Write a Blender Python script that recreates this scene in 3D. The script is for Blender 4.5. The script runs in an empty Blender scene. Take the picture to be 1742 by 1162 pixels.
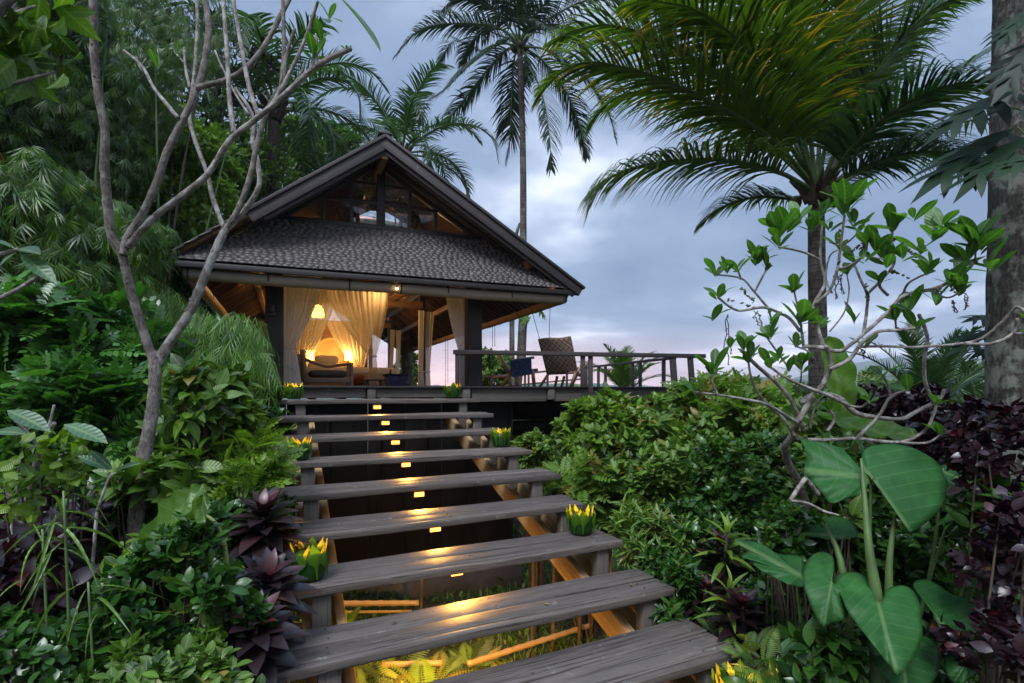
import bpy, math, random
import numpy as np
from mathutils import Vector, Matrix
R = math.radians
random.seed(7)
rng = np.random.default_rng(7)
scene = bpy.context.scene
col = scene.collection

# ---------------------------------------------------------------- camera
F, CX, HY = 900.0, 871.0, 665.0          # focal length, principal column and horizon row of the 1742 px wide photograph
EYE = 3.7
cam_d = bpy.data.cameras.new('camera'); cam = bpy.data.objects.new('camera', cam_d); col.objects.link(cam)
cam.location = (0, 0, EYE); cam.rotation_euler = (R(90), 0, 0)
cam_d.sensor_width = 36; cam_d.lens = 36 * F / 1742; cam_d.shift_y = (HY - 581) / 1742
cam_d.clip_start = 0.05; cam_d.clip_end = 9000
scene.camera = cam

def at(px, py, Y):
    """the point at depth Y that stands in the direction of photo pixel px, py"""
    return Vector(((px - CX) / F * Y, Y, EYE + (HY - py) / F * Y))

# ---------------------------------------------------------------- world, sun, exposure
SUN_EL, SUN_AZ = R(52), R(200)
world = bpy.data.worlds.new('World'); scene.world = world; world.use_nodes = True
wn, wl = world.node_tree.nodes, world.node_tree.links
wn.clear()
def wnode(t, **k):
    n = wn.new(t)
    for a, b in k.items(): setattr(n, a, b)
    return n
sky = wnode('ShaderNodeTexSky', sky_type='NISHITA', sun_disc=False, sun_elevation=SUN_EL, sun_rotation=SUN_AZ)
sky.air_density = 1.4; sky.dust_density = 2.0
tc = wnode('ShaderNodeTexCoord'); sep = wnode('ShaderNodeSeparateXYZ'); wl.new(tc.outputs['Generated'], sep.inputs[0])
# a cloud deck: project the view direction on a plane overhead
addz = wnode('ShaderNodeMath', operation='ADD'); wl.new(sep.outputs['Z'], addz.inputs[0]); addz.inputs[1].default_value = 0.16
mx = wnode('ShaderNodeMath', operation='MAXIMUM'); wl.new(addz.outputs[0], mx.inputs[0]); mx.inputs[1].default_value = 0.05
dx = wnode('ShaderNodeMath', operation='DIVIDE'); wl.new(sep.outputs['X'], dx.inputs[0]); wl.new(mx.outputs[0], dx.inputs[1])
dy = wnode('ShaderNodeMath', operation='DIVIDE'); wl.new(sep.outputs['Y'], dy.inputs[0]); wl.new(mx.outputs[0], dy.inputs[1])
cmb = wnode('ShaderNodeCombineXYZ'); wl.new(dx.outputs[0], cmb.inputs[0]); wl.new(dy.outputs[0], cmb.inputs[1])
n1 = wnode('ShaderNodeTexNoise'); n1.inputs['Scale'].default_value = 0.75; n1.inputs['Detail'].default_value = 5.5
n1.inputs['Roughness'].default_value = 0.5; n1.inputs['Distortion'].default_value = 0.25
wl.new(cmb.outputs[0], n1.inputs['Vector'])
n2 = wnode('ShaderNodeTexNoise'); n2.inputs['Scale'].default_value = 2.6; n2.inputs['Detail'].default_value = 4.5; wl.new(cmb.outputs[0], n2.inputs['Vector'])
nm = wnode('ShaderNodeMath', operation='MULTIPLY_ADD'); wl.new(n2.outputs['Fac'], nm.inputs[0]); nm.inputs[1].default_value = 0.23; wl.new(n1.outputs['Fac'], nm.inputs[2])
cr = wnode('ShaderNodeValToRGB'); wl.new(nm.outputs[0], cr.inputs[0])
e = cr.color_ramp.elements
e[0].position = 0.48; e[0].color = (0.135, 0.195, 0.310, 1)
e[1].position = 0.77; e[1].color = (0.74, 0.78, 0.88, 1)
x = e.new(0.61); x.color = (0.205, 0.270, 0.395, 1)
x = e.new(0.68); x.color = (0.35, 0.415, 0.55, 1)
# warm band low over the horizon
hr = wnode('ShaderNodeValToRGB'); wl.new(sep.outputs['Z'], hr.inputs[0])
e = hr.color_ramp.elements
e[0].position = 0.0; e[0].color = (0.85, 0.85, 0.85, 1); e[1].position = 0.12; e[1].color = (0, 0, 0, 1)
x = e.new(0.035); x.color = (0.62, 0.62, 0.62, 1)
# the glow is where the sun went down, to the left of the view
azr = wnode('ShaderNodeMapRange'); wl.new(sep.outputs['X'], azr.inputs['Value'])
azr.inputs['From Min'].default_value = 0.55; azr.inputs['From Max'].default_value = 0.0
hm = wnode('ShaderNodeMath', operation='MULTIPLY'); wl.new(hr.outputs[0], hm.inputs[0]); wl.new(azr.outputs[0], hm.inputs[1])
mixh = wnode('ShaderNodeMixRGB'); wl.new(hm.outputs[0], mixh.inputs[0]); wl.new(cr.outputs[0], mixh.inputs[1]); mixh.inputs[2].default_value = (1.25, 0.70, 0.58, 1)
# the overcast is brighter overhead than low down
zr = wnode('ShaderNodeMapRange', interpolation_type='SMOOTHSTEP'); wl.new(sep.outputs['Z'], zr.inputs['Value'])
zr.inputs['From Min'].default_value = 0.62; zr.inputs['From Max'].default_value = 1.0; zr.inputs['To Min'].default_value = 1.14; zr.inputs['To Max'].default_value = 4.2
mul = wnode('ShaderNodeVectorMath', operation='SCALE'); wl.new(mixh.outputs[0], mul.inputs[0]); wl.new(zr.outputs[0], mul.inputs['Scale'])
sks = wnode('ShaderNodeVectorMath', operation='SCALE'); wl.new(sky.outputs[0], sks.inputs[0]); sks.inputs['Scale'].default_value = 0.010
addc = wnode('ShaderNodeVectorMath', operation='ADD'); wl.new(mul.outputs[0], addc.inputs[0]); wl.new(sks.outputs[0], addc.inputs[1])
bg = wnode('ShaderNodeBackground'); wl.new(addc.outputs[0], bg.inputs[0]); bg.inputs[1].default_value = 1.0
wo = wnode('ShaderNodeOutputWorld'); wl.new(bg.outputs[0], wo.inputs[0])

sun_d = bpy.data.lights.new('sun', 'SUN'); sun = bpy.data.objects.new('sun', sun_d); col.objects.link(sun)
sun_d.energy = 2.5; sun_d.angle = R(22); sun_d.color = (0.93, 0.96, 1.0)
sun.rotation_euler = (R(90) - SUN_EL, 0, R(180) - SUN_AZ)
scene.view_settings.view_transform = 'Standard'; scene.view_settings.look = 'None'
scene.view_settings.exposure = 0.46; scene.view_settings.gamma = 1.0
scene.render.engine = 'CYCLES'
cy = scene.cycles
cy.max_bounces = 8; cy.diffuse_bounces = 4; cy.glossy_bounces = 3; cy.transmission_bounces = 5; cy.transparent_max_bounces = 12
cy.volume_bounces = 0; cy.caustics_reflective = False; cy.caustics_refractive = False
cy.sample_clamp_indirect = 4.0; cy.use_denoising = True

# ---------------------------------------------------------------- mesh helper
class MB:
    """collects vertices and faces; build() links them as ONE mesh object"""
    def __init__(s): s.V = []; s.Q = []; s.T = []; s.A = []; s.L = []; s.n = 0
    def add(s, v, quads=None, tris=None, var=0.5, lc=None):
        v = np.asarray(v, dtype=np.float32).reshape(-1, 3); k = len(v)
        if quads is not None and len(quads): s.Q.append(np.asarray(quads, dtype=np.int64).reshape(-1, 4) + s.n)
        if tris is not None and len(tris): s.T.append(np.asarray(tris, dtype=np.int64).reshape(-1, 3) + s.n)
        s.V.append(v)
        s.A.append(np.broadcast_to(np.asarray(var, dtype=np.float32), (k,)))
        s.L.append(v if lc is None else np.asarray(lc, dtype=np.float32).reshape(-1, 3))
        s.n += k
    def build(s, name, mat, parent=None, smooth=False, bevel=0.0, loc=None):
        me = bpy.data.meshes.new(name)
        V = np.concatenate(s.V) if s.V else np.zeros((0, 3), np.float32)
        if loc is not None: V = V - np.asarray(loc, dtype=np.float32)
        Q = np.concatenate(s.Q) if s.Q else np.zeros((0, 4), np.int64)
        T = np.concatenate(s.T) if s.T else np.zeros((0, 3), np.int64)
        me.vertices.add(len(V)); me.vertices.foreach_set('co', V.ravel())
        loops = np.concatenate([Q.ravel(), T.ravel()]).astype(np.int32)
        me.loops.add(len(loops)); me.loops.foreach_set('vertex_index', loops)
        tot = np.concatenate([np.full(len(Q), 4), np.full(len(T), 3)]).astype(np.int32)
        st = np.concatenate([[0], np.cumsum(tot)[:-1]]).astype(np.int32) if len(tot) else tot
        me.polygons.add(len(tot)); me.polygons.foreach_set('loop_start', st); me.polygons.foreach_set('loop_total', tot)
        if smooth: me.polygons.foreach_set('use_smooth', np.ones(len(tot), dtype=bool))
        a = me.attributes.new('var', 'FLOAT', 'POINT'); a.data.foreach_set('value', np.concatenate(s.A).astype(np.float32))
        b = me.attributes.new('lc', 'FLOAT_VECTOR', 'POINT'); b.data.foreach_set('vector', np.concatenate(s.L).astype(np.float32).ravel())
        me.update(calc_edges=True); me.validate()
        me.materials.append(mat)
        o = bpy.data.objects.new(name, me); col.objects.link(o)
        if loc is not None: o.location = loc
        if parent is not None:
            o.parent = parent
            if loc is None: o.matrix_parent_inverse = Matrix.Translation(parent.location).inverted()
        if bevel:
            m = o.modifiers.new('bevel', 'BEVEL'); m.width = bevel; m.segments = 2; m.limit_method = 'ANGLE'
        return o

def tag(o, label=None, cat=None, group=None, kind=None):
    if label: o['label'] = label
    if cat: o['category'] = cat
    if group: o['group'] = group
    if kind: o['kind'] = kind
    return o
def empty(name, loc, label, cat, group=None):
    o = bpy.data.objects.new(name, None); col.objects.link(o); o.location = loc; o.empty_display_size = 0.1
    return tag(o, label, cat, group)

BQ = [(0, 3, 2, 1), (4, 5, 6, 7), (0, 1, 5, 4), (1, 2, 6, 5), (2, 3, 7, 6), (3, 0, 4, 7)]
def vec(a): return np.array([float(a[0]), float(a[1]), float(a[2])])
def pbox(mb, o, ex, ey, ez, var=None):
    """parallelepiped from corner o with edge vectors; grain runs along the longest edge"""
    o, ex, ey, ez = vec(o), vec(ex), vec(ey), vec(ez)
    if np.dot(np.cross(ex, ey), ez) < 0: ex, ey = ey, ex
    c = [o, o + ex, o + ex + ey, o + ey]
    v = np.array(c + [p + ez for p in c])
    ls = [np.linalg.norm(ex), np.linalg.norm(ey), np.linalg.norm(ez)]
    uv = np.array([(0, 0, 0), (1, 0, 0), (1, 1, 0), (0, 1, 0), (0, 0, 1), (1, 0, 1), (1, 1, 1), (0, 1, 1)]) * ls
    k = int(np.argmax(ls)); order = [k] + [i for i in range(3) if i != k]
    lc = uv[:, order] + np.array([random.uniform(0, 50), random.uniform(0, 50), random.uniform(0, 50)])
    mb.add(v, quads=BQ, var=random.random() if var is None else var, lc=lc)
def beam(mb, p, q, w, h, up=(0, 0, 1), var=None):
    """a straight timber from p to q (centre line), w wide and h deep along up"""
    p, q = vec(p), vec(q); d = q - p; d /= np.linalg.norm(d)
    s = np.cross(d, vec(up)); s /= np.linalg.norm(s); u = np.cross(s, d)
    pbox(mb, p - s * w / 2 - u * h / 2, q - p, s * w, u * h, var)
def smooth_path(pts, rad, sub=4):
    P = np.array([vec(p) for p in pts]); Rr = np.array(rad, dtype=float)
    if len(P) < 3 or sub <= 1: return P, Rr
    out, ro = [], []
    for i in range(len(P) - 1):
        p0 = P[max(i - 1, 0)]; p1 = P[i]; p2 = P[i + 1]; p3 = P[min(i + 2, len(P) - 1)]
        for k in range(sub):
            t = k / sub
            out.append(0.5 * ((2 * p1) + (-p0 + p2) * t + (2 * p0 - 5 * p1 + 4 * p2 - p3) * t * t + (-p0 + 3 * p1 - 3 * p2 + p3) * t ** 3))
            ro.append(Rr[i] * (1 - t) + Rr[i + 1] * t)
    out.append(P[-1]); ro.append(Rr[-1])
    return np.array(out), np.array(ro)
def tube(mb, pts, rad, n=8, sub=4, rough=0.0, var=0.5, cap=True, round_end=False):
    if np.isscalar(rad): rad = [rad] * len(pts)
    P, Rr = smooth_path(pts, rad, sub)
    m = len(P)
    if round_end:
        d = P[-1] - P[-2]; d /= np.linalg.norm(d)
        P = np.vstack([P, P[-1] + d * Rr[-1] * 0.6]); Rr = np.append(Rr, Rr[-1] * 0.6); m += 1
    T = np.gradient(P, axis=0); T /= np.linalg.norm(T, axis=1)[:, None] + 1e-9
    u = np.cross(T[0], (0, 0, 1)); 
    if np.linalg.norm(u) < 0.1: u = np.cross(T[0], (1, 0, 0))
    u /= np.linalg.norm(u)
    V = np.zeros((m, n, 3)); L = np.zeros((m, n, 3)); s = random.uniform(0, 50)
    ang = np.arange(n) / n * 2 * math.pi
    for i in range(m):
        if i: s += np.linalg.norm(P[i] - P[i - 1])
        u = u - T[i] * np.dot(u, T[i]); u /= np.linalg.norm(u); w = np.cross(T[i], u)
        r = Rr[i] * (1 + rough * rng.normal(size=n))
        V[i] = P[i] + (np.cos(ang) * r)[:, None] * u + (np.sin(ang) * r)[:, None] * w
        L[i, :, 0] = s; L[i, :, 1] = np.cos(ang) * Rr[0]; L[i, :, 2] = np.sin(ang) * Rr[0]
    q = []
    for i in range(m - 1):
        for j in range(n):
            k = (j + 1) % n
            q.append((i * n + j, i * n + k, (i + 1) * n + k, (i + 1) * n + j))
    V = V.reshape(-1, 3); L = L.reshape(-1, 3); t = []
    if cap:
        V = np.vstack([V, P[0], P[-1]]); L = np.vstack([L, L[0], L[-1]]); a = m * n
        for j in range(n):
            k = (j + 1) % n
            t.append((a, k, j)); t.append((a + 1, (m - 1) * n + j, (m - 1) * n + k))
    mb.add(V, quads=q, tris=t, var=var, lc=L)
def lathe(mb, c, prof, n=20, var=0.5, axis=None):
    """surface of revolution about a vertical axis through c; prof = [(r, z)]"""
    c = vec(c); V = []
    for r, z in prof:
        for j in range(n):
            a = 2 * math.pi * j / n; V.append(c + np.array([r * math.cos(a), r * math.sin(a), z]))
    q = [(i * n + j, i * n + (j + 1) % n, (i + 1) * n + (j + 1) % n, (i + 1) * n + j) for i in range(len(prof) - 1) for j in range(n)]
    mb.add(V, quads=q, var=var)

# ---------------------------------------------------------------- materials
def newmat(name):
    m = bpy.data.materials.new(name); m.use_nodes = True
    nt = m.node_tree; nt.nodes.clear()
    out = nt.nodes.new('ShaderNodeOutputMaterial'); p = nt.nodes.new('ShaderNodeBsdfPrincipled')
    nt.links.new(p.outputs[0], out.inputs[0])
    return m, nt, p, out
def attr(nt, name):
    a = nt.nodes.new('ShaderNodeAttribute'); a.attribute_name = name; return a
def ramp(nt, fac, stops):
    r = nt.nodes.new('ShaderNodeValToRGB'); nt.links.new(fac, r.inputs[0])
    el = r.color_ramp.elements
    el[0].position = stops[0][0]; el[0].color = (*stops[0][1], 1); el[1].position = stops[-1][0]; el[1].color = (*stops[-1][1], 1)
    for p, c in stops[1:-1]:
        x = el.new(p); x.color = (*c, 1)
    return r.outputs[0]
def math_(nt, op, a, b=None, c=None):
    m = nt.nodes.new('ShaderNodeMath'); m.operation = op
    for i, v in enumerate((a, b, c)):
        if v is None: continue
        if isinstance(v, (int, float)): m.inputs[i].default_value = v
        else: nt.links.new(v, m.inputs[i])
    return m.outputs[0]
def noise(nt, vec_, scale, detail=4, rough=0.55, sc3=None):
    n = nt.nodes.new('ShaderNodeTexNoise'); n.inputs['Scale'].default_value = scale; n.inputs['Detail'].default_value = detail; n.inputs['Roughness'].default_value = rough
    if sc3 is not None:
        mp = nt.nodes.new('ShaderNodeMapping'); mp.inputs['Scale'].default_value = sc3; nt.links.new(vec_, mp.inputs[0]); vec_ = mp.outputs[0]
    nt.links.new(vec_, n.inputs['Vector'])
    return n.outputs['Fac']
def mixc(nt, fac, a, b, mode='MIX'):
    m = nt.nodes.new('ShaderNodeMixRGB'); m.blend_type = mode
    for i, v in enumerate((fac, a, b)):
        if isinstance(v, (int, float)): m.inputs[i].default_value = v
        elif isinstance(v, tuple): m.inputs[i].default_value = (*v, 1)
        else: nt.links.new(v, m.inputs[i])
    return m.outputs[0]
def bump(nt, p, h, strength=0.4, dist=0.01):
    b = nt.nodes.new('ShaderNodeBump'); b.inputs['Strength'].default_value = strength; b.inputs['Distance'].default_value = dist
    nt.links.new(h, b.inputs['Height']); nt.links.new(b.outputs[0], p.inputs['Normal'])
def set_(nt, sock, v):
    if isinstance(v, (int, float)): sock.default_value = v
    elif isinstance(v, tuple): sock.default_value = (*v, 1)
    else: nt.links.new(v, sock)

def wood(name, c1, c2, c3=None, vamp=1.0, rough=0.6, crack=0.0, grain=1.0, lichen=0.0, bmp=0.5):
    m, nt, p, out = newmat(name)
    lc = attr(nt, 'lc').outputs['Vector']; va = attr(nt, 'var').outputs['Fac']
    g = noise(nt, lc, 1.0, 6, 0.6, (0.9 * grain, 40 * grain, 40 * grain))
    big = noise(nt, lc, 1.0, 3, 0.5, (0.7, 3.0, 3.0))
    fine = noise(nt, lc, 1.0, 2, 0.5, (6 * grain, 150 * grain, 150 * grain))
    s = math_(nt, 'ADD', math_(nt, 'MULTIPLY', g, 0.55), math_(nt, 'MULTIPLY', fine, 0.45))
    s2 = math_(nt, 'ADD', math_(nt, 'MULTIPLY', s, 0.7), math_(nt, 'MULTIPLY', big, 0.3))
    c = ramp(nt, s2, [(0.36, c1), (0.50, tuple((a + b) / 2 for a, b in zip(c1, c2))), (0.64, c2)])
    c = mixc(nt, 0.5, c, mixc(nt, 1.0, c, ramp(nt, va, [(0.0, (1 - .28 * vamp,) * 3), (1.0, (1 + .3 * vamp,) * 3)]), 'MULTIPLY'))
    if c3: c = mixc(nt, ramp(nt, big, [(0.52, (0, 0, 0)), (0.66, (0.8, 0.8, 0.8))]), c, c3)
    if lichen:
        l = noise(nt, lc, 9.0, 5, 0.7); c = mixc(nt, ramp(nt, l, [(0.66 - lichen * .1, (0, 0, 0)), (0.72, (0.55, 0.55, 0.55))]), c, (0.30, 0.31, 0.28))
    h = s
    if crack:
        k = noise(nt, lc, 1.0, 3, 0.5, (1.3, 85, 85)); kr = ramp(nt, k, [(0.29 + 0.06 * crack, (0, 0, 0)), (0.36 + 0.06 * crack, (1, 1, 1))])
        c = mixc(nt, kr, mixc(nt, 1.0, c, (0.25, 0.23, 0.22), 'MULTIPLY'), c); h = math_(nt, 'ADD', s, math_(nt, 'MULTIPLY', kr, 1.2))
    set_(nt, p.inputs['Base Color'], c)
    set_(nt, p.inputs['Roughness'], math_(nt, 'ADD', math_(nt, 'MULTIPLY', s, 0.35), rough - 0.17))
    bump(nt, p, h, bmp, 0.004)
    return m
def plain(name, c, rough=0.6, metal=0.0, var=0.15, scale=8.0, bmp=0.0, emit=None, es=0.0):
    m, nt, p, out = newmat(name)
    lc = attr(nt, 'lc').outputs['Vector']; n = noise(nt, lc, scale, 4)
    lo = tuple(x * (1 - var) for x in c); hi = tuple(min(1, x * (1 + var)) for x in c)
    set_(nt, p.inputs['Base Color'], ramp(nt, n, [(0.3, lo), (0.7, hi)]))
    p.inputs['Roughness'].default_value = rough; p.inputs['Metallic'].default_value = metal
    if bmp: bump(nt, p, n, bmp, 0.01)
    if emit: set_(nt, p.inputs['Emission Color'], emit); p.inputs['Emission Strength'].default_value = es
    return m
def leafmat(name, c1, c2, trans=0.30, rough=0.38, tcol=None, kind=None, c3=None, c3at=0.9, spec=0.5):
    """c1..c2 by each leaf's own var; kind 'vein'/'big' draws veins from the leaf's own coordinates"""
    m, nt, p, out = newmat(name)
    va = attr(nt, 'var').outputs['Fac']
    st = [(0.0, c1), (0.85, c2)]
    if c3: st = [(0.0, c1), (c3at - .06, c2), (c3at, c3)]
    c = ramp(nt, va, st)
    geo = nt.nodes.new('ShaderNodeNewGeometry')
    n = noise(nt, geo.outputs['Position'], 3.0, 3); c = mixc(nt, 1.0, c, ramp(nt, n, [(0.3, (0.72, 0.78, 0.72)), (0.7, (1.2, 1.15, 1.1))]), 'MULTIPLY')
    if kind:
        lc = attr(nt, 'lc').outputs['Vector']; sp = nt.nodes.new('ShaderNodeSeparateXYZ'); nt.links.new(lc, sp.inputs[0])
        ax = math_(nt, 'ABSOLUTE', sp.outputs[0])
        nv, wv, k = (7.0, 0.10, 0.55) if kind == 'big' else (9.0, 0.16, 0.8)
        t = math_(nt, 'FRACT', math_(nt, 'MULTIPLY', math_(nt, 'SUBTRACT', sp.outputs[1], math_(nt, 'MULTIPLY', ax, k)), nv))
        tri = math_(nt, 'ABSOLUTE', math_(nt, 'SUBTRACT', t, 0.5))
        lat = ramp(nt, tri, [(0.5 - wv, (0, 0, 0)), (0.5, (1, 1, 1))]) if kind != 'big' else ramp(nt, tri, [(0.44, (0, 0, 0)), (0.5, (1, 1, 1))])
        mid = ramp(nt, ax, [(0.012, (1, 1, 1)), (0.035, (0, 0, 0))])
        vv = math_(nt, 'MAXIMUM', math_(nt, 'MULTIPLY', lat, 0.55), mid)
        c = mixc(nt, math_(nt, 'MULTIPLY', vv, 0.36 if kind == 'big' else .5), c, mixc(nt, 0.55, c, (0.36, 0.48, 0.20)))
        bump(nt, p, tri, 0.5, 0.006)
        n5 = noise(nt, geo.outputs['Position'], 14.0, 4); c = mixc(nt, 1.0, c, ramp(nt, n5, [(0.3, (0.8, 0.84, 0.8)), (0.7, (1.15, 1.12, 1.1))]), 'MULTIPLY')
    set_(nt, p.inputs['Base Color'], c); p.inputs['Roughness'].default_value = rough; p.inputs['Specular IOR Level'].default_value = spec
    if trans:
        tr = nt.nodes.new('ShaderNodeBsdfTranslucent'); mixs = nt.nodes.new('ShaderNodeMixShader'); mixs.inputs[0].default_value = trans
        set_(nt, tr.inputs[0], mixc(nt, 1.0, c, tcol or (1.5, 1.7, 0.7), 'MULTIPLY'))
        nt.links.new(p.outputs[0], mixs.inputs[1]); nt.links.new(tr.outputs[0], mixs.inputs[2]); nt.links.new(mixs.outputs[0], out.inputs[0])
    return m
def bark(name, c1, c2, c3, scale=1.0, ring=0.0, bmp=0.6):
    m, nt, p, out = newmat(name)
    lc = attr(nt, 'lc').outputs['Vector']
    a = noise(nt, lc, 1.0, 5, 0.65, (9 * scale, 24 * scale, 24 * scale)); b = noise(nt, lc, 3.2 * scale, 5, 0.62)
    c = ramp(nt, a, [(0.35, c1), (0.62, c2)])
    c = mixc(nt, ramp(nt, b, [(0.48, (0, 0, 0)), (0.58, (0.85, 0.85, 0.85))]), c, c3)
    h = a
    if ring:
        sp = nt.nodes.new('ShaderNodeSeparateXYZ'); nt.links.new(lc, sp.inputs[0])
        w = math_(nt, 'FRACT', math_(nt, 'MULTIPLY', math_(nt, 'ADD', sp.outputs[0], math_(nt, 'MULTIPLY', b, 0.06)), ring))
        rr = ramp(nt, w, [(0.0, (0.35, 0.35, 0.35)), (0.12, (1, 1, 1)), (1.0, (0.85, 0.85, 0.85))])
        c = mixc(nt, 1.0, c, rr, 'MULTIPLY'); h = math_(nt, 'ADD', a, rr)
    set_(nt, p.inputs['Base Color'], c); p.inputs['Roughness'].default_value = 0.85; p.inputs['Specular IOR Level'].default_value = 0.25
    bump(nt, p, h, bmp, 0.012)
    return m
def emis(name, c, s):
    m = bpy.data.materials.new(name); m.use_nodes = True; nt = m.node_tree; nt.nodes.clear()
    o = nt.nodes.new('ShaderNodeOutputMaterial'); e_ = nt.nodes.new('ShaderNodeEmission'); e_.inputs[0].default_value = (*c, 1); e_.inputs[1].default_value = s
    nt.links.new(e_.outputs[0], o.inputs[0]); return m
def cloth(name, c, trans=0.4, clear=0.0, weave=0.0):
    m, nt, p, out = newmat(name)
    lc = attr(nt, 'lc').outputs['Vector']; n = noise(nt, lc, 5.0, 4, 0.6)
    cc = ramp(nt, n, [(0.3, tuple(x * .88 for x in c)), (0.7, c)])
    set_(nt, p.inputs['Base Color'], cc); p.inputs['Roughness'].default_value = 0.9; p.inputs['Specular IOR Level'].default_value = 0.1
    tr = nt.nodes.new('ShaderNodeBsdfTranslucent'); set_(nt, tr.inputs[0], cc)
    mx_ = nt.nodes.new('ShaderNodeMixShader'); mx_.inputs[0].default_value = trans
    nt.links.new(p.outputs[0], mx_.inputs[1]); nt.links.new(tr.outputs[0], mx_.inputs[2]); last = mx_
    if clear:
        tp = nt.nodes.new('ShaderNodeBsdfTransparent'); m2 = nt.nodes.new('ShaderNodeMixShader')
        lw = nt.nodes.new('ShaderNodeLayerWeight'); lw.inputs[0].default_value = 0.35   # thin net hides more when seen edge on
        f = math_(nt, 'MULTIPLY', math_(nt, 'SUBTRACT', 1.0, lw.outputs['Facing']), clear * 1.25)
        nt.links.new(f, m2.inputs[0]); nt.links.new(mx_.outputs[0], m2.inputs[1]); nt.links.new(tp.outputs[0], m2.inputs[2]); last = m2
    nt.links.new(last.outputs[0], out.inputs[0])
    return m
def lamp(name, kind, loc, power, color, parent=None, size=0.05, rot=None, spot=None):
    d = bpy.data.lights.new(name, kind); d.energy = power; d.color = color
    if kind in ('POINT', 'SPOT'): d.shadow_soft_size = size
    if kind == 'AREA': d.size = size
    if spot: d.spot_size = R(spot); d.spot_blend = 0.8
    o = bpy.data.objects.new(name, d); col.objects.link(o)
    if parent is not None: o.parent = parent; o.location = vec(loc) - vec(parent.location)
    else: o.location = vec(loc)
    if rot: o.rotation_euler = rot
    return o
# ================================================================ materials
M = {}
M['tread'] = wood('weathered_tread', (0.036, 0.028, 0.024), (0.158, 0.131, 0.112), (0.085, 0.072, 0.064), vamp=1.5, rough=0.66, crack=0.7, lichen=0.4, bmp=0.9)
M['post_wood'] = wood('weathered_post', (0.055, 0.048, 0.042), (0.15, 0.132, 0.115), rough=0.7, crack=0.2, lichen=0.5)
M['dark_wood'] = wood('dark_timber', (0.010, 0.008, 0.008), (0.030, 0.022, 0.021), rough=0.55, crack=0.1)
M['barge'] = wood('barge_timber', (0.020, 0.017, 0.018), (0.060, 0.050, 0.052), rough=0.6, crack=0.3, lichen=0.1)
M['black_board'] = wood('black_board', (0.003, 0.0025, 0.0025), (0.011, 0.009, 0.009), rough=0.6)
M['warm_wood'] = wood('ceiling_timber', (0.10, 0.052, 0.026), (0.30, 0.165, 0.080), rough=0.55, grain=0.8)
M['string_wood'] = wood('stringer_timber', (0.24, 0.15, 0.07), (0.50, 0.33, 0.16), rough=0.7, crack=0.2)
M['teak'] = wood('teak_furniture', (0.20, 0.125, 0.075), (0.42, 0.28, 0.18), rough=0.5)
M['shingle'] = wood('wooden_shingle', (0.044, 0.038, 0.036), (0.130, 0.115, 0.111), vamp=1.25, rough=0.45, grain=1.2, lichen=0.3, bmp=0.5)
M['shade_cloth'] = cloth('blind_canvas', (0.33, 0.29, 0.23), trans=0.1)
M['tan_cloth'] = cloth('side_blind_canvas', (0.36, 0.25, 0.17), trans=0.25)
M['curtain'] = cloth('white_cotton', (0.88, 0.87, 0.85), trans=0.22, clear=0.10)
M['net'] = cloth('mosquito_net', (0.82, 0.76, 0.66), trans=0.5, clear=0.40)
M['cord'] = plain('dark_cord', (0.03, 0.03, 0.03), 0.8)
M['bamboo'] = wood('dry_bamboo', (0.26, 0.17, 0.08), (0.46, 0.33, 0.17), rough=0.45)
M['slats'] = wood('bamboo_slats', (0.045, 0.024, 0.013), (0.20, 0.11, 0.055), rough=0.45)

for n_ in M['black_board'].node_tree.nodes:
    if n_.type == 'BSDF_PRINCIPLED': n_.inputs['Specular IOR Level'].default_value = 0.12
# ================================================================ frames of reference
RHO = 0.6
P0 = np.array([-0.812, 9.0])                         # right end of the stairs at the deck edge
DECK = EYE + 0.08
BH = np.array([0.933, 0.360]); AH = np.array([-0.389, 0.921])
def H(u, v, z):
    p = P0 + BH * u + AH * v
    return np.array([p[0], p[1], z])
def uh(px, v):
    """u of the point of the hut frame at depth row v that lies in the direction of column px"""
    k = (px - CX) / F; b = P0 + AH * v
    return (k * b[1] - b[0]) / (BH[0] - k * BH[1])
def zh(py, u, v):
    return EYE + (HY - py) / F * (P0[1] + BH[1] * u + AH[1] * v)
def hv(du, dv, dz=0.0):
    return np.array([*(BH * du + AH * dv), dz])

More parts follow.
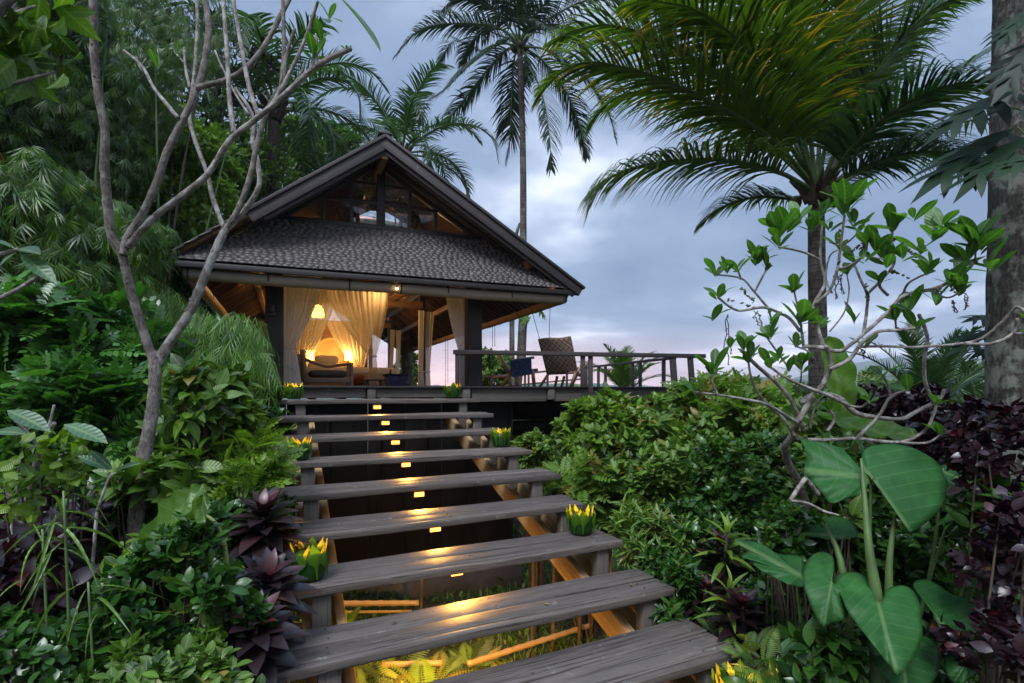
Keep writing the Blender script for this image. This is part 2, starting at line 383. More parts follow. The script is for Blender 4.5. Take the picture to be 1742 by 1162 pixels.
# ================================================================ the staircase
AS = np.array([-0.44, 1.0]) / math.hypot(0.44, 1); BS = np.array([0.897, 0.4415])
def tread_right(k):
    Y = (15 - k) * RHO
    return np.array([-0.44 * Y + 3.148, Y]), EYE - (1.764 - (9 - k) * 0.205)
stair = empty('staircase', (-0.2, 5.0, 0.9), 'wide open staircase of weathered grey planks climbing to the hut', 'staircase')
LT = 2.89
for k in range(1, 11):
    r, z = tread_right(k); mb = MB()
    j0, j1 = [(0, 0), (0.05, -.02), (0.02, .03), (-.03, 0), (0, .04), (.06, .05), (-.02, -.03), (-.03, 0), (0, 0), (0, 0), (0, 0)][k]
    ext = 0.0 if k < 8 else 0.12
    D = 0.50 if k < 9 else 0.56
    splits = [0.0, 0.50, 1.0] if k not in (7, 9) else [0.0, 0.56, 1.0]
    nose = 0.055
    # the nosing strip, then two planks with a dark open joint
    p3 = lambda w, d, zz: np.array([*(r - BS * w + AS * d), zz])
    L0, L1 = -j0, LT + j1 + ext
    th = 0.062
    def plank(d0, d1, zt, t, tw0=0.0):
        n = 14; V = []; Lc = []; off = random.uniform(0, 60)
        for i in range(n + 1):
            w = L0 + (L1 - L0) * i / n
            wob = 0.003 * math.sin(i * 1.7 + k) + random.uniform(-.0022, .0022); wz = 0.004 * math.sin(i * .55 + k * 2 + d0 * 9) + tw0 * (i / n - .5)
            for (d, zz) in ((d0 + wob, zt - t), (d0 + wob, zt), (d1 + wob * .4, zt), (d1, zt - t)):
                V.append(p3(w, d, zz + wz)); Lc.append((w + off, d * 1.0 + off, zz))
        q = []
        for i in range(n):
            for a in range(4):
                b = (a + 1) % 4; q.append((i * 4 + a, i * 4 + b, (i + 1) * 4 + b, (i + 1) * 4 + a))
        q += [(3, 2, 1, 0), (n * 4, n * 4 + 1, n * 4 + 2, n * 4 + 3)]
        mb.add(V, quads=[(a, d_, c_, b) for a, b, c_, d_ in q], var=random.random(), lc=Lc)
    plank(0.0, nose, z - 0.002, th)
    plank(nose + 0.009, splits[1] * D - .006, z, th - .006, 0.004)
    plank(splits[1] * D + .005, D, z + 0.001, th - .006, -0.004)
    mb.build('tread', M['tread'], stair, bevel=0.009)
    mb = MB()
    for w in (0.24, LT * .5, LT - .28):
        for d in (nose + .05, splits[1] * D - .06, splits[1] * D + .06, D - .05):
            c_ = p3(w + random.uniform(-.01, .01), d + random.uniform(-.008, .008), z + .001); lathe(mb, c_, [(.0075, -.004), (.0075, .0022), (0, .0028)], 8)
    nb_ = mb.build('screw_head', M['cord'], stair); nb_['kind'] = 'stuff'
    # short supports under both ends, carried by the sloping stringers
    for w0, side in ((0.16, 'r'), (LT - 0.34, 'l')):
        sb = MB(); hgt = 0.40 if side == 'r' else 0.55
        pbox(sb, p3(w0 + 0.13, 0.04, z - th - 0.004 - hgt), [*(BS * 0.13), 0], [*(AS * 0.10), 0], (0, 0, hgt))
        sb.build('riser_block', M['post_wood'], stair, bevel=0.006)
for w0, g in ((0.36, 0.47), (0.14, 0.47), (LT - 0.42, 0.47), (LT - 0.2, 0.47)):
    sb = MB()
    r1, z1 = tread_right(0.3); r2, z2 = tread_right(10.5)
    a = np.array([*(r1 - BS * w0), z1 - g]); b = np.array([*(r2 - BS * w0), z2 - g])
    beam(sb, a, b, 0.075, 0.22)
    sb.build('stringer', M['string_wood'], stair, bevel=0.008)

# ================================================================ the hut
hut = empty('pavilion_hut', tuple(H(-1.3, 5, 0.2)), 'open timber hut with a shingled gable roof, raised on posts and lit warm inside', 'hut')
ZA, ZE = EYE + 3.783, EYE + 1.787
UA, UL, UR = -1.43, -4.20, 1.85
V0, V1 = -0.65, 14.0
def main_z(u):
    return ZA - (UA - u) * (ZA - ZE) / (UA - UL) if u < UA else ZA - (u - UA) * (ZA - ZE) / (UR - UA)
# roof slabs
mb = MB()
for ue in (UL, UR):
    for (t0, t1) in ((0.0, 1.0),):
        pass
    v = [H(UA, V0, ZA - .02), H(ue, V0, ZE - .02), H(ue, V1, ZE - .02), H(UA, V1, ZA - .02)]
    w = [p - np.array([0, 0, 0.07]) for p in v]
    pts = np.array(w + v); Q = BQ
    if ue == UR: Q = [tuple(reversed(q)) for q in BQ]
    mb.add(pts, quads=Q, lc=pts)
roof = mb.build('roof', M['slats'], hut)
# shingles of the two big slopes
mb = MB()
def shingle(mb, o, along, down, nrm, w, l, t):
    o = o + nrm * random.uniform(0, 0.003)
    dn = down + nrm * (0.030 if w < .171 and l < .12 else 0.07) + random.uniform(-.004, .006)
    pbox(mb, o, along * w, dn * l, nrm * t, var=min(1, max(0, random.gauss(.5, .28))))
for ue, sgn in ((UL, -1), (UR, 1)):
    down = H(ue, 0, ZE) - H(UA, 0, ZA); sl = np.linalg.norm(down); down /= sl
    along = hv(0, 1); along /= np.linalg.norm(along)
    nrm = np.cross(down, along); nrm = nrm if nrm[2] > 0 else -nrm; nrm /= np.linalg.norm(nrm)
    ex = 0.20; rows = int(sl / ex) + 1
    for i in range(rows):
        o = H(UA, V0 - .03, ZA) + down * (i * ex) - nrm * 0.015
        x = -random.uniform(0, .15)
        while x < V1 - V0:
            w = random.uniform(.17, .28)
            shingle(mb, o + along * max(x, 0), along, down, nrm, w - .012, min(ex * 1.35, sl - i * ex + .05), 0.016); x += w
mb.build('shingle_layer', M['shingle'], roof)
# front skirt roof of small shingles below the gable
VG, ZG = 0.0, EYE + 2.62
mb = MB()
def uL(z, pad=0.0): return UA - (ZA - 0.06 - z) * (UA - UL) / (ZA - ZE) + pad
def uR(z, pad=0.0): return UA + (ZA - 0.06 - z) * (UR - UA) / (ZA - ZE) - pad
down = H(0, V0, ZE - .05) - H(0, VG, ZG); sl = np.linalg.norm(down); down /= sl
along = hv(1, 0); along /= np.linalg.norm(along)
nrm = np.cross(along, down); nrm = nrm if nrm[2] > 0 else -nrm; nrm /= np.linalg.norm(nrm)
bb = [H(uL(ZG), VG, ZG - .03), H(uR(ZG), VG, ZG - .03), H(UR - .06, V0 + .03, ZE - .09), H(UL + .06, V0 + .03, ZE - .09)]
mb2 = MB(); pts = np.array([p - np.array([0, 0, .05]) for p in bb] + bb); mb2.add(pts, quads=BQ, lc=pts)
skirt = mb2.build('front_roof_skirt', M['dark_wood'], hut)
rows = 21; ex = sl / rows
for i in range(rows + 1):
    f = i / rows; z = ZG + (ZE - .05 - ZG) * f
    a, b = uL(z, .02), uR(z, .02); base = H(0, VG + (V0 - VG) * f, z)
    x = a - random.uniform(0, .06)
    sag = 0
    while x < b - .03:
        w = random.uniform(.065, .13); w = min(w, b - x)
        shingle(mb, base - down * ex * 0.9 + along * (x + 0) + down * random.uniform(-.003, .003), along, down, nrm, w - .0022, ex * 1.15 if i < rows else ex * .95, 0.010); x += w
mb.build('shingle_layer', M['shingle'], skirt)
# eave fascia in front of the skirt
mb = MB(); pbox(mb, H(UL + .02, V0 - .02, ZE - .155), hv(UR - UL - .04, 0), hv(0, .05), (0, 0, .075)); mb.build('eave_fascia', M['dark_wood'], hut, bevel=.005)
# barge boards, a cap on top and a second board behind, front and back
for vv, sg in ((V0, -1), (V1, 1)):
    mb = MB(); mc = MB()
    for ue in (UL, UR):
        a, b = H(UA, vv, ZA), H(ue, vv, ZE)
        if ue == UL and sg < 0: b = a + (b - a) * .66
        d = b - a; dn = d / np.linalg.norm(d); up = np.cross(dn, hv(0, 1)); up = up if up[2] > 0 else -up; up /= np.linalg.norm(up)
        o = a - up * 0.165 + hv(0, sg * .045); pbox(mb, o, d + dn * .05, hv(0, .05), up * 0.14)
        o = a - up * 0.215 + hv(0, sg * .0 - (0.0 if sg < 0 else .03)); pbox(mb, o, d - dn * .1, hv(0, .032), up * 0.06)
        o = a - up * 0.022 + hv(0, sg * .075); pbox(mc, o, d + dn * .07, hv(0, .12), up * 0.045)
    pr = mb.build('bargeboard', M['barge'], hut, bevel=.006); mc.build('cap_board', M['barge'], pr, bevel=.005)
mb = MB(); beam(mb, H(UA, V0 - .05, ZA + .045), H(UA, V1 + .05, ZA + .03), .20, .035); mb.build('ridge_cap', M['barge'], hut, bevel=.01)
# purlins that poke out under the overhang, and rafters under both slopes
mb = MB()
for u in (-3.35, -2.4, 0.05, 0.98):
    z = main_z(u) - .16; beam(mb, H(u, V0 + .12 if u > .5 else VG + .1, z - .03), H(u, V1, z - .03), .10, .13)
beam(mb, H(UA, V0 + .02, ZA - .24), H(UA, V1, ZA - .24), .10, .16)
mb.build('purlin', M['warm_wood'], hut, bevel=.006)
mb = MB()
for ue in (UL, UR):
    for i in range(62):
        v = VG + .12 + i * .22
        a, b = H(UA, v, ZA - .115), H(ue, v, ZE - .115)
        beam(mb, a, b, .05 if i % 4 == 0 else .028, .07 if i % 4 == 0 else .03)
    for i in range(7):
        f = (i + .5) / 7
        if f > .97: continue
        u = UA + (ue - UA) * f; z = main_z(u) - .092
        beam(mb, H(u, VG + .05, z), H(u, V1 - .1, z), .035, .012)
mb.build('rafter', M['slats'], hut)
mb = MB()
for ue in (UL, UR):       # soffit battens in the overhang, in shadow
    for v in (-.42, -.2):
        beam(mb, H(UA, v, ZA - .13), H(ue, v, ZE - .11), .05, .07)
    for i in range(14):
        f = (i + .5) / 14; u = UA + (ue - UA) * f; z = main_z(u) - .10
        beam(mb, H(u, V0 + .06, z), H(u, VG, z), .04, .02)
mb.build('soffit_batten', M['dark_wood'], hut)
# gable window
win = empty('gable_window', tuple(H(-1.3, VG, ZG)), None, None); win.parent = hut; win.location = vec(H(-1.3, VG, ZG)) - vec(hut.location)
mb = MB()
cols = [uh(p, VG) for p in (550, 598, 697, 741)] + [uh(648, VG)]
zb = EYE + 2.62
def under(u): return main_z(u) - 0.19
for i, u in enumerate(cols):
    w = .055 if i < 4 else .13
    top = under(u) - .02
    pbox(mb, H(u - w / 2, VG - .03, zb), hv(w, 0), hv(0, .06), (0, 0, top - zb))
uA0, uA1 = uL(zb + .13), uR(zb + .13)
pbox(mb, H(uA0 - .12, VG - .05, zb - .10), hv(uA1 - uA0 + .24, 0), hv(0, .10), (0, 0, .12))
for zz in (zb + .36, zb + .66):
    a = UA - (ZA - .19 - zz) * (UA - UL) / (ZA - ZE) + .02; b = UA + (ZA - .19 - zz) * (UR - UA) / (ZA - ZE) - .02
    pbox(mb, H(a, VG - .022, zz), hv(b - a, 0), hv(0, .044), (0, 0, .042))
for ue in (UL, UR):
    beam(mb, H(UA, VG, under(UA) + .03), H(UA + (ue - UA) * .56, VG, under(UA + (ue - UA) * .56) + .03), .07, .06)
def relbuild(mb, name, mat, par, world_root, **k):
    o = mb.build(name, mat, None, **k); o.parent = par
    o.matrix_parent_inverse = Matrix.Translation(Vector(world_root)).inverted(); return o
relbuild(mb, 'frame', M['dark_wood'], win, H(-1.3, VG, ZG), bevel=.004)
gm, gnt, gp, gout = newmat('window_glass')
gl = gnt.nodes.new('ShaderNodeBsdfGlossy'); gl.inputs['Roughness'].default_value = 0.01; gl.inputs[0].default_value = (0.95, 0.97, 1, 1)
tp = gnt.nodes.new('ShaderNodeBsdfTransparent'); tp.inputs[0].default_value = (0.8, 0.8, 0.8, 1); ms = gnt.nodes.new('ShaderNodeMixShader'); ms.inputs[0].default_value = 0.62
gnt.links.new(tp.outputs[0], ms.inputs[1]); gnt.links.new(gl.outputs[0], ms.inputs[2]); gnt.links.new(ms.outputs[0], gout.inputs[0])
mb = MB(); zt = under(UA) - .01
tri = [H(uA0, VG + .155, zb + .02), H(uA1, VG + .155, zb + .02), H(UA, VG + .01, zt)]
tri = [p for p in tri]; tri2 = [p + hv(0, .006) for p in tri]
mb.add(np.array(tri + tri2), tris=[(0, 1, 2), (5, 4, 3)], quads=[(0, 3, 4, 1), (1, 4, 5, 2), (2, 5, 3, 0)])
relbuild(mb, 'pane', gm, win, H(-1.3, VG, ZG))
# posts and beams
UP, UQ = uh(805, .38), uh(467, .38)
POSTV = [.38, 4.25, 8.65, 13.2]
for v in POSTV:
    for u in (UP, UQ):
        hw = .13 if v < 1 else .075
        mb = MB(); pbox(mb, H(u - hw, v - .11 + (.1 if v > 1 else 0), DECK), hv(2 * hw, 0), hv(0, .22 if v < 1 else .15), (0, 0, main_z(u) - .22 - DECK)); mb.build('post', M['dark_wood'], hut, bevel=.01)
mb = MB()
zb2 = EYE + 1.84
for u in (UP, UQ): beam(mb, H(u, -.1, main_z(u) - .30), H(u, V1 - .2, main_z(u) - .30), .12, .16)
mb.build('wall_plate', M['dark_wood'], hut, bevel=.006)
for v in POSTV[1:]:
    mb = MB(); beam(mb, H(UQ, v, EYE + 2.1), H(UP, v, EYE + 2.1), .10, .16); mb.build('tie_beam', M['warm_wood'], hut, bevel=.006)
mb = MB()
beam(mb, H(UQ, .38, EYE + 2.15), H(UP, .38, EYE + 2.15), .10, .18)
mb.build('tie_beam', M['warm_wood'], hut, bevel=.006)
mb = MB(); beam(mb, H(-.95, 5.2, EYE + 1.9), H(.25, 3.0, EYE + 2.6), .09, .13); mb.build('brace', M['warm_wood'], hut, bevel=.006)
# woven wall behind the bed and dark rear wall
mb = MB(); pbox(mb, H(-3.9, 7.4, DECK), hv(3.3, 0), hv(0, .08), (0, 0, 1.9)); 
for i in range(9): pbox(mb, H(-3.9 + i * .4, 7.36, DECK), hv(.04, 0), hv(0, .04), (0, 0, 1.9))
mb.build('bedroom_wall', M['warm_wood'], hut)
mb = MB(); pbox(mb, H(UQ - .05, 1.2, DECK), hv(.08, 0), hv(0, 6.2), (0, 0, 1.1)); mb.build('side_wall', M['dark_wood'], hut)
# deck: boards, edge beams, joists and legs
mb = MB()
for i in range(36):
    v = i * .40; pbox(mb, H(-3.5, v - (.05 if i == 0 else 0), DECK - .035), hv(8.3, 0), hv(0, .39 + (.05 if i == 0 else 0)), (0, 0, .035))
mb.build('deck_board', M['dark_wood'], hut, bevel=.003)
mb = MB()
for a, b, zt_, h_ in ((-3.5, -1.62, .04, .15), (-1.48, -.02, .04, .15), (.14, 1.55, .04, .23), (1.70, 4.75, .04, .23)):
    pbox(mb, H(a, .02, DECK - zt_ - h_), hv(b - a, 0), hv(0, .10), (0, 0, h_))
for u in (-1.60, -.03, 1.56): pbox(mb, H(u, -.03, DECK - .24), hv(.13, 0), hv(0, .16), (0, 0, .20))
mb.build('edge_beam', M['post_wood'], hut, bevel=.008)
mb = MB()
for i in range(18):
    u = -3.4 + i * .48; pbox(mb, H(u, .3, DECK - .22), hv(.07, 0), hv(0, 13.5), (0, 0, .18))
pbox(mb, H(1.0, .55, DECK - .62), hv(3.6, 0), hv(0, .09), (0, 0, .42))  # black board added to stand in for the darkness under the deck
mb.build('joist_and_dark_filler', M['black_board'], hut)
mb = MB()
pbox(mb, H(uh(830, .75), .75, zh(741, 1, .75)), hv(uh(950, .75) - uh(830, .75) + 1.2, 0), hv(0, .12), (0, 0, .27)); lb = mb.build('lower_beam', M['black_board'], hut)
mb = MB()
for i in range(26):
    px = 836 + i * 4.1 + random.uniform(-1, 1); u = uh(px, .70); zz = zh(716, u, .70)
    tube(mb, [H(u, .72, zz + .0), H(u + .01, .70, zz - .1), H(u + random.uniform(-.04, .04), .71, zz - random.uniform(.18, .27))], .004, n=4, sub=2)
mb.build('rope_lashing', M['cord'], lb)
for u, v in ((2.22, .6), (4.4, .6), (2.22, 5), (4.4, 5), (-3.2, 5), (0.3, 6), (-3.2, 12), (.3, 12), (4.4, 12)):
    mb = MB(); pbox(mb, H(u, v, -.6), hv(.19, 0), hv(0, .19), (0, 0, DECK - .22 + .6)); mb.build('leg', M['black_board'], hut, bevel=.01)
# dark board wall behind the stairs
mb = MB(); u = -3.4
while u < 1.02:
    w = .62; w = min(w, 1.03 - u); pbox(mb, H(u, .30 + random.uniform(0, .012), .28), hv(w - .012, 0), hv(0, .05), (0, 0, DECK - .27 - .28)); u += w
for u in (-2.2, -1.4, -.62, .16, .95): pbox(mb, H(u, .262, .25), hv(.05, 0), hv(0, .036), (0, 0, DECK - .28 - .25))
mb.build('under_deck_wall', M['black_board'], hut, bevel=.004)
mb = MB(); pbox(mb, H(-3.3, .12, -.25), hv(4.4, 0), hv(0, .14), (0, 0, .95)); mb.build('foundation', plain('damp_concrete', (0.055, 0.05, 0.048), .8, bmp=.4, var=.4, scale=3), hut)

# rolled canvas blinds
def roll(u0, u1, v0_, v1_, z, r, mat, label, group, straps):
    root = H((u0 + u1) / 2, (v0_ + v1_) / 2, z - r)
    e_ = empty('rolled_blind', tuple(root), label, 'rolled blind', group)
    a, b = H(u0, v0_, z), H(u1, v1_, z); m_ = MB(); pts = []; rad = []
    for i in range(25):
        f = i / 24; pts.append(a + (b - a) * f + np.array([0, 0, -.012 * math.sin(f * math.pi) + random.uniform(-.004, .004)])); rad.append(r * (1 + random.uniform(-.035, .035)))
    tube(m_, pts, rad, n=14, sub=2)
    m_.build('canvas', mat, e_, smooth=True)
    m_ = MB()
    for f in straps:
        p = a + (b - a) * f; d = (b - a) / np.linalg.norm(b - a)
        tube(m_, [p - d * .012, p + d * .012], r * 1.07, n=14, sub=1)
        pbox(m_, p + np.array([0, 0, r * .9]) - d * .01, d * .02, hv(0, .01), (0, 0, .14))
        m_.build('strap', M['cord'], e_); m_ = MB()
    return e_
zr_ = EYE + 1.575
ua, um, ub = uh(313, -.5), uh(673, -.5), uh(957, -.5)
roll(ua, um - .01, -.5, -.5, zr_, .083, M['shade_cloth'], 'grey beige rolled canvas blind under the left half of the front eave', 'rolled canvas blinds', (.02, .37, .76))
roll(um + .02, ub, -.5, -.5, zr_, .083, M['shade_cloth'], 'grey beige rolled canvas blind under the front eave from its middle to the right corner', 'rolled canvas blinds', (.02, .28, .66))
roll(1.66, 1.66, -.42, 5.2, zr_ + .02, .075, M['tan_cloth'], 'tan rolled blind under the near half of the right side eave', 'rolled canvas blinds', (.03, .33, .66, .98))
roll(1.66, 1.66, 5.4, 12.5, zr_ + .02, .075, M['tan_cloth'], 'tan rolled blind under the far half of the right side eave', 'rolled canvas blinds', (.03, .33, .66, .98))
roll(-4.0, -4.0, -.42, 5.2, zr_ + .02, .085, M['bamboo'], 'lamplit rolled bamboo blind under the left side eave', 'rolled canvas blinds', (.03, .33, .66, .98))

# blind cords on the open right side
def cord(px, v, ytop, ybot, label, dpx=0, pair=4):
    m_ = MB(); u = uh(px, v)
    for d in ((0, pair) if pair else (0,)):
        a = H(uh(px + d, v), v, zh(ytop, u, v)); b = H(uh(px + d + dpx, v), v, zh(ybot, u, v))
        tube(m_, [a, (a + b) / 2 + hv(0, .01), b], .006, n=5, sub=2)
    o = m_.build('blind_cord', M['cord']); tag(o, label, 'cord', 'hanging blind cords')
cord(838, 3.0, 546, 590, 'pair of thin cords hanging between the hut corner post and the palm trunk')
cord(758, 5.2, 568, 652, 'pair of thin cords hanging left of the rightmost white curtain')

# swing cords of the woven chair
m_ = MB()
for p, q in (((903, 523), (919, 580)), ((936, 514), (934, 582))):
    Yt = P0[1] + BH[1] * 1.7 + AH[1] * (.4); tube(m_, [at(p[0], p[1], 10.0), at(q[0], q[1], 11.2)], .006, n=5, sub=1)
tag(m_.build('hanging_rope', M['cord']), 'two thin ropes dropping from the hut corner to the woven chair back', 'rope')

# ================================================================ railing
rail = empty('deck_railing', tuple(at(985, 657, 9.4)), 'low railing of thin dark timber along the right side of the deck', 'railing')
def tb(name, p, q, w, h, mat=None, par=rail, up=(0, 0, 1)):
    m_ = MB(); beam(m_, p, q, w, h, up); return m_.build(name, mat or M['barge'], par, bevel=.006)
A_, B_ = at(771, 599, 9.0), at(1198, 606, 9.87)
tb('handrail', A_, B_, .13, .072)
C_ = at(1148, 609, 10.4); D_ = at(1008, 624, 14.2); E_ = at(815, 643, 15.0)
tb('handrail', C_, D_, .08, .05); tb('handrail', D_, E_, .08, .05); tb('handrail', D_ - Vector((0, 0, .3)), E_ - Vector((0, 0, .3)), .05, .04)
for px, pw in ((778, .07), (787, .08), (991.5, .08), (1004.5, .08), (1144, .10), (1174, .09)):
    f = (px - 771) / 427; p = A_.lerp(B_, f); Y = p.y; x = (px - CX) / F * Y
    lean = (0.02 if px > 1100 else 0)
    tb('baluster', (x + lean * 3, Y, DECK - .25 if px > 1000 else DECK), (x, Y, p.z - .03), pw, pw, up=(0, 1, 0))
for px in (1018, 1030, 1076, 1089, 1129):
    f = (1148 - px) / 140; iz = 1 / ((1 - f) / C_.y + f / D_.y); Y = iz; x = (px - CX) / F * Y
    tb('baluster', (x, Y, DECK - .1), (x, Y, EYE + .66), .07, .07, up=(0, 1, 0))
for i in range(6):
    p = D_.lerp(E_, (i + .3) / 6); tb('baluster', (p.x, p.y, DECK - .1), (p.x, p.y, p.z), .06, .06, up=(0, 1, 0))
# ================================================================ curtains and nets
def drape(top0, top1, tie, bot0, bot1, v, folds, mat, name, label, cat, group, tiew=.06, depth=.05, extra_v=0.0, nx=70, nz=44):
    """cloth hung from top0..top1 (u,z), drawn in at tie (u,z) and falling to bot0..bot1, all in the hut frame at depth v"""
    V = []; Lc = []
    (u0, z0), (u1, z1) = top0, top1; ut, zt_ = tie
    ph = random.uniform(0, 6)
    for j in range(nz + 1):
        t = j / nz; tt = 0.64
        if t < tt:
            s = t / tt; k = s ** 1.7
            # the free edges bow towards the tie
            cu0 = u0 + (ut - tiew / 2 - u0) * (k if abs(u0 - ut) > .25 else s); cu1 = u1 + (ut + tiew / 2 - u1) * (k if abs(u1 - ut) > .25 else s)
            zz0 = z0 + (zt_ - z0) * s; amp = depth * (.55 + .45 * (1 - s))
        else:
            s = (t - tt) / (1 - tt); q = s ** .7
            cu0 = ut - tiew / 2 + (bot0[0] - ut + tiew / 2) * q; cu1 = ut + tiew / 2 + (bot1[0] - ut - tiew / 2) * q
            zz0 = zt_ + (bot0[1] - zt_) * s; amp = depth * (.35 + .5 * s)
        for i in range(nx + 1):
            f = i / nx; f2 = f + .012 * math.sin(f * folds * 3.1 + ph + t * 3)
            u = cu0 + (cu1 - cu0) * f2
            off = amp * (math.sin(f * folds * 2 * math.pi + ph + .8 * t) + .35 * math.sin(f * folds * 4.7 * math.pi + 2 * t))
            V.append(H(u, v + off + extra_v * f, zz0)); Lc.append((f * 2, t * 2, off))
    q = [(j * (nx + 1) + i, j * (nx + 1) + i + 1, (j + 1) * (nx + 1) + i + 1, (j + 1) * (nx + 1) + i) for j in range(nz) for i in range(nx)]
    m_ = MB(); m_.add(V, quads=q, lc=Lc)
    root = empty(name, tuple(H(ut, v, DECK)), label, cat, group)
    m_.build('cloth', mat, root, smooth=True)
    m2 = MB()
    pts = [H(ut + (tiew * .62) * math.cos(a), v + depth * .9 * math.sin(a), zt_ + .01 * math.sin(a)) for a in np.linspace(0, 2 * math.pi, 13)]
    tube(m2, pts, .012, n=6, sub=1); m2.build('tie_band', M['curtain'] if mat is not M['net'] else M['net'], root, smooth=True)
    return root
def D(px, py, v): u = uh(px, v); return (u, zh(py, u, v))
ZT = EYE + 1.95
def DT(px, v): return (uh(px, v), ZT)
def DB(px, v): return (uh(px, v), DECK + .01)
CG = 'white cotton curtains tied to the posts'
drape(DT(480, .55), DT(548, .55), D(492, 590, .55), DB(478, .55), DB(513, .55), .55, 9, M['curtain'], 'curtain', 'long white curtain tied back beside the left front post', 'curtain', CG, tiew=.15, depth=.045)
drape(DT(757, .5), DT(797, .5), D(786, 595, .5), DB(776, .5), DB(803, .5), .5, 6, M['curtain'], 'curtain', 'white curtain tied against the right front post', 'curtain', CG, tiew=.13, depth=.045)
for px0, px1, tie_, b0, b1, v, lab in (
        (712, 723, (716, 632), 711, 722, 4.10, 'left one of the two straight curtains left of the pink sky gap'),
        (723, 738, (727, 632), 722, 733, 4.22, 'right one of the two straight curtains beside the pink sky gap'),
        (664, 672, (665, 628), 662, 668, 8.45, 'left one of the narrow far curtains behind the low table'),
        (674, 683, (676, 628), 671, 681, 8.55, 'right one of the narrow far curtains behind the low table')):
    drape(DT(px0, v), DT(px1, v), D(*tie_, v), DB(b0, v), DB(b1, v), v, 3, M['curtain'], 'curtain', lab, 'curtain', CG, tiew=.12, depth=.04, nx=30)
NG = 'mosquito net panels of the bed'
def net(p0, p1, tie_, b0, b1, v, n, lab):
    drape((uh(p0, v), EYE + 2.25), (uh(p1, v), EYE + 2.25), D(*tie_, v), DB(b0, v), DB(b1, v), v, n, M['net'], 'mosquito_net', lab, 'mosquito net', NG, tiew=.14, depth=.05)
net(553, 660, (634, 606), 626, 644, 2.7, 11, 'big amber lit net panel sweeping right to its tie')
net(515, 575, (508, 622), 500, 514, 2.8, 8, 'amber lit net panel sweeping left behind the long front curtain')
net(548, 640, (612, 632), 606, 622, 5.6, 9, 'rear net panel to the right of the round headboard')
net(500, 560, (510, 636), 503, 516, 5.7, 8, 'rear net panel to the left of the round headboard')
# net ceiling
# ================================================================ bed, headboard, lamps
def hbox(mb_, px0, px1, y0, y1, v, dv):
    """box whose front face fills the given pixel rectangle at depth row v"""
    u0, u1 = uh(px0, v), uh(px1, v); z0, z1 = zh(y1, (u0 + u1) / 2, v), zh(y0, (u0 + u1) / 2, v)
    pbox(mb_, H(u0, v, z0), hv(u1 - u0, 0), hv(0, dv), (0, 0, z1 - z0))
M['linen'] = plain('bed_linen', (0.62, 0.54, 0.42), .9, var=.08)
M['weave'] = None
def weave(name, c1, c2, sc):
    m, nt, p, out = newmat(name); lc = attr(nt, 'lc').outputs['Vector']
    w = nt.nodes.new('ShaderNodeTexWave'); w.inputs['Scale'].default_value = sc; w.inputs['Distortion'].default_value = 1.0; w.bands_direction = 'DIAGONAL'; nt.links.new(lc, w.inputs[0])
    ch = nt.nodes.new('ShaderNodeTexChecker'); ch.inputs['Scale'].default_value = sc * 2.2; nt.links.new(lc, ch.inputs[0])
    f = math_(nt, 'ADD', math_(nt, 'MULTIPLY', w.outputs['Fac'], .5), math_(nt, 'MULTIPLY', ch.outputs['Fac'], .5))
    n = noise(nt, lc, 3.0, 4)
    c = mixc(nt, 1.0, ramp(nt, f, [(0, c1), (1, c2)]), ramp(nt, n, [(.3, (.7, .7, .7)), (.7, (1.2, 1.2, 1.2))]), 'MULTIPLY')
    set_(nt, p.inputs['Base Color'], c); p.inputs['Roughness'].default_value = .7; bump(nt, p, f, .8, .006); return m
M['weave'] = weave('woven_rattan', (0.065, 0.040, 0.028), (0.30, 0.205, 0.145), 8)
bed = empty('canopy_bed', tuple(H(-1.6, 4.2, DECK)), 'wide bed with pale cushions seen through the parted nets', 'bed')
m_ = MB(); pbox(m_, H(-2.55, 3.4, DECK), hv(2.1, 0), hv(0, 2.6), (0, 0, .28)); m_.build('bed_frame', M['teak'], bed, bevel=.01)
m_ = MB(); pbox(m_, H(-2.5, 3.45, DECK + .285), hv(2.0, 0), hv(0, 2.4), (0, 0, .16)); m_.build('mattress', M['linen'], bed, bevel=.04)
def cushion(c, su, sv, sz, mat, par, name='cushion', tilt=0.0):
    V = []; n = 10
    for j in range(n + 1):
        for i in range(2 * n):
            th = math.pi * j / n; ph = math.pi * i / n
            a, b, cc = math.sin(th) * math.cos(ph), math.sin(th) * math.sin(ph), math.cos(th)
            sg = lambda t, e_: math.copysign(abs(t) ** e_, t)
            x_, y_, z_ = sg(a, .5) * su, sg(b, .7) * sv, sg(cc, .5) * sz
            p = np.array(c) + hv(x_, y_ + z_ * tilt, z_); V.append(p)
    q = [(j * 2 * n + i, (j + 1) * 2 * n + i, (j + 1) * 2 * n + (i + 1) % (2 * n), j * 2 * n + (i + 1) % (2 * n)) for j in range(n) for i in range(2 * n)]
    m1 = MB(); m1.add(V, quads=q); return m1.build(name, mat, par, smooth=True)
for du, dz, s in ((0, .0, .30), (.10, .13, .26)):
    cushion(H(uh(548, 4.4) + du, 4.4, DECK + .52 + dz), s, .12, .10, M['linen'], None, 'pillow', .3)
for i, o in enumerate([x for x in col.objects if x.name.startswith('pillow')]):
    tag(o, ['lower pale pillow lying at the lamp side of the bed', 'upper pale pillow stacked at the lamp side of the bed'][i], 'pillow', 'bed pillows')
hb = empty('round_headboard', tuple(H(uh(562, 6.2), 6.2, DECK)), 'tall oval woven panel standing at the head of the bed', 'headboard')
m_ = MB(); c = H(uh(563, 6.2), 6.2, zh(610, -2, 6.2)); ru, rz = uh(592, 6.2) - uh(563, 6.2), zh(575, -2, 6.2) - c[2]
V = [c + hv(0, -.03)]; V2 = [c + hv(0, .03)]; n = 40
for i in range(n):
    a = 2 * math.pi * i / n; V.append(c + hv(ru * math.cos(a), -.01, rz * math.sin(a)))
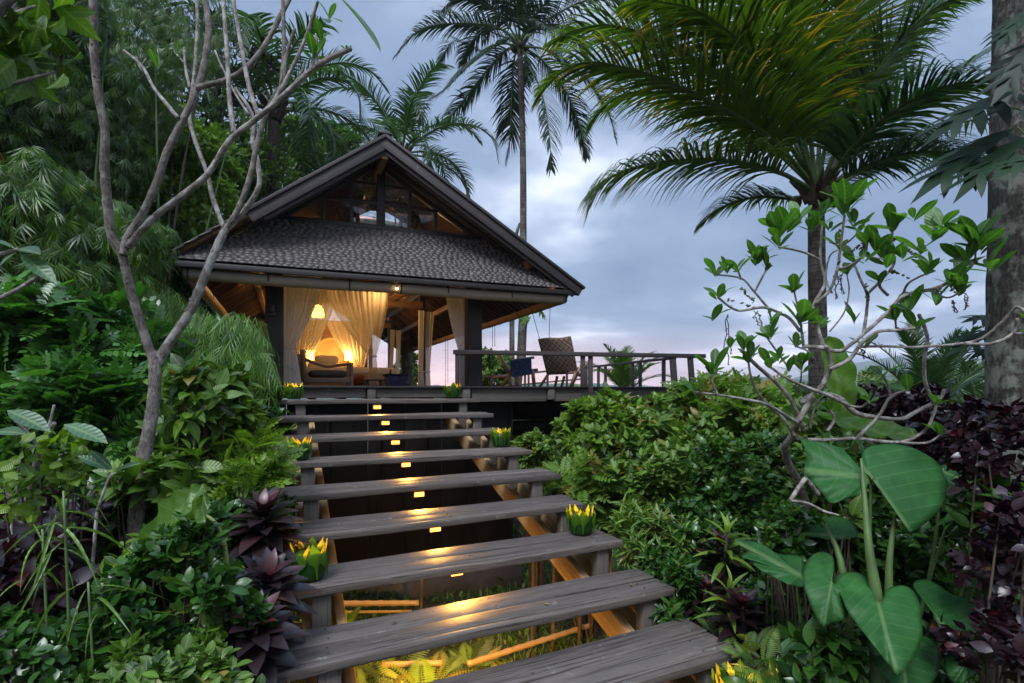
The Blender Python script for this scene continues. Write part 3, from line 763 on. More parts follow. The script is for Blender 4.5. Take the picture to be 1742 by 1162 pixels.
m_.add(V, tris=[(0, 1 + i, 1 + (i + 1) % n) for i in range(n)]); m_.build('panel', weave('headboard_weave', (0.30, 0.19, 0.09), (0.50, 0.35, 0.18), 20), hb)
m_ = MB(); tube(m_, [c + hv(ru * math.cos(a), 0, rz * math.sin(a)) for a in np.linspace(0, 2 * math.pi, 41)], .045, n=8, sub=1); m_.build('rim', M['bamboo'], hb, smooth=True)
WARM = (1.0, 0.56, 0.19)
M['glow'] = emis('lamp_shade_glow', (1.0, 0.50, 0.10), 6.5)
M['glow2'] = emis('pendant_glow', (1.0, 0.52, 0.10), 4.2)
M['brass'] = plain('dark_brass', (0.10, 0.07, 0.04), .4, .6)
for px, py, v, lab in ((527, 605, 5.9, 'left'), (592.5, 606, 5.9, 'right')):
    u = uh(px, v); z = zh(py, u, v)
    l = empty('table_lamp', tuple(H(u, v, DECK)), f'glowing bedside lamp on the {lab} of the oval headboard', 'lamp', 'bedside lamps')
    m_ = MB(); lathe(m_, H(u, v, z - .11), [(.0, 0), (.10, 0), (.085, .24), (.0, .24)], 16); m_.build('lamp_shade', M['glow'], l, smooth=False)
    m_ = MB(); lathe(m_, H(u, v, DECK + .36), [(.0, 0), (.07, 0), (.03, .05), (.02, .2), (.02, max(.25, z - .11 - DECK - .36))], 12); m_.build('lamp_stand', M['brass'], l, smooth=True)
    lamp('bedside_light', 'POINT', H(u, v - .16, z + .02), 42, (1.0, .50, .13), l, .10)
    m_ = MB(); pbox(m_, H(u - .16, v - .1, DECK), hv(.32, 0), hv(0, .3), (0, 0, .36)); tag(m_.build('bedside_table', M['teak'], bevel=.01), f'small wooden table under the {lab} bedside lamp', 'bedside table', 'bedside tables')
pv = 2.2; pu = uh(541, pv); pz = zh(527, pu, pv)
pl = empty('pendant_lamp', tuple(H(pu, pv, pz)), 'glowing dome shaped basket lamp hanging left of the bed', 'pendant lamp')
m_ = MB(); prof = [(.12 * math.cos(a) , .20 * math.sin(a) - .10) for a in np.linspace(0, 1.5, 9)]; lathe(m_, H(pu, pv, pz), [(.125, -.14)] + prof, 22); m_.build('shade', M['glow2'], pl, smooth=True)
m_ = MB()
for i in range(14):
    a0 = 2 * math.pi * i / 14
    tube(m_, [H(pu, pv, pz) + hv(r_ * 1.04 * math.cos(a0), r_ * 1.04 * math.sin(a0), z_) for r_, z_ in [(.125, -.15)] + prof], .0045, n=4, sub=1)
for zz, rr in ((-.14, .13), (-.03, .122), (.03, .10)): tube(m_, [H(pu, pv, pz) + hv(rr * math.cos(a), rr * math.sin(a), zz) for a in np.linspace(0, 2 * math.pi, 19)], .006, n=4, sub=1)
m_.build('cane_rib', M['bamboo'], pl)
m_ = MB(); tube(m_, [H(pu, pv, pz + .09), H(pu, pv, main_z(pu) - .1)], .006, n=5, sub=1); m_.build('cord', M['cord'], pl)
lamp('pendant_light', 'POINT', H(pu, pv - .17, pz - .18), 5, WARM, pl, .12)
# unseen warm fill lamps added to light the rafters and the gable edges
for i, (u, v, w) in enumerate(((-2.3, 4.6, 22), (-1.0, 3.0, 24), (-1.6, 6.6, 36), (-3.3, 2.6, 10), (-.2, 6.2, 16), (-2.1, 1.5, 14), (-.5, 1.5, 14))):
    e_ = empty('ceiling_fill', tuple(H(u, v, EYE + (1.95 if i < 5 else 2.75))), ['added fill light under the roof behind the long front curtain', 'added fill light under the roof above the armchair', 'added fill light under the roof above the oval headboard', 'added fill light for the left side rafters', 'added fill light for the rafters above the far curtains', 'added fill light behind the left half of the gable window', 'added fill light behind the right half of the gable window'][i], 'fill_light', 'added fill lights under the roof')
    m_ = MB(); lathe(m_, H(u, v, EYE + (1.95 if i < 5 else 2.75)), [(0, 0), (.03, 0), (.035, .05), (.03, .06)], 10); m_.build('housing', M['brass'], e_)
    lamp('ceiling_fill_lamp', 'POINT', H(u, v, EYE + (2.04 if i < 5 else 2.84)), w, WARM, e_, .05)
# two tiny bulbs under the front eave
for px, py, lab in ((675, 491, 'middle of the front eave'), (943, 487, 'right corner of the front eave')):
    u = uh(px, -.62); m_ = MB(); c = H(u, -.62, zh(py, u, -.62)); lathe(m_, c, [(0, -.02), (.018, -.012), (.02, 0), (.014, .014), (0, .018)], 12)
    tag(m_.build('eave_bulb', emis('bulb_glow_' + str(px), (1, .62, .22), 14), smooth=True), 'tiny lit bulb under the ' + lab, 'light bulb', 'tiny eave bulbs')
# storm lantern on the left front post
lt = empty('storm_lantern', tuple(H(uh(464, .2), .2, zh(540, -3, .2))), 'small dark storm lantern hanging on the left front post', 'lantern')
c = H(uh(464, .2), .2, zh(536, -3, .2)); m_ = MB(); lathe(m_, c, [(0, 0), (.05, 0), (.05, .03), (.02, .035), (.035, .07), (.035, .10), (.02, .13), (.03, .14), (0, .17)], 14); m_.build('body', plain('old_tin', (0.10, 0.10, 0.10), .35, .8), lt, smooth=True)
m_ = MB(); tube(m_, [c + hv(-.05, 0, .02), c + hv(-.06, 0, .14), c + hv(0, 0, .24), c + hv(.06, 0, .14), c + hv(.05, 0, .02)], .005, n=5); m_.build('handle', M['cord'], lt)

# ================================================================ furniture near the deck edge
# armchair, open side to the stairs
ac = empty('armchair', tuple(H(uh(557, 1.7), 1.7, DECK)), 'low wooden armchair with a brown seat cushion at the top of the stairs', 'armchair')
v = 1.5
u0, u1 = uh(519, v), uh(598, v)
for uu, nm in ((u0, 'leg'), (u1, 'leg')):
    for vv in (v, v + .62):
        m_ = MB(); prof = [(.035, 0), (.035, .12), (.05, .15), (.03, .18), (.045, .22), (.03, .27), (.035, .34)]
        if uu == u0 and vv == v: beam(m_, H(uu, vv, DECK), H(uu - .04, vv + .05, DECK + .66), .07, .07, (0, 1, 0))
        else: lathe(m_, H(uu, vv, DECK), prof + [(.03, .42)], 12)
        m_.build(nm, M['teak'], ac, smooth=not (uu == u0 and vv == v))
m_ = MB(); pbox(m_, H(u0, v - .02, DECK + .07), hv(u1 - u0, 0), hv(0, .05), (0, 0, .09)); pbox(m_, H(u0, v + .58, DECK + .07), hv(u1 - u0, 0), hv(0, .05), (0, 0, .09)); m_.build('seat_frame', M['teak'], ac, bevel=.006)
cushion(H((u0 + u1) / 2, v + .28, DECK + .235), (u1 - u0) / 2 - .06, .30, .075, plain('brown_cushion', (0.10, 0.075, 0.06), .9), ac, 'seat_cushion')
m_ = MB(); tube(m_, [H(u0 - .03, v + .02, DECK + .50), H(u0 + .25, v + .16, DECK + .40), H((u0 + u1) / 2, v + .20, DECK + .37), H(u1 - .2, v + .16, DECK + .40), H(u1, v + .02, DECK + .42)], .028, n=8, sub=5); m_.build('back_rail', M['teak'], ac, smooth=True)
m_ = MB(); beam(m_, H(u0 - .02, v, DECK + .42), H(u0 - .04, v + .62, DECK + .44), .06, .035); beam(m_, H(u1, v, DECK + .42), H(u1, v + .62, DECK + .44), .06, .035); m_.build('armrest', M['teak'], ac, bevel=.008)
# cabinet at the left
m_ = MB(); hbox(m_, 499, 516, 602, 660, 2.0, .5); tag(m_.build('cabinet', M['teak'], bevel=.01), 'plain brown cabinet between the long curtain and the armchair', 'cabinet')
# low table, bowl, stool, red throw
tbv = 1.5
lowt = empty('low_table', tuple(H(uh(645, tbv), tbv, DECK)), 'low wooden table lit by the bed lamps', 'table')
u0, u1 = uh(626, tbv), uh(662, tbv); zt1 = zh(643, u0, tbv)
m_ = MB(); pbox(m_, H(u0, tbv, zt1 - .04), hv(u1 - u0, 0), hv(0, .7), (0, 0, .04)); m_.build('table_top', M['teak'], lowt, bevel=.008)
for uu in (u0 + .03, u1 - .09):
    for vv in (tbv + .04, tbv + .58):
        m_ = MB(); pbox(m_, H(uu, vv, DECK), hv(.06, 0), hv(0, .06), (0, 0, zt1 - .042 - DECK)); m_.build('leg', M['teak'], lowt, bevel=.005)
bw = empty('flower_bowl', tuple(H(uh(663, 2.3), 2.3, DECK)), 'dark footed bowl with a small plant beside the low table', 'bowl')
c = H(uh(664, 2.2), 2.2, DECK); m_ = MB(); lathe(m_, c, [(0, 0), (.05, 0), (.02, .03), (.02, .10), (.11, .17), (.10, .175), (.02, .12)], 16); m_.build('dish', plain('dark_clay', (0.05, 0.025, 0.02), .5), bw, smooth=True)
m_ = MB(); tube(m_, [c + hv(0, 0, .14), c + hv(0.01, 0, .36)], [.05, .015], n=6, sub=2, rough=.3); m_.build('plant_stem', plain('dark_reddish_leaves', (0.08, 0.03, 0.02), .6), bw)
st = empty('striped_stool', tuple(H(uh(676, 1.5), 1.5, DECK)), 'dark blue striped cloth stool beside the low table', 'stool')
m_ = MB(); hbox(m_, 659, 692, 638, 657, 1.35, .4)
m_.build('seat', wood('blue_stripe', (0.02, 0.025, 0.05), (0.07, 0.08, 0.13), rough=.9, grain=.6), st, bevel=.02)
m_ = MB(); hbox(m_, 657, 694, 636, 639, 1.33, .44); m_.build('cover', M['black_board'], st, bevel=.005)
m_ = MB(); hbox(m_, 604, 621, 638, 657, 2.3, .35); tag(m_.build('red_throw', cloth('red_fabric', (0.26, 0.045, 0.02), .1), bevel=.05), 'dark red fabric draped between the armchair and the low table', 'throw')

# woven lounge chair on the deck, seen from behind
wc = empty('woven_chair', tuple(at(953, 656, 11.2)), 'woven rattan lounge chair on the open deck seen from behind', 'chair')
Yc = 11.2
bl, br, tl, tr_ = at(930, 636, Yc - .1), at(983, 633, Yc + .1), at(915, 577, Yc - .35), at(971, 572, Yc - .15)
V = []; Lc = []; n = 14
for j in range(n + 1):
    for i in range(n + 1):
        f, t = i / n, j / n; p = bl.lerp(br, f).lerp(tl.lerp(tr_, f), t); bulge = .05 * math.sin(math.pi * t) + .03 * math.sin(math.pi * f)
        p = p + Vector((0, -bulge, .012 * math.sin(f * 7) * t)); V.append(vec(p)); Lc.append((f * .7, t * .7, 0))
K = len(V); V2 = [q + np.array([0, .05, 0]) for q in V]
Q = []
for j in range(n):
    for i in range(n):
        a = j * (n + 1) + i; Q.append((a, a + 1, a + n + 2, a + n + 1)); Q.append((K + a, K + a + n + 1, K + a + n + 2, K + a + 1))
for i in range(n):
    Q.append((i, K + i, K + i + 1, i + 1)); a = n * (n + 1) + i; Q.append((a, a + 1, K + a + 1, K + a))
    a = i * (n + 1); Q.append((a, a + n + 1, K + a + n + 1, K + a)); a = i * (n + 1) + n; Q.append((a, K + a, K + a + n + 1, a + n + 1))
m_ = MB(); m_.add(V + V2, quads=Q, lc=Lc + Lc); m_.build('backrest', M['weave'], wc, smooth=True)
m_ = MB(); a = at(931, 638, Yc); pbox(m_, a, at(984, 636, Yc) - a, (0.1, .55, .04), (0, 0, .06)); m_.build('seat', M['weave'], wc, bevel=.02)
for p, q, Y in (((933, 636), (918, 657), Yc), ((979, 634), (970, 657), Yc), ((948, 640), (944, 657), Yc + .5), ((960, 640), (955, 657), Yc + .5), ((990, 618), (972, 657), Yc + .3)):
    m_ = MB(); a, b = at(*p, Y), at(*q, Y); b.z = DECK; tube(m_, [a, b], [.032, .03], n=7, sub=1); m_.build('leg', M['teak'], wc, smooth=True)
m_ = MB(); tube(m_, [at(985, 640, Yc), at(1003, 613, Yc - .2), at(1008, 600, Yc + .1)], .03, n=7, sub=3); m_.build('armrest', M['teak'], wc, smooth=True)
# wooden lounger frame with a blue batik cloth
wl_ = empty('wooden_lounge_chair', tuple(at(880, 656, 11.4)), 'rustic lounge chair of round branches on the deck left of the woven chair', 'chair')
Yl = 11.6
for p, q in (((846, 600), (870, 640)), ((872, 632), (853, 657)), ((906, 630), (909, 657)), ((880, 640), (880, 657)), ((866, 640), (869, 657))):
    m_ = MB(); a, b = at(*p, Yl), at(*q, Yl); 
    if q[1] == 657: b.z = DECK
    tube(m_, [a, b], [.045, .04], n=7, sub=1, rough=.05); m_.build('leg', M['teak'], wl_, smooth=True)
m_ = MB(); tube(m_, [at(868, 614, Yl - .1), at(909, 608, Yl - .1)], .03, n=7, sub=1); tube(m_, [at(866, 634, Yl + .1), at(915, 629, Yl)], .035, n=7, sub=1); tube(m_, [at(838, 643, Yl + .2), at(868, 640, Yl + .2)], .03, n=7, sub=1); m_.build('rail', M['teak'], wl_, smooth=True)
bm, bnt, bp, bo = newmat('blue_batik'); lc = attr(bnt, 'lc').outputs['Vector']
vo = bnt.nodes.new('ShaderNodeTexVoronoi'); vo.inputs['Scale'].default_value = 26; bnt.links.new(lc, vo.inputs[0])
set_(bnt, bp.inputs['Base Color'], ramp(bnt, vo.outputs['Distance'], [(0.1, (0.16, 0.26, 0.42)), (0.35, (0.03, 0.09, 0.22)), (0.6, (0.02, 0.06, 0.16))])); bp.inputs['Roughness'].default_value = .9
a, b, c_, d = at(868, 613, Yl - .16), at(904, 607, Yl - .16), at(905, 637, Yl - .14), at(872, 642, Yl - .14); V = []; Lc = []; n = 12
for j in range(n + 1):
    for i in range(n + 1):
        f, t = i / n, j / n; p = a.lerp(b, f).lerp(d.lerp(c_, f), t) + Vector((0, .015 * math.sin(f * 14) * t, 0)); V.append(vec(p)); Lc.append((f * .6, t * .5, 0))
for i in range(n + 1): V.append(V[i] + np.array([0, .1, .0])); Lc.append(Lc[i])
for i in range(n + 1): V.append(V[i] + np.array([0, .13, -.25])); Lc.append(Lc[i])
Q = [(j * (n + 1) + i, j * (n + 1) + i + 1, (j + 1) * (n + 1) + i + 1, (j + 1) * (n + 1) + i) for j in range(n) for i in range(n)]
k0 = (n + 1) ** 2; Q += [(i, k0 + i, k0 + i + 1, i + 1) for i in range(n)] + [(k0 + i, k0 + n + 1 + i, k0 + n + 2 + i, k0 + i + 1) for i in range(n)]
m_ = MB(); m_.add(V, quads=Q, lc=Lc); tag(m_.build('batik_cloth', bm, smooth=True), 'blue patterned cloth hung over the rustic lounge chair', 'cloth')

# ================================================================ step lights
M['steplamp'] = emis('step_light_glow', (1.0, 0.30, 0.05), 4.5)
def ordn(k): return ['', 'top', 'second', 'third', 'fourth', 'fifth', 'sixth', 'seventh', 'eighth'][k]
for k in range(1, 9):
    px, py = {1: (642, 693), 2: (656, 720), 3: (673, 753), 4: (691, 791), 5: (713.5, 841.5), 6: (741, 900.5), 7: (778, 975), 8: (826, 1068)}[k]
    r, z = tread_right(k); zl = z - .066 - .038; Y = 900 * (EYE - zl) / (py - HY); p = at(px, py, Y)
    s = empty('step_light', tuple(p + Vector((0, .05, .04))), f'small amber step light under the {ordn(k)} tread from the deck', 'step light', 'amber step lights')
    ang = math.atan2(BS[1], BS[0]); ux, uy = Vector((BS[0], BS[1], 0)), Vector((AS[0], AS[1], 0))
    m_ = MB(); o = p - ux * .06 + uy * .012 - Vector((0, 0, .028)); pbox(m_, o, ux * .12, uy * .06, (0, 0, .064)); m_.build('housing', M['brass'], s, bevel=.003)
    m_ = MB(); o = p - ux * .048 - Vector((0, 0, .020)); pbox(m_, o, ux * .096, uy * .010, (0, 0, .042)); m_.build('lens', M['steplamp'], s)
    e_ = (Matrix.Rotation(ang, 3, 'Z') @ Matrix.Rotation(R(28), 3, 'X')).to_euler()
    l = lamp('step_lamp', 'SPOT', p - uy * .03 - Vector((0, 0, .03)), (36 if k < 7 else 75) if k < 8 else 560, (1.0, 0.47, 0.07), s, .06, spot=150)
    l.rotation_euler = (Matrix.Rotation(ang, 3, 'Z') @ Matrix.Rotation(R(-30 if k < 8 else 32), 3, 'X')).to_euler()

# ================================================================ banana leaf candle cups
M['cup_dark'] = leafmat('banana_leaf_cup', (0.012, 0.045, 0.010), (0.022, 0.075, 0.012), trans=.35, rough=.3, tcol=(1.6, 1.9, .5))
M['cup_leaf'] = leafmat('folded_leaf_petal', (0.035, 0.12, 0.010), (0.10, 0.21, 0.014), trans=.5, rough=.35, tcol=(1.8, 1.7, .5))
M['cup_tip'] = leafmat('yellow_flower_tip', (0.50, 0.38, 0.02), (0.80, 0.60, 0.03), trans=.5, rough=.5, tcol=(1.2, 1.0, .6))
M['flame'] = emis('candle_flame', (1.0, .66, .2), 30)
M['wax'] = plain('white_wax', (.7, .65, .5), .6)
def cup():
    root = empty('leaf_candle_cup', (0, 0, 0), None, None)
    m_ = MB(); lathe(m_, (0, 0, 0), [(0, 0), (.078, 0), (.098, .02), (.108, .07), (.104, .13), (.095, .17), (.090, .17), (.098, .07), (.07, .01), (0, .008)], 28); m_.build('bowl', M['cup_dark'], root, smooth=True)
    for i in range(7):
        a0 = 2 * math.pi * i / 7 + random.uniform(-.14, .14); m_ = MB(); V = []; Lc = []; n = 9
        tw = random.uniform(-.28, .28); hh = random.uniform(.74, 1.12); lean = random.uniform(-.02, .035)
        for j in range(n + 1):
            t = j / n; w = [.006, .007, .008, .014, .040, .052, .050, .036, .018, .001][j]; z = .02 + t * .215 * hh; rr = .112 + lean * t * t + .012 * math.sin(t * 3) + (.012 * max(0, t - .75) / .25)
            for s in (-1, -.5, 0, .5, 1):
                a = a0 + s * w / rr + tw * t; rad = rr + .010 * (1 - s * s) - .0
                V.append((rad * math.cos(a), rad * math.sin(a), z + .006 * abs(s))); Lc.append((s * w, t, 0))
        Q = [(j * 5 + i_, j * 5 + i_ + 1, (j + 1) * 5 + i_ + 1, (j + 1) * 5 + i_) for j in range(n) for i_ in range(4)]
        m_.add(V, quads=Q, lc=Lc, var=random.random()); m_.build('leaf_petal', M['cup_leaf'], root, smooth=True)
        m_ = MB(); V = []; a1 = a0 + math.pi / 7
        for j in range(6):
            t = j / 5; w = [.010, .016, .021, .017, .009, .001][j]; z = .150 + t * .092 * random.uniform(.98, 1.05); rr = .100 + .022 * t
            for s in (-1, 0, 1):
                a = a1 + s * w / rr + .25 * t * math.sin(i * 2.3); V.append(((rr + .006 * (1 - abs(s))) * math.cos(a), (rr + .006 * (1 - abs(s))) * math.sin(a), z))
        m_.add(V, quads=[(j * 3 + i_, j * 3 + i_ + 1, (j + 1) * 3 + i_ + 1, (j + 1) * 3 + i_) for j in range(5) for i_ in range(2)], var=random.random()); m_.build('yellow_tip', M['cup_tip'], root, smooth=True)
    m_ = MB(); lathe(m_, (0, 0, .012), [(0, 0), (.03, 0), (.03, .05), (0, .05)], 14); cd = m_.build('candle', M['wax'], root)
    m_ = MB(); lathe(m_, (0, 0, .068), [(0, 0), (.006, .008), (.005, .018), (0, .03)], 8); f = m_.build('flame', M['flame'], None, smooth=True); f.parent = cd
    lamp('candle_light', 'POINT', (0, 0, .12), 2.0, (1.0, .62, .16), root, .02)
    return root
def copy_tree(o, parent=None):
    c = o.copy(); col.objects.link(c); c.parent = parent
    for ch in list(o.children): copy_tree(ch, c)
    return c
cup0 = cup(); kids = None
for i, (px, pb, k, lab, w) in enumerate(((500, 677, 1, 'green leaf candle cup at the left end of the top tread', 0), (770, 673.5, 1, 'green leaf candle cup at the right end of the top tread', 0),
        (509, 783, 4, 'green leaf candle cup at the left end of a middle tread', 0), (852, 760, 4, 'green leaf candle cup at the right end of a middle tread', 0),
        (526, 986, 7, 'large looking leaf candle cup at the left end of a lower tread', 0), (988, 908, 7, 'green leaf candle cup near the right end of a lower tread', 0),
        (1251, 1230, 10, 'leaf candle cup at the bottom edge with only its yellow tips in view', 0))):
    c = cup0 if i == 0 else cup()
    r, z = tread_right(k); Y = 900 * (EYE - z) / (pb - HY)
    Y = min(max(Y, 0), 99)
    if k == 1: Y = {500: 7.62, 770: 8.62}[px]
    if k == 10: Y = 3.22
    c.location = ((px - CX) / F * Y, Y, z + .004); c.rotation_euler.z = i * 1.3 + .2
    s = 1.05 if k > 5 else 1.0; c.scale = (s, s, s * (1.06 if i == 4 else 1))
    tag(c, lab, 'candle cup', 'leaf candle cups on the stairs')
# ================================================================ terrain and hills
def sm(a, b, x):
    t = np.clip((np.asarray(x, dtype=float) - a) / (b - a), 0, 1); return t * t * (3 - 2 * t)
def gz(x, y):
    x = np.asarray(x, dtype=float); y = np.asarray(y, dtype=float)
    z = 1.75 - 1.15 * sm(1.5, 6.0, y) - 0.45 * sm(6.0, 10.0, y)
    z = z + 0.55 * sm(-1.5, -4.0, x) * sm(1, 4, y) + 0.35 * sm(2.0, 4.5, x) * (1 - sm(7, 12, y))
    z = z + 0.05 * np.sin(x * 1.9 + y * .7) * np.cos(y * 1.3) + .03 * np.sin(x * 5.1) * np.cos(y * 4.3)
    r = np.hypot(x * .8, y)
    z = z - 9.0 * sm(24, 75, r) - 10 * sm(80, 400, r) * (y > -50)
    return z
g1 = np.concatenate([-np.geomspace(1900, 14, 36), np.linspace(-13, 13, 90), np.geomspace(14, 1900, 36)])
g2 = np.concatenate([-np.geomspace(380, 5, 16), np.linspace(-4, 20, 84), np.geomspace(21, 1700, 44)])
GX, GY = np.meshgrid(g1, g2); V = np.stack([GX.ravel(), GY.ravel(), gz(GX, GY).ravel()], 1)
nx_ = len(g1); Q = [(j * nx_ + i, j * nx_ + i + 1, (j + 1) * nx_ + i + 1, (j + 1) * nx_ + i) for j in range(len(g2) - 1) for i in range(nx_ - 1)]
gm_, nt, p, out = newmat('damp_soil_and_moss'); geo = nt.nodes.new('ShaderNodeNewGeometry')
a_ = noise(nt, geo.outputs['Position'], 1.3, 5); b_ = noise(nt, geo.outputs['Position'], 14, 5)
c = mixc(nt, ramp(nt, a_, [(.42, (0, 0, 0)), (.56, (1, 1, 1))]), ramp(nt, b_, [(.3, (0.012, 0.010, 0.007)), (.7, (0.040, 0.030, 0.020))]), ramp(nt, b_, [(.3, (0.008, 0.018, 0.006)), (.7, (0.025, 0.05, 0.014))]))
set_(nt, p.inputs['Base Color'], c); p.inputs['Roughness'].default_value = .95; bump(nt, p, b_, .8, .05)
m_ = MB(); m_.add(V, quads=Q); tag(m_.build('ground', gm_, smooth=True), kind='structure')
def ridge(name, x0, x1, y0, depth, prof, seed, treeh, mat):
    """a real hill range: a strip of terrain rising from y0 to its crest and falling behind it"""
    rs = np.random.default_rng(seed); nx, ny = 360, 26
    xs = np.linspace(x0, x1, nx); hs = prof(xs); V = []
    bumps = np.convolve(rs.random(nx), np.ones(3) / 3, 'same') * treeh
    for j in range(ny):
        t = j / (ny - 1); e_ = np.sin(min(t * 1.35, 1) * math.pi / 2) if t < .74 else math.cos((t - .74) / .26 * math.pi / 2)
        jit = np.convolve(rs.random(nx), np.ones(4) / 4, 'same') * treeh * (1.0)
        zz = -26 + (hs + 26) * e_ + (bumps if .6 < t < .8 else jit) * min(1, e_ * 1.2)
        V.append(np.stack([xs + rs.normal(size=nx) * 2, np.full(nx, y0 + depth * t), zz], 1))
    V = np.concatenate(V); Q = [(j * nx + i, j * nx + i + 1, (j + 1) * nx + i + 1, (j + 1) * nx + i) for j in range(ny - 1) for i in range(nx - 1)]
    m_ = MB(); m_.add(V, quads=Q); tag(m_.build(name, mat), kind='structure')
fm, nt, p, out = newmat('far_forest'); geo = nt.nodes.new('ShaderNodeNewGeometry')
a_ = noise(nt, geo.outputs['Position'], .03, 5); set_(nt, p.inputs['Base Color'], ramp(nt, a_, [(.35, (0.018, 0.040, 0.020)), (.65, (0.05, 0.09, 0.045))])); p.inputs['Roughness'].default_value = 1
ridge('hills', -300, 900, 480, 240, lambda x: 9 + 8.5 * sm(190, 275, x) - 3.5 * sm(300, 400, x) + 14 * sm(400, 540, x) + 2.2 * np.sin(x / 34), 3, 4.5, fm)
ridge('hills', -700, 1900, 1200, 400, lambda x: 12 + 17 * sm(400, 540, x) + 74 * sm(720, 1150, x) + 7 * np.sin(x / 120) + 4 * np.sin(x / 44), 5, 6, fm)

# ================================================================ foliage builders
def rot_to(t, nrm):
    """rows = (side, tip direction, face normal) from arrays of tip directions and rough normals"""
    t = t / (np.linalg.norm(t, axis=1)[:, None] + 1e-9)
    s = np.cross(t, nrm); s /= np.linalg.norm(s, axis=1)[:, None] + 1e-9
    n = np.cross(s, t)
    return s, t, n
def scatter(mb, tmpl, pos, tip, nrm, size, var, width=1.0):
    """tmpl = (verts(m,3) in side, tip, normal units, quads, tris, lc) copied to every position"""
    tv, tq, tt, tl = tmpl; N = len(pos)
    if N == 0: return
    s, t, n = rot_to(np.asarray(tip, float), np.asarray(nrm, float))
    size = np.broadcast_to(np.asarray(size, float), (N,)); width = np.broadcast_to(np.asarray(width, float), (N,))
    V = (pos[:, None, :] + size[:, None, None] * (tv[None, :, 0, None] * width[:, None, None] * s[:, None, :] + tv[None, :, 1, None] * t[:, None, :] + tv[None, :, 2, None] * n[:, None, :]))
    m = len(tv); off = (np.arange(N) * m)
    q = (np.asarray(tq)[None] + off[:, None, None]).reshape(-1, 4) if len(tq) else None
    tr = (np.asarray(tt)[None] + off[:, None, None]).reshape(-1, 3) if len(tt) else None
    mb.add(V.reshape(-1, 3), quads=q, tris=tr, var=np.repeat(np.clip(var, 0, 1), m), lc=np.tile(tl, (N, 1)))
def leaf_tmpl(w=.5, n=4, droop=.15, fold=.12, peak=.45, tipp=1.0):
    """a leaf with a midrib: width profile peaks at `peak`; unit length"""
    v = []; l = []
    for i in range(n + 1):
        t = i / n
        if t <= peak: ww = math.sin(t / peak * math.pi / 2) ** .8
        else: ww = math.cos((t - peak) / (1 - peak) * math.pi / 2) ** tipp
        ww *= w / 2
        if i in (0, n): v.append((0, t, -droop * t * t)); l.append((0, t, 0))
        else:
            for s in (-1, 0, 1): v.append((s * ww, t, -droop * t * t + (fold * ww if s else 0))); l.append((s * ww, t, 0))
    q = []; tr = []
    tr += [(0, 2, 1), (0, 3, 2)]
    for i in range(1, n - 1):
        a = 1 + (i - 1) * 3; q += [(a, a + 1, a + 4, a + 3), (a + 1, a + 2, a + 5, a + 4)]
    a = 1 + (n - 2) * 3; b = len(v) - 1; tr += [(a, a + 1, b), (a + 1, a + 2, b)]
    return np.array(v, float), q, tr, np.array(l, float)
def merge_tmpl(parts):
    v = []; q = []; t = []; l = []; k = 0
    for tv, tq, tt, tl in parts:
        v.append(tv); l.append(tl); q += [tuple(i + k for i in f) for f in tq]; t += [tuple(i + k for i in f) for f in tt]; k += len(tv)
    return np.concatenate(v), q, t, np.concatenate(l)
def place_tmpl(tm, pos, ang, size, dip=0.0, roll=0.0):
    tv, q, t, l = tm; c, s = math.cos(ang), math.sin(ang); v = tv * size
    x = v[:, 0] * c + v[:, 1] * s; y = -v[:, 0] * s + v[:, 1] * c; z = v[:, 2] - dip * np.hypot(v[:, 0], v[:, 1]) + roll * v[:, 0]
    return np.stack([x + pos[0], y + pos[1], z + pos[2]], 1), q, t, l
L_ROUND = leaf_tmpl(.58, 5, .18, .16, .52, .75)
L_SMALL = leaf_tmpl(.50, 2, .12, .15, .5)
L_OVAL = leaf_tmpl(.52, 4, .16, .22, .45, 1.15)
L_BROAD = leaf_tmpl(.46, 6, .30, .25, .45, 1.1)
L_OBOV = leaf_tmpl(.44, 8, .14, .12, .64, .75)
L_BAMBOO = leaf_tmpl(.105, 2, .25, .2, .4)
L_THIN = leaf_tmpl(.07, 2, .4, .2, .4)
L_LANCE = leaf_tmpl(.22, 4, .28, .3, .42)
L_STRAP = leaf_tmpl(.24, 7, .75, .35, .45)
L_CORDY = leaf_tmpl(.30, 7, .55, .35, .56, .9)
def pinnate(pairs=6, ll=.30, lw=.55, droop=.3):
    parts = []; lf = leaf_tmpl(lw, 3, .12, .15, .5)
    for i in range(pairs):
        t = .18 + .74 * i / (pairs - 1)
        for s in (-1, 1): parts.append(place_tmpl(lf, (0, t, -droop * t * t), s * 1.12, ll * (.75 + .4 * math.sin(math.pi * t)), .12))
    parts.append(place_tmpl(lf, (0, .98, -droop), 0, ll * .9, .3))
    rv = np.array([(-.008, 0, 0), (.008, 0, 0), (.006, .5, -droop * .25), (-.006, .5, -droop * .25), (.003, 1, -droop), (-.003, 1, -droop)]); parts.append((rv, [(0, 1, 2, 3), (3, 2, 4, 5)], [], rv * 0))
    return merge_tmpl(parts)
T_PINN = pinnate(6, .30, .55); T_PINN_S = pinnate(8, .22, .5, .25)
def fern_tmpl():
    parts = []; lf = leaf_tmpl(.20, 3, .2, .1, .3)
    for i in range(20):
        t = .10 + .88 * i / 19; L_ = .27 * math.sin(math.pi * min(1, t * .9 + .12)) ** .7
        for s in (-1, 1): parts.append(place_tmpl(lf, (0, t, .25 * t - .55 * t * t), s * 1.25, max(.03, L_), .2))
    rv = np.array([(-.007, 0, 0), (.007, 0, 0), (.005, .5, -.01), (-.005, .5, -.01), (.002, 1, -.3), (-.002, 1, -.3)]); parts.append((rv, [(0, 1, 2, 3), (3, 2, 4, 5)], [], rv * 0))
    return merge_tmpl(parts)
T_FERN = fern_tmpl()
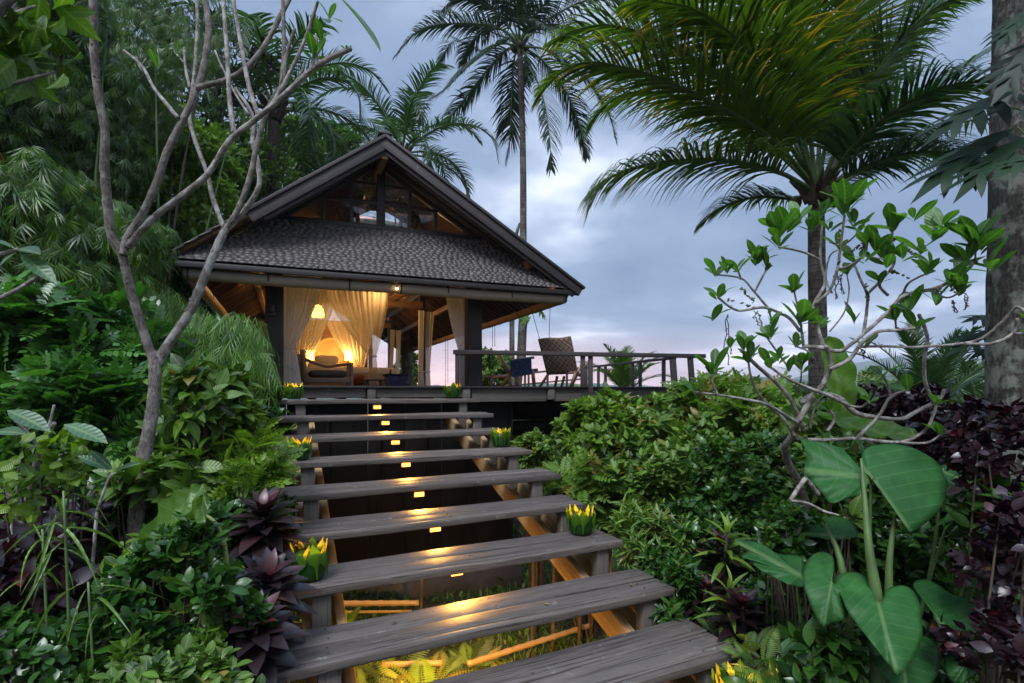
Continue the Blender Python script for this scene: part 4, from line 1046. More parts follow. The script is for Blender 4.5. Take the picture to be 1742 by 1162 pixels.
def droop_spray():
    """bamboo branchlet end: long narrow leaves hanging in a fan"""
    parts = []
    for i in range(7):
        a = (i - 3) * .26 + random.uniform(-.08, .08); parts.append(place_tmpl(L_BAMBOO, (0, .05 * i, -.01 * i), a * 1.2, .75 + .3 * random.random(), .25 + .2 * random.random()))
    return merge_tmpl(parts)
T_SPRAY = droop_spray()
def weeping_spray():
    """a thin hanging strand with needle leaves along both sides"""
    parts = []
    for i in range(11):
        t = i / 10; s = -1 if i % 2 else 1
        parts.append(place_tmpl(leaf_tmpl(.085, 2, .4, .2, .4), (0, t * .9, -.2 * t), s * (.55 - .25 * t), .34, .3))
    rv = np.array([(-.006, 0, 0), (.006, 0, 0), (.003, .9, -.2), (-.003, .9, -.2)]); parts.append((rv, [(0, 1, 2, 3)], [], rv * 0))
    return merge_tmpl(parts)
T_WEEP = weeping_spray()

def unit(a): return a / (np.linalg.norm(a, axis=-1)[..., None] + 1e-9)
def lobes(n, seed):
    rs = np.random.default_rng(seed); d = unit(rs.normal(size=(n, 3))); return d, rs.uniform(.55, 1.15, n)
def crown_points(c, rad, n, seed, shell=.62, gaps=.45):
    """twig tips of a lumpy crown: many small billows on the outline, gaps between them, some growth inside"""
    rs = np.random.default_rng(seed); c = np.array(c, float); rad = np.array(rad, float)
    nb = int(np.clip(n / 22, 10, 70)); bd = unit(rs.normal(size=(nb, 3)) + np.array([0, -.15, .12]))
    bp = bd * (shell + (.98 - shell) * rs.random(nb))[:, None] * rs.uniform(.75, 1.1, nb)[:, None]; br = rs.uniform(.16, .36, nb) * (24 / nb) ** .22
    k = rs.choice(nb, n, p=br ** 2 / (br ** 2).sum()); d = unit(rs.normal(size=(n, 3)) + np.array([0, 0, .35]) + bd[k] * .5)
    p = bp[k] + d * (br[k] * (.45 + .6 * rs.random(n) ** .6))[:, None]
    inner = rs.random(n) < .16; dd = unit(rs.normal(size=(n, 3))); p[inner] = dd[inner] * (rs.random(n)[inner] ** .5 * .8)[:, None]
    out = unit(d * .6 + unit(p) * .6)
    return p * rad + c, unit(out / rad)
def whorl(mb, tm, P, Dd, k, size, seed, spread=(.5, 1.2), up=.35, jitter=.4, clump_var=.35, along=1.0, width=1.0, vbase=.5, jit=.12):
    """k leaves round every twig tip; each clump has its own tone"""
    rs = np.random.default_rng(seed); N = len(P)
    ax = unit(Dd + np.array([0, 0, up]) + rs.normal(size=(N, 3)) * .25)
    ref = unit(np.cross(ax, rs.normal(size=(N, 3)))); ref2 = np.cross(ax, ref)
    cv = rs.normal(size=N) * clump_var * .5 + vbase
    for i in range(k):
        a = 2.4 * i + rs.uniform(-.4, .4, N); tilt = rs.uniform(*spread, N)
        rad = np.cos(a)[:, None] * ref + np.sin(a)[:, None] * ref2
        t = np.cos(tilt)[:, None] * ax + np.sin(tilt)[:, None] * rad
        nrm = unit(ax * np.sin(tilt)[:, None] - rad * np.cos(tilt)[:, None] + np.array([0, 0, .5]) + rs.normal(size=(N, 3)) * .38)
        pos = P - ax * (along * size * i / max(1, k)) + rs.normal(size=(N, 3)) * size * jit
        scatter(mb, tm, pos, t, nrm, size * rs.uniform(.45, 1.28, N), cv + rs.normal(size=N) * .15, width)
def twigs(mb, base, P, rs, n, r0=.012, every=None):
    idx = rs.choice(len(P), min(n, len(P)), replace=False)
    for i in idx:
        p = P[i]; b = np.array(base) + rs.normal(size=3) * np.array([.06, .06, .0]); mid = b * .45 + p * .55 + np.array([0, 0, -.08 * np.linalg.norm(p - b)]) + rs.normal(size=3) * .05
        tube(mb, [b, mid, p], [r0, r0 * .7, r0 * .3], n=5, sub=3, cap=False)
G = {}
def gm2(n, *a, **k): G[n] = leafmat(n, *a, **k)
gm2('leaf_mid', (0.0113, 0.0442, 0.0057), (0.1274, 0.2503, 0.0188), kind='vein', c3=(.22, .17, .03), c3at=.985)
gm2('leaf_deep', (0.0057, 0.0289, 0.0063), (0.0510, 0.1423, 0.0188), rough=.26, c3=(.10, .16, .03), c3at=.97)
gm2('leaf_bright', (0.0284, 0.0833, 0.0063), (0.1912, 0.3162, 0.0188), trans=.4, kind='vein')
gm2('leaf_blue', (0.0076, 0.0425, 0.0101), (0.0765, 0.2042, 0.0347), rough=.3)
gm2('leaf_bamboo', (0.0137, 0.0462, 0.0068), (0.0999, 0.2040, 0.0219), trans=.35, c3=(.26, .22, .03), c3at=.97)
gm2('leaf_weep', (0.0198, 0.0680, 0.0140), (0.1755, 0.3294, 0.0638), trans=.35)
gm2('leaf_purple', (0.007, 0.004, 0.006), (0.034, 0.013, 0.019), trans=.2, tcol=(1.6, .7, .7), rough=.28, c3=(.075, .016, .024), c3at=.94)
gm2('leaf_cordy', (0.010, 0.008, 0.010), (0.036, 0.020, 0.024), trans=.12, tcol=(1.5, .8, .8), rough=.34, c3=(.07, .016, .022), c3at=.97)
gm2('leaf_frangi', (0.026, 0.088, 0.018), (0.070, 0.185, 0.036), trans=.42, kind='vein', tcol=(1.7, 2.0, .6))
gm2('leaf_frangi_dusky', (0.018, 0.068, 0.026), (0.050, 0.135, 0.058), trans=.3, kind='vein')
gm2('leaf_taro', (0.0138, 0.0820, 0.0185), (0.0293, 0.1290, 0.0282), trans=.3, kind='big', rough=.55, spec=.35)
gm2('leaf_banana', (0.060, 0.150, 0.018), (0.10, 0.21, 0.03), trans=.45, kind='big')
gm2('leaf_palm', (0.0154, 0.0507, 0.0084), (0.0850, 0.1429, 0.0176), trans=.45, tcol=(1.7, 1.9, .5), c3=(.34, .22, .02), c3at=.955)
gm2('leaf_palm_dark', (0.008, 0.026, 0.012), (0.028, 0.068, 0.026), trans=.2, c3=(.11, .06, .045), c3at=.90)
gm2('leaf_palm_grey', (0.010, 0.036, 0.014), (0.052, 0.112, 0.040), trans=.3)
gm2('leaf_dark', (0.006, 0.022, 0.009), (0.020, 0.060, 0.020), trans=.25, rough=.5, spec=.3)  # dark green of the lobed leaves
gm2('grass_blade', (0.020, 0.070, 0.010), (0.085, 0.170, 0.022), trans=.3)
M['twig'] = plain('brown_twig', (0.06, 0.045, 0.03), .8, var=.4)
M['greenstem'] = plain('green_stem', (0.07, 0.13, 0.035), .5, var=.3)
M['frangi_bark'] = bark('frangipani_bark', (0.10, 0.085, 0.075), (0.26, 0.235, 0.21), (0.40, 0.385, 0.36), 3.2, bmp=1.0)
M['frangi_bark_dark'] = bark('frangipani_bark_brown', (0.075, 0.060, 0.052), (0.19, 0.165, 0.145), (0.27, 0.25, 0.225), 3.2, bmp=1.0)
M['palm_bark'] = bark('palm_bark', (0.045, 0.038, 0.034), (0.115, 0.100, 0.088), (0.17, 0.16, 0.145), .8, ring=7.0)
M['palm_bark_near'] = bark('mottled_palm_bark', (0.018, 0.016, 0.014), (0.070, 0.066, 0.056), (0.19, 0.205, 0.175), 1.7, ring=0.0, bmp=1.0)
M['bushcore'] = plain('shaded_branchlets', (0.020, 0.022, 0.012), .9, var=.5)

def shrub(name, label, cat, c, rad, n, k, size, tm, mat, seed, up=.35, spread=(.5, 1.25), group=None, shell=.6, gaps=.5, base=None, tw=24, width=1.0, clump=.35, stem=None, along=1.2, vbase=.5):
    c = np.array([float(x) for x in c]); b = base if base is not None else (c[0], c[1], float(gz(c[0], c[1])) - .03)
    if tm is L_ROUND or tm is L_OVAL or tm is L_SMALL or tm is L_LANCE: n = int(n * 1.8); size = size * .74
    elif tm is T_PINN: n = int(n * 1.5); size = size * .78
    root = empty(name, tuple(b), label, cat, group)
    P, Dd = crown_points(c, rad, n, seed, shell, gaps)
    gr = gz(P[:, 0], P[:, 1]) + .04; P[:, 2] = np.maximum(P[:, 2], gr)
    m_ = MB(); whorl(m_, tm, P, Dd, k, size, seed + 5, spread, up, clump_var=clump, width=width, along=along, vbase=vbase)
    m_.build('foliage', mat, root, smooth=True)
    if tw:
        m_ = MB(); rs = np.random.default_rng(seed + 9); twigs(m_, b, P, rs, tw); m_.build('stem', stem or M['twig'], root, smooth=True)
    return root

# ---------------------------------------------------------------- palms
def frond(mb, mr, pts, leaf_len, n=64, r0=.03, droop=.55, seed=0, wid=.032, ripe=0.0, side_len=(1, 1), fwd=.75, vb=.45, tilt=0.0):
    """pts: control points of the midrib from the crown outwards"""
    rs = np.random.default_rng(seed); P, _ = smooth_path(pts, [1] * len(pts), 10)
    seg = np.linalg.norm(np.diff(P, axis=0), axis=1); s = np.concatenate([[0], np.cumsum(seg)]); Ltot = s[-1]
    tube(mr, [P[int(i)] for i in np.linspace(0, len(P) - 1, 12)], list(np.linspace(r0, r0 * .12, 12)), n=6, sub=1, cap=False)
    tt = np.linspace(.16, .995, n)
    Pi = np.stack([np.interp(tt * Ltot, s, P[:, a]) for a in range(3)], 1)
    T = unit(np.gradient(Pi, axis=0)); up = np.array([0, 0, 1.0])
    side = unit(np.cross(T, up)); un = np.cross(side, T)
    V = []; Q = []; A = []; k = 0; VV = mb
    prof = np.clip(np.sin(np.pi * (tt * .80 + .14)), .12, 1) ** .75
    for sgn in (-1, 1):
        L_ = leaf_len * prof * rs.uniform(.82, 1.1, n) * np.where(rs.random(n) < .07, rs.uniform(.15, .7, n), 1) * side_len[0 if sgn < 0 else 1]
        ang = np.radians(70) - np.radians(38) * tt + rs.normal(size=n) * .10 + np.where(rs.random(n) < .06, rs.normal(size=n) * .4, 0)
        d0 = unit(np.cos(ang)[:, None] * T + np.sin(ang)[:, None] * (side * sgn * math.cos(tilt) + un * .30 + side * 0))
        ns = 5; cur = Pi.copy(); d = d0.copy(); w0 = wid * rs.uniform(.8, 1.2, n)
        fn = unit(np.cross(d0, T)); rows = []
        dr = droop * rs.uniform(.75, 1.3, n)
        for j in range(ns + 1):
            t = j / ns; ww = w0 * (np.sin(math.pi * min(1, t * .72 + .28)) * 1.0 if j < ns else .03) * .5
            wv = unit(np.cross(d, unit(un + .35 * side * sgn))); rows.append((cur - wv * ww[:, None], cur + wv * ww[:, None]))
            cur = cur + d * (L_ / ns)[:, None]; d = unit(d + np.array([0, 0, -1.0]) * (dr / ns * (.6 + t))[:, None] * 1.3)
        V = np.stack([x for r in rows for x in r], 1)            # n, 2(ns+1), 3
        m = 2 * (ns + 1); off = np.arange(n) * m
        q = np.array([(2 * j, 2 * j + 1, 2 * j + 3, 2 * j + 2) for j in range(ns)])
        var = np.clip(vb + rs.normal(size=n) * .13, 0, .93)
        vv = np.repeat(var, m).reshape(n, m)
        if ripe:
            yel = rs.random(n) < ripe; tipm = np.zeros((n, m)); tipm[:, m // 2:] = 1
            vv = np.where(yel[:, None] & (tipm > 0), 1.0, vv)
        mb.add(V.reshape(-1, 3), quads=(q[None] + off[:, None, None]).reshape(-1, 4), var=vv.ravel(), lc=np.zeros((n * m, 3)))
def palm(name, label, cat, base, crown, tr, fronds, mat, leaf_len, trunk_mat, seed, n=64, bend=None, nuts=0, r0=.03, group=None, droop=.55, wid=.032, fibre=True, ripe=0.0):
    b = vec(base); c = vec(crown); root = empty(name, tuple(b), label, cat, group)
    m_ = MB(); pts = [b, b * .7 + c * .3 + (vec(bend) if bend is not None else 0), b * .3 + c * .7 + (vec(bend) * .7 if bend is not None else 0), c]
    tube(m_, pts, [tr * 1.25, tr, tr * .85, tr * .72], n=16, sub=8, rough=.02); tk = m_.build('trunk', trunk_mat, root, smooth=True)
    if fibre:
        m_ = MB(); rs = np.random.default_rng(seed)
        for i in range(14):
            a = rs.uniform(0, 6.28); d = np.array([math.cos(a), math.sin(a), 0]) * tr; tube(m_, [c + d * .7 + np.array([0, 0, -.35 * rs.random()]), c + d * 1.5 + np.array([0, 0, .05]), c + d * 2.4 + np.array([0, 0, .22])], [tr * .38, tr * .24, tr * .08], n=6, sub=3, rough=.06)
        m_.build('leaf_base_fibre', M['twig'], root)
    for i, f in enumerate(fronds):
        pts = f['pts']; m_ = MB(); mr = MB()
        frond(m_, mr, [vec(p) for p in pts], f.get('len', leaf_len), f.get('n', n), f.get('r0', r0), f.get('droop', droop), seed * 31 + i, f.get('wid', wid), f.get('ripe', ripe), vb=f.get('vb', .45), side_len=f.get('side', (1, 1)))
        o = m_.build('frond', f.get('mat', mat), root); mr.build('rachis', M['greenstem'] if not f.get('dark') else M['twig'], o, smooth=True)
    for i in range(nuts):
        rs = np.random.default_rng(seed + i); a = 2.4 * i; cc = c + np.array([math.cos(a) * tr * 1.9, math.sin(a) * tr * 1.9, -.12 - .1 * rs.random()]); m_ = MB()
        lathe(m_, cc, [(0, -.13), (.07, -.11), (.105, -.03), (.10, .05), (.05, .11), (0, .125)], 12); m_.build('coconut', plain('coconut_husk', (0.06, 0.055, 0.02), .5) if i == 0 and 'coconut_husk' not in bpy.data.materials else bpy.data.materials['coconut_husk'], root, smooth=True)
    return root
def fr(c, az, el, length, sag=1.0, **k):
    """a frond leaving crown c at azimuth az and elevation el that bends down under its weight"""
    pts = [vec(c)]; e_ = el; cur = vec(c); n = 6
    for i in range(n):
        d = np.array([math.cos(az) * math.cos(e_), math.sin(az) * math.cos(e_), math.sin(e_)]); cur = cur + d * length / n; pts.append(cur.copy()); e_ -= sag * (.25 + .13 * i)
    return dict(pts=pts, **k)
# ================================================================ coconut palms
# the big near palm on the right
C2 = at(1388, 322, 9.5)
def pf(lst, **k): return dict(pts=[at(*p) for p in lst], **k)
F2 = [
 pf([(1382, 325, 9.5), (1330, 295, 9.3), (1230, 272, 8.9), (1110, 278, 8.6), (1035, 305, 8.5), (1008, 345, 8.5)], droop=1.1, vb=.60, len=1.1, ripe=.05),
 pf([(1380, 330, 9.5), (1345, 338, 9.9), (1290, 335, 10.2), (1235, 350, 10.4), (1195, 380, 10.5)], droop=.7, vb=.55, len=.7),
 pf([(1386, 318, 9.5), (1335, 235, 9.2), (1255, 150, 8.8), (1130, 72, 8.3), (1030, 42, 8.1), (950, 62, 8.0)], droop=.75, len=1.15, n=84, ripe=.10),
 pf([(1384, 318, 9.5), (1318, 240, 9.0), (1220, 178, 8.5), (1090, 122, 8.1), (985, 108, 7.9), (925, 150, 7.9)], droop=.70, len=1.15, n=84, vb=.66, ripe=.20),
 pf([(1386, 316, 9.5), (1355, 190, 9.1), (1310, 60, 8.5), (1230, -50, 7.9), (1110, -90, 7.4), (1010, -60, 7.2)], droop=.7, len=1.15, n=84, vb=.68, ripe=.45),
 pf([(1388, 316, 9.5), (1372, 180, 9.1), (1352, 50, 8.5), (1310, -70, 8.0), (1250, -140, 7.6)], droop=.6, len=1.2, n=84, vb=.45, ripe=.10),
 pf([(1390, 316, 9.5), (1398, 200, 9.8), (1425, 90, 10.1), (1475, -5, 10.4), (1540, -60, 10.7)], droop=.55, len=1.15, n=80, mat='grey', vb=.55),
 pf([(1392, 316, 9.5), (1410, 210, 9.2), (1432, 70, 8.8), (1450, -60, 8.3), (1480, -150, 8.0)], droop=.5, len=1.1, n=80, vb=.4),
 pf([(1396, 320, 9.5), (1450, 228, 9.6), (1520, 110, 9.8), (1585, -10, 10.0), (1650, -110, 10.2)], droop=.75, len=1.1, n=80, dark=True, mat='grey', vb=.35),
 pf([(1398, 322, 9.5), (1440, 265, 9.9), (1530, 200, 10.4), (1630, 120, 10.8), (1730, 60, 11.2)], droop=.6, len=1.0, n=74, mat='grey', vb=.5),
 pf([(1398, 326, 9.5), (1470, 290, 9.6), (1560, 242, 9.7), (1650, 205, 9.8), (1740, 200, 9.9)], droop=.65, len=.95, n=74, mat='grey', vb=.6),
 pf([(1398, 330, 9.5), (1440, 322, 10.2), (1520, 275, 11.2), (1620, 262, 12.0), (1700, 300, 12.5)], droop=.7, len=.9, n=60, mat='grey', vb=.5),
 pf([(1384, 318, 9.5), (1325, 262, 9.6), (1240, 205, 9.8), (1140, 160, 10), (1060, 160, 10.1), (1010, 200, 10.2)], droop=.8, len=1.2, n=76, vb=.4),
 pf([(1386, 316, 9.5), (1335, 210, 9.8), (1270, 110, 10.2), (1180, 30, 10.6), (1090, 0, 11)], droop=.7, len=1.25, n=80, vb=.45, ripe=.15),
 pf([(1384, 316, 9.5), (1345, 200, 8.9), (1285, 100, 8.2), (1190, 20, 7.4), (1085, 0, 6.9)], droop=.8, len=1.15, n=84, vb=.6, ripe=.2),
 pf([(1398, 322, 9.5), (1450, 250, 8.8), (1520, 190, 8.1), (1600, 150, 7.5), (1690, 140, 7.0), (1760, 170, 6.8)], droop=.9, len=1.1, n=84, mat='grey', vb=.5),
 pf([(1398, 324, 9.5), (1460, 290, 9.0), (1540, 262, 8.5), (1620, 262, 8.1), (1690, 290, 7.9)], droop=.9, len=.9, n=76, mat='grey', vb=.6),
 pf([(1396, 318, 9.5), (1440, 215, 9.0), (1500, 110, 8.5), (1570, 30, 8.1), (1650, -20, 7.8)], droop=.7, len=1.0, n=74, vb=.35),
 pf([(1396, 322, 9.5), (1450, 262, 10.3), (1520, 225, 11), (1600, 240, 11.6), (1650, 300, 12)], droop=.8, len=1.0, n=70, mat='grey', vb=.45),
]
for f in F2:
    f['len'] = f.get('len', 1.1) * 1.34; f['droop'] = f.get('droop', .7) * 1.25
    if f.get('mat') == 'grey': f['mat'] = G['leaf_palm_grey']
    elif f.get('mat') == 'dark': f['mat'] = G['leaf_palm_dark']
    f.setdefault('n', 74); f['n'] = int(f['n'] * 1.45)
b2 = at(1396, 690, 9.5); b2.z = gz(b2.x, b2.y) - .1
palm('coconut_palm', 'big coconut palm with yellow tipped green fronds beside the grey barked bare tree', 'palm tree', b2, C2, .175, F2, G['leaf_palm'], 1.1, M['palm_bark'], 21, nuts=4, r0=.045, wid=.040)
# the tall slim palm right of the hut
C1 = at(884, 75, 22); b1 = at(861, 660, 22); b1.z = gz(b1.x, b1.y)
F1 = [
 pf([(880, 75, 22), (850, 48, 21.5), (790, 40, 21), (720, 48, 20.5), (675, 92, 20)]),
 pf([(880, 75, 22), (855, 62, 23), (800, 40, 24), (765, 20, 25), (735, 18, 26)], vb=.75),
 pf([(880, 80, 22), (850, 75, 21), (800, 110, 20), (760, 150, 19.4), (738, 165, 19)]),
 pf([(880, 82, 22), (860, 85, 22.6), (820, 130, 23), (785, 175, 23.4), (752, 215, 24)]),
 pf([(882, 85, 22), (874, 105, 22.8), (870, 170, 23.4), (868, 225, 23.6), (863, 275, 23.6)]),
 pf([(888, 85, 22), (900, 105, 21.4), (925, 170, 20.7), (935, 235, 20.4), (937, 288, 20.4)]),
 pf([(888, 82, 22), (920, 100, 22.5), (960, 150, 23), (985, 210, 23.5), (998, 268, 23.8)]),
 pf([(888, 80, 22), (930, 85, 21.6), (990, 125, 21.4), (1030, 180, 21.3), (1048, 235, 21.3)], vb=.7),
 pf([(890, 72, 22), (930, 35, 22), (985, 5, 22), (1040, -5, 22), (1090, 30, 22)]),
 pf([(886, 70, 22), (900, 20, 22.3), (930, -40, 22.6), (980, -90, 23)]),
 pf([(882, 70, 22), (868, 20, 21.6), (840, -30, 21.2), (790, -60, 20.8), (740, -50, 20.5)]),
 pf([(884, 70, 22), (884, 10, 22), (880, -60, 22), (870, -120, 22)]),
 pf([(884, 74, 22), (900, 50, 20.8), (925, 45, 19.8), (950, 75, 19.2), (962, 120, 19)]),
 pf([(878, 76, 22), (840, 95, 23.6), (800, 80, 25), (770, 70, 26.2), (748, 105, 27)], vb=.3)]
for i in range(6): F1.append(fr(C1, i * 1.05 + .4, .9, 4.2, .8))
palm('coconut_palm', 'tall slim coconut palm with drooping dark fronds rising behind the deck', 'palm tree', b1, C1, .155, F1, G['leaf_palm_dark'], 1.25, M['palm_bark'], 33, n=84, nuts=5, r0=.05, wid=.055, droop=.95, bend=(.45, 0, 0))
# palm behind the hut
def palm_auto(label, px, py, Y, n, L, mat, seed, leaf=.8, tr=.2, els=(-.3, 1.2), azs=(0, 6.28), nn=56, wid=.05, sag=1.0, droop=.7, group=None, name='coconut_palm', vb=.5):
    c = at(px, py, Y); rs = np.random.default_rng(seed); fs = []
    for i in range(n):
        az = azs[0] + (azs[1] - azs[0]) * ((i * .618) % 1) + rs.uniform(-.15, .15); el = els[0] + (els[1] - els[0]) * (i + .5) / n
        fs.append(fr(c, az, el, L * rs.uniform(.85, 1.1), sag * rs.uniform(.8, 1.15) * (.6 + .5 * (1 - abs(el) / 1.5)), vb=vb + rs.uniform(-.15, .2)))
    b = at(px, py, Y); b.x += rs.uniform(-.8, .8); b.z = gz(b.x, b.y)
    return palm(name, label, 'palm tree', b, c, tr, fs, mat, leaf, M['palm_bark'], seed, n=nn, wid=wid, droop=droop, r0=.045, group=group)
palm_auto('bushy coconut palm showing its fronds just behind the roof ridge', 684, 262, 19, 18, 4.2, G['leaf_palm_grey'], 41, els=(-.1, 1.35))
palm_auto('coconut palm behind the bare left tree with fronds reaching over the roof', 466, 188, 15, 17, 3.9, G['leaf_palm_grey'], 44, els=(-.1, 1.3))
palm_auto('short young palm with upright fronds right of the deck railing', 1580, 705, 11, 12, 2.1, G['leaf_palm_grey'], 47, leaf=.42, tr=.1, els=(.75, 1.45), nn=54, wid=.028, sag=.35, droop=.25, name='young_palm')
palm_auto('small palm whose upright fronds show behind the side railing', 1062, 668, 19, 11, 2.0, G['leaf_palm'], 48, leaf=.5, tr=.1, els=(.6, 1.45), nn=44, wid=.04, sag=.4, droop=.3, name='young_palm')
palm_auto('pale small palm beside the mottled trunk at the right edge', 1662, 700, 13, 10, 2.0, G['leaf_palm_grey'], 49, leaf=.45, tr=.1, els=(.4, 1.3), nn=44, wid=.03, sag=.5, droop=.3, name='young_palm')
# slim second stem next to the tall palm
m_ = MB(); b = at(871, 660, 21.5); b.z = gz(b.x, b.y); tube(m_, [b, at(871, 560, 21.5), at(873, 430, 21.8), at(884, 380, 22)], [.14, .11, .10, .05], n=9, sub=3, rough=.05)
tag(m_.build('bare_trunk', M['palm_bark'], smooth=True), 'slim bare trunk close to the right of the tall palm trunk', 'tree trunk')
# palm far behind the camera, seen only as a reflection in the gable glass
for i, (x, y, z) in enumerate(((6.4, -9, 8.2), (3.2, -16, 8.6))):
    c = Vector((x, y, z)); fs = [fr(c, k * .9, (-.2, .3, .8, 1.2)[k % 4], 4.4, 1.0) for k in range(14)]
    palm('coconut_palm', ('coconut palm on the slope behind the viewer seen mirrored in the gable window', 'second palm behind the viewer, further left in the mirrored gable window')[i], 'palm tree', Vector((x, y, gz(x, y))), c, .2, fs, G['leaf_palm_dark'], .9, M['palm_bark'], 60 + i, n=46, wid=.055, droop=.9)
# mottled trunk at the right edge
tk = empty('coconut_palm', tuple(at(1722, 700, 4.15)), 'thick mottled palm trunk filling the right edge of the view', 'palm tree')
b = at(1745, 700, 4.15); b.z = gz(b.x, b.y) - .1; m_ = MB()
pts = [b, at(1738, 860, 4.15), at(1734, 640, 4.15), at(1737, 400, 4.15), at(1741, 150, 4.15), at(1744, -60, 4.15), at(1745, -500, 4.15), at(1760, -1000, 4.15)]
tube(m_, pts, [.25, .215, .205, .20, .195, .19, .18, .17], n=28, sub=14, rough=.012); m_.build('trunk', M['palm_bark_near'], tk, smooth=True)
cN = pts[-1]; 
for k in range(12):
    f = fr(cN, k * 2.4, (-.1, .5, 1.0)[k % 3], 4.0, 1.0); m_ = MB(); mr = MB(); frond(m_, mr, f['pts'], .9, 46, .045, .8, 900 + k, .045)
    o = m_.build('frond', G['leaf_palm_dark'], tk); mr.build('rachis', M['greenstem'], o)

# ================================================================ frangipani trees
def zc(s, ox, oy): return lambda x, y: (ox + s * x, oy + s * y)
def branches(root, specs, conv, mat, Yd):
    for sp in specs:
        pts, r0, r1, Ya, Yb = sp[:5]; m_ = MB(); n = len(pts); P = []
        for i, (x, y) in enumerate(pts):
            px, py = conv(x, y); P.append(at(px, py, Ya + (Yb - Ya) * i / (n - 1)))
        rad = [(r0 + (r1 - r0) * i / (n - 1)) * (.68 if root['label'].startswith('large') else .74) for i in range(n)]
        tube(m_, P, [r * random.uniform(.93, 1.07) for r in rad], n=10, sub=7, rough=.045, round_end=True)
        for k in range(int(2 + n * 1.2)):          # knots and old leaf scars
            i = random.randrange(n - 1); f = random.random(); c_ = P[i].lerp(P[i + 1], f); r_ = (rad[i] * (1 - f) + rad[i + 1] * f)
            d_ = Vector((random.uniform(-1, 1), random.uniform(-1, .2), random.uniform(-.5, .8))).normalized()
            tube(m_, [c_ + d_ * r_ * .55, c_ + d_ * r_ * 1.0, c_ + d_ * r_ * 1.22], [r_ * .42, r_ * .30, r_ * .10], n=7, sub=2)
        m_.build('branch', mat if len(sp) < 6 else sp[5], root, smooth=True)
def rosette_leaves(root, tips, size, mat, tm, k, seed, up=.9, name='leaf_cluster'):
    rs = np.random.default_rng(seed)
    for p in tips:
        (px, py, Y), sz, kk = p
        m_ = MB(); P = np.array([vec(at(px, py, Y))]); d = np.array([[rs.uniform(-.5, .5), rs.uniform(-.5, .3), 1.0]])
        whorl(m_, tm, P, d, kk, size * sz, int(rs.integers(1e6)), spread=(.3, 1.1), up=up, clump_var=.3, along=.3, jit=.02)
        m_.build(name, mat, root, smooth=True)
K = zc(.4304, 0, 0)
lf = empty('frangipani_tree', tuple(at(240, 1000, 3.9)), 'large frangipani with bare grey forking branches in the left foreground', 'tree')
BD = M['frangi_bark_dark']; BL = M['frangi_bark']
branches(lf, [
 ([(520, 2500), (535, 2100), (560, 1850), (600, 1640), (612, 1500), (610, 1400)], .075, .056, 3.7, 3.9, BD),
 ([(612, 1440), (560, 1290), (520, 1160), (500, 1080), (482, 1000), (440, 930), (425, 800), (412, 650), (415, 520), (385, 350), (372, 200), (370, 0), (372, -150)], .046, .036, 3.9, 3.5, BD),
 ([(488, 1010), (505, 940), (560, 850), (620, 720), (660, 600), (720, 480), (768, 380), (800, 280), (825, 120), (812, 0), (800, -150)], .040, .030, 3.68, 3.9, BD),
 ([(508, 975), (545, 930), (620, 850), (720, 775), (820, 690), (905, 560), (1000, 480), (1120, 380), (1250, 262), (1385, 192)], .036, .022, 3.68, 3.4),
 ([(775, 350), (810, 338), (880, 320), (960, 280), (1040, 190), (1110, 60), (1150, -20), (1190, -130)], .030, .024, 3.8, 3.9, BD),
 ([(925, 530), (908, 400), (903, 300), (890, 100), (882, -20), (870, -160)], .024, .018, 3.55, 3.8),
 ([(1022, 460), (985, 345), (960, 220), (932, 60), (918, -60)], .022, .017, 3.5, 3.7),
 ([(1065, 430), (1130, 320), (1200, 170), (1255, 10)], .022, .014, 3.48, 3.4),
 ([(1108, 360), (1122, 200), (1118, 0), (1110, -100)], .020, .018, 3.5, 3.6, BD),
 ([(1130, 335), (1128, 240), (1165, 115)], .018, .015, 3.5, 3.5, BD),
 ([(1165, 330), (1190, 290), (1205, 245)], .013, .011, 3.45, 3.45), ([(1250, 260), (1253, 200), (1250, 135)], .013, .011, 3.42, 3.42), ([(1225, 285), (1240, 235), (1232, 190)], .011, .009, 3.42, 3.42),
 ([(615, 1450), (660, 1370), (740, 1250), (790, 1140), (830, 1040), (870, 950), (892, 905)], .050, .040, 3.9, 4.0),
 ([(892, 905), (940, 830), (985, 710), (1018, 560), (1048, 460), (1090, 370), (1130, 330)], .032, .022, 4.0, 4.0, BD),
 ([(895, 905), (960, 840), (1022, 740), (1018, 640), (998, 560), (1005, 480), (980, 420), (930, 350)], .033, .018, 4.02, 4.3),
 ([(884, 900), (840, 780), (820, 690), (770, 550), (750, 450), (768, 300), (780, 120), (778, -40)], .026, .018, 4.02, 4.2),
 ([(705, 468), (650, 400), (610, 350), (560, 260), (490, 200)], .021, .015, 3.76, 4.1), ([(560, 262), (578, 232)], .012, .010, 4.05, 4.05),
 ([(752, 350), (735, 280), (728, 200)], .016, .013, 4.15, 4.2), ([(728, 250), (690, 205)], .012, .010, 4.18, 4.3),
 ([(985, 455), (930, 370), (880, 270), (850, 200)], .015, .010, 4.2, 4.5)], K, BL, 3.9)
rosette_leaves(lf, [((560, 28, 3.4), 1.0, 4), ((545, 70, 3.42), .9, 4), ((533, 95, 3.42), .8, 4), ((590, 84, 3.4), .5, 3), ((268, 112, 4.1), .9, 3), ((300, 90, 4.2), .6, 3)], .17, G['leaf_frangi'], L_OBOV, 5, 5)
# one long leaf across the top
m_ = MB(); p, q = at(568, -14, 2.9), at(657, 76, 2.8); scatter(m_, leaf_tmpl(.22, 10, .10, .3, .62, .8), np.array([vec(p)]), np.array([vec(q) - vec(p)]), np.array([[.3, -.2, 1.0]]), np.linalg.norm(vec(q) - vec(p)), np.array([.5]))
m_.build('leaf', G['leaf_frangi'], lf, smooth=True)
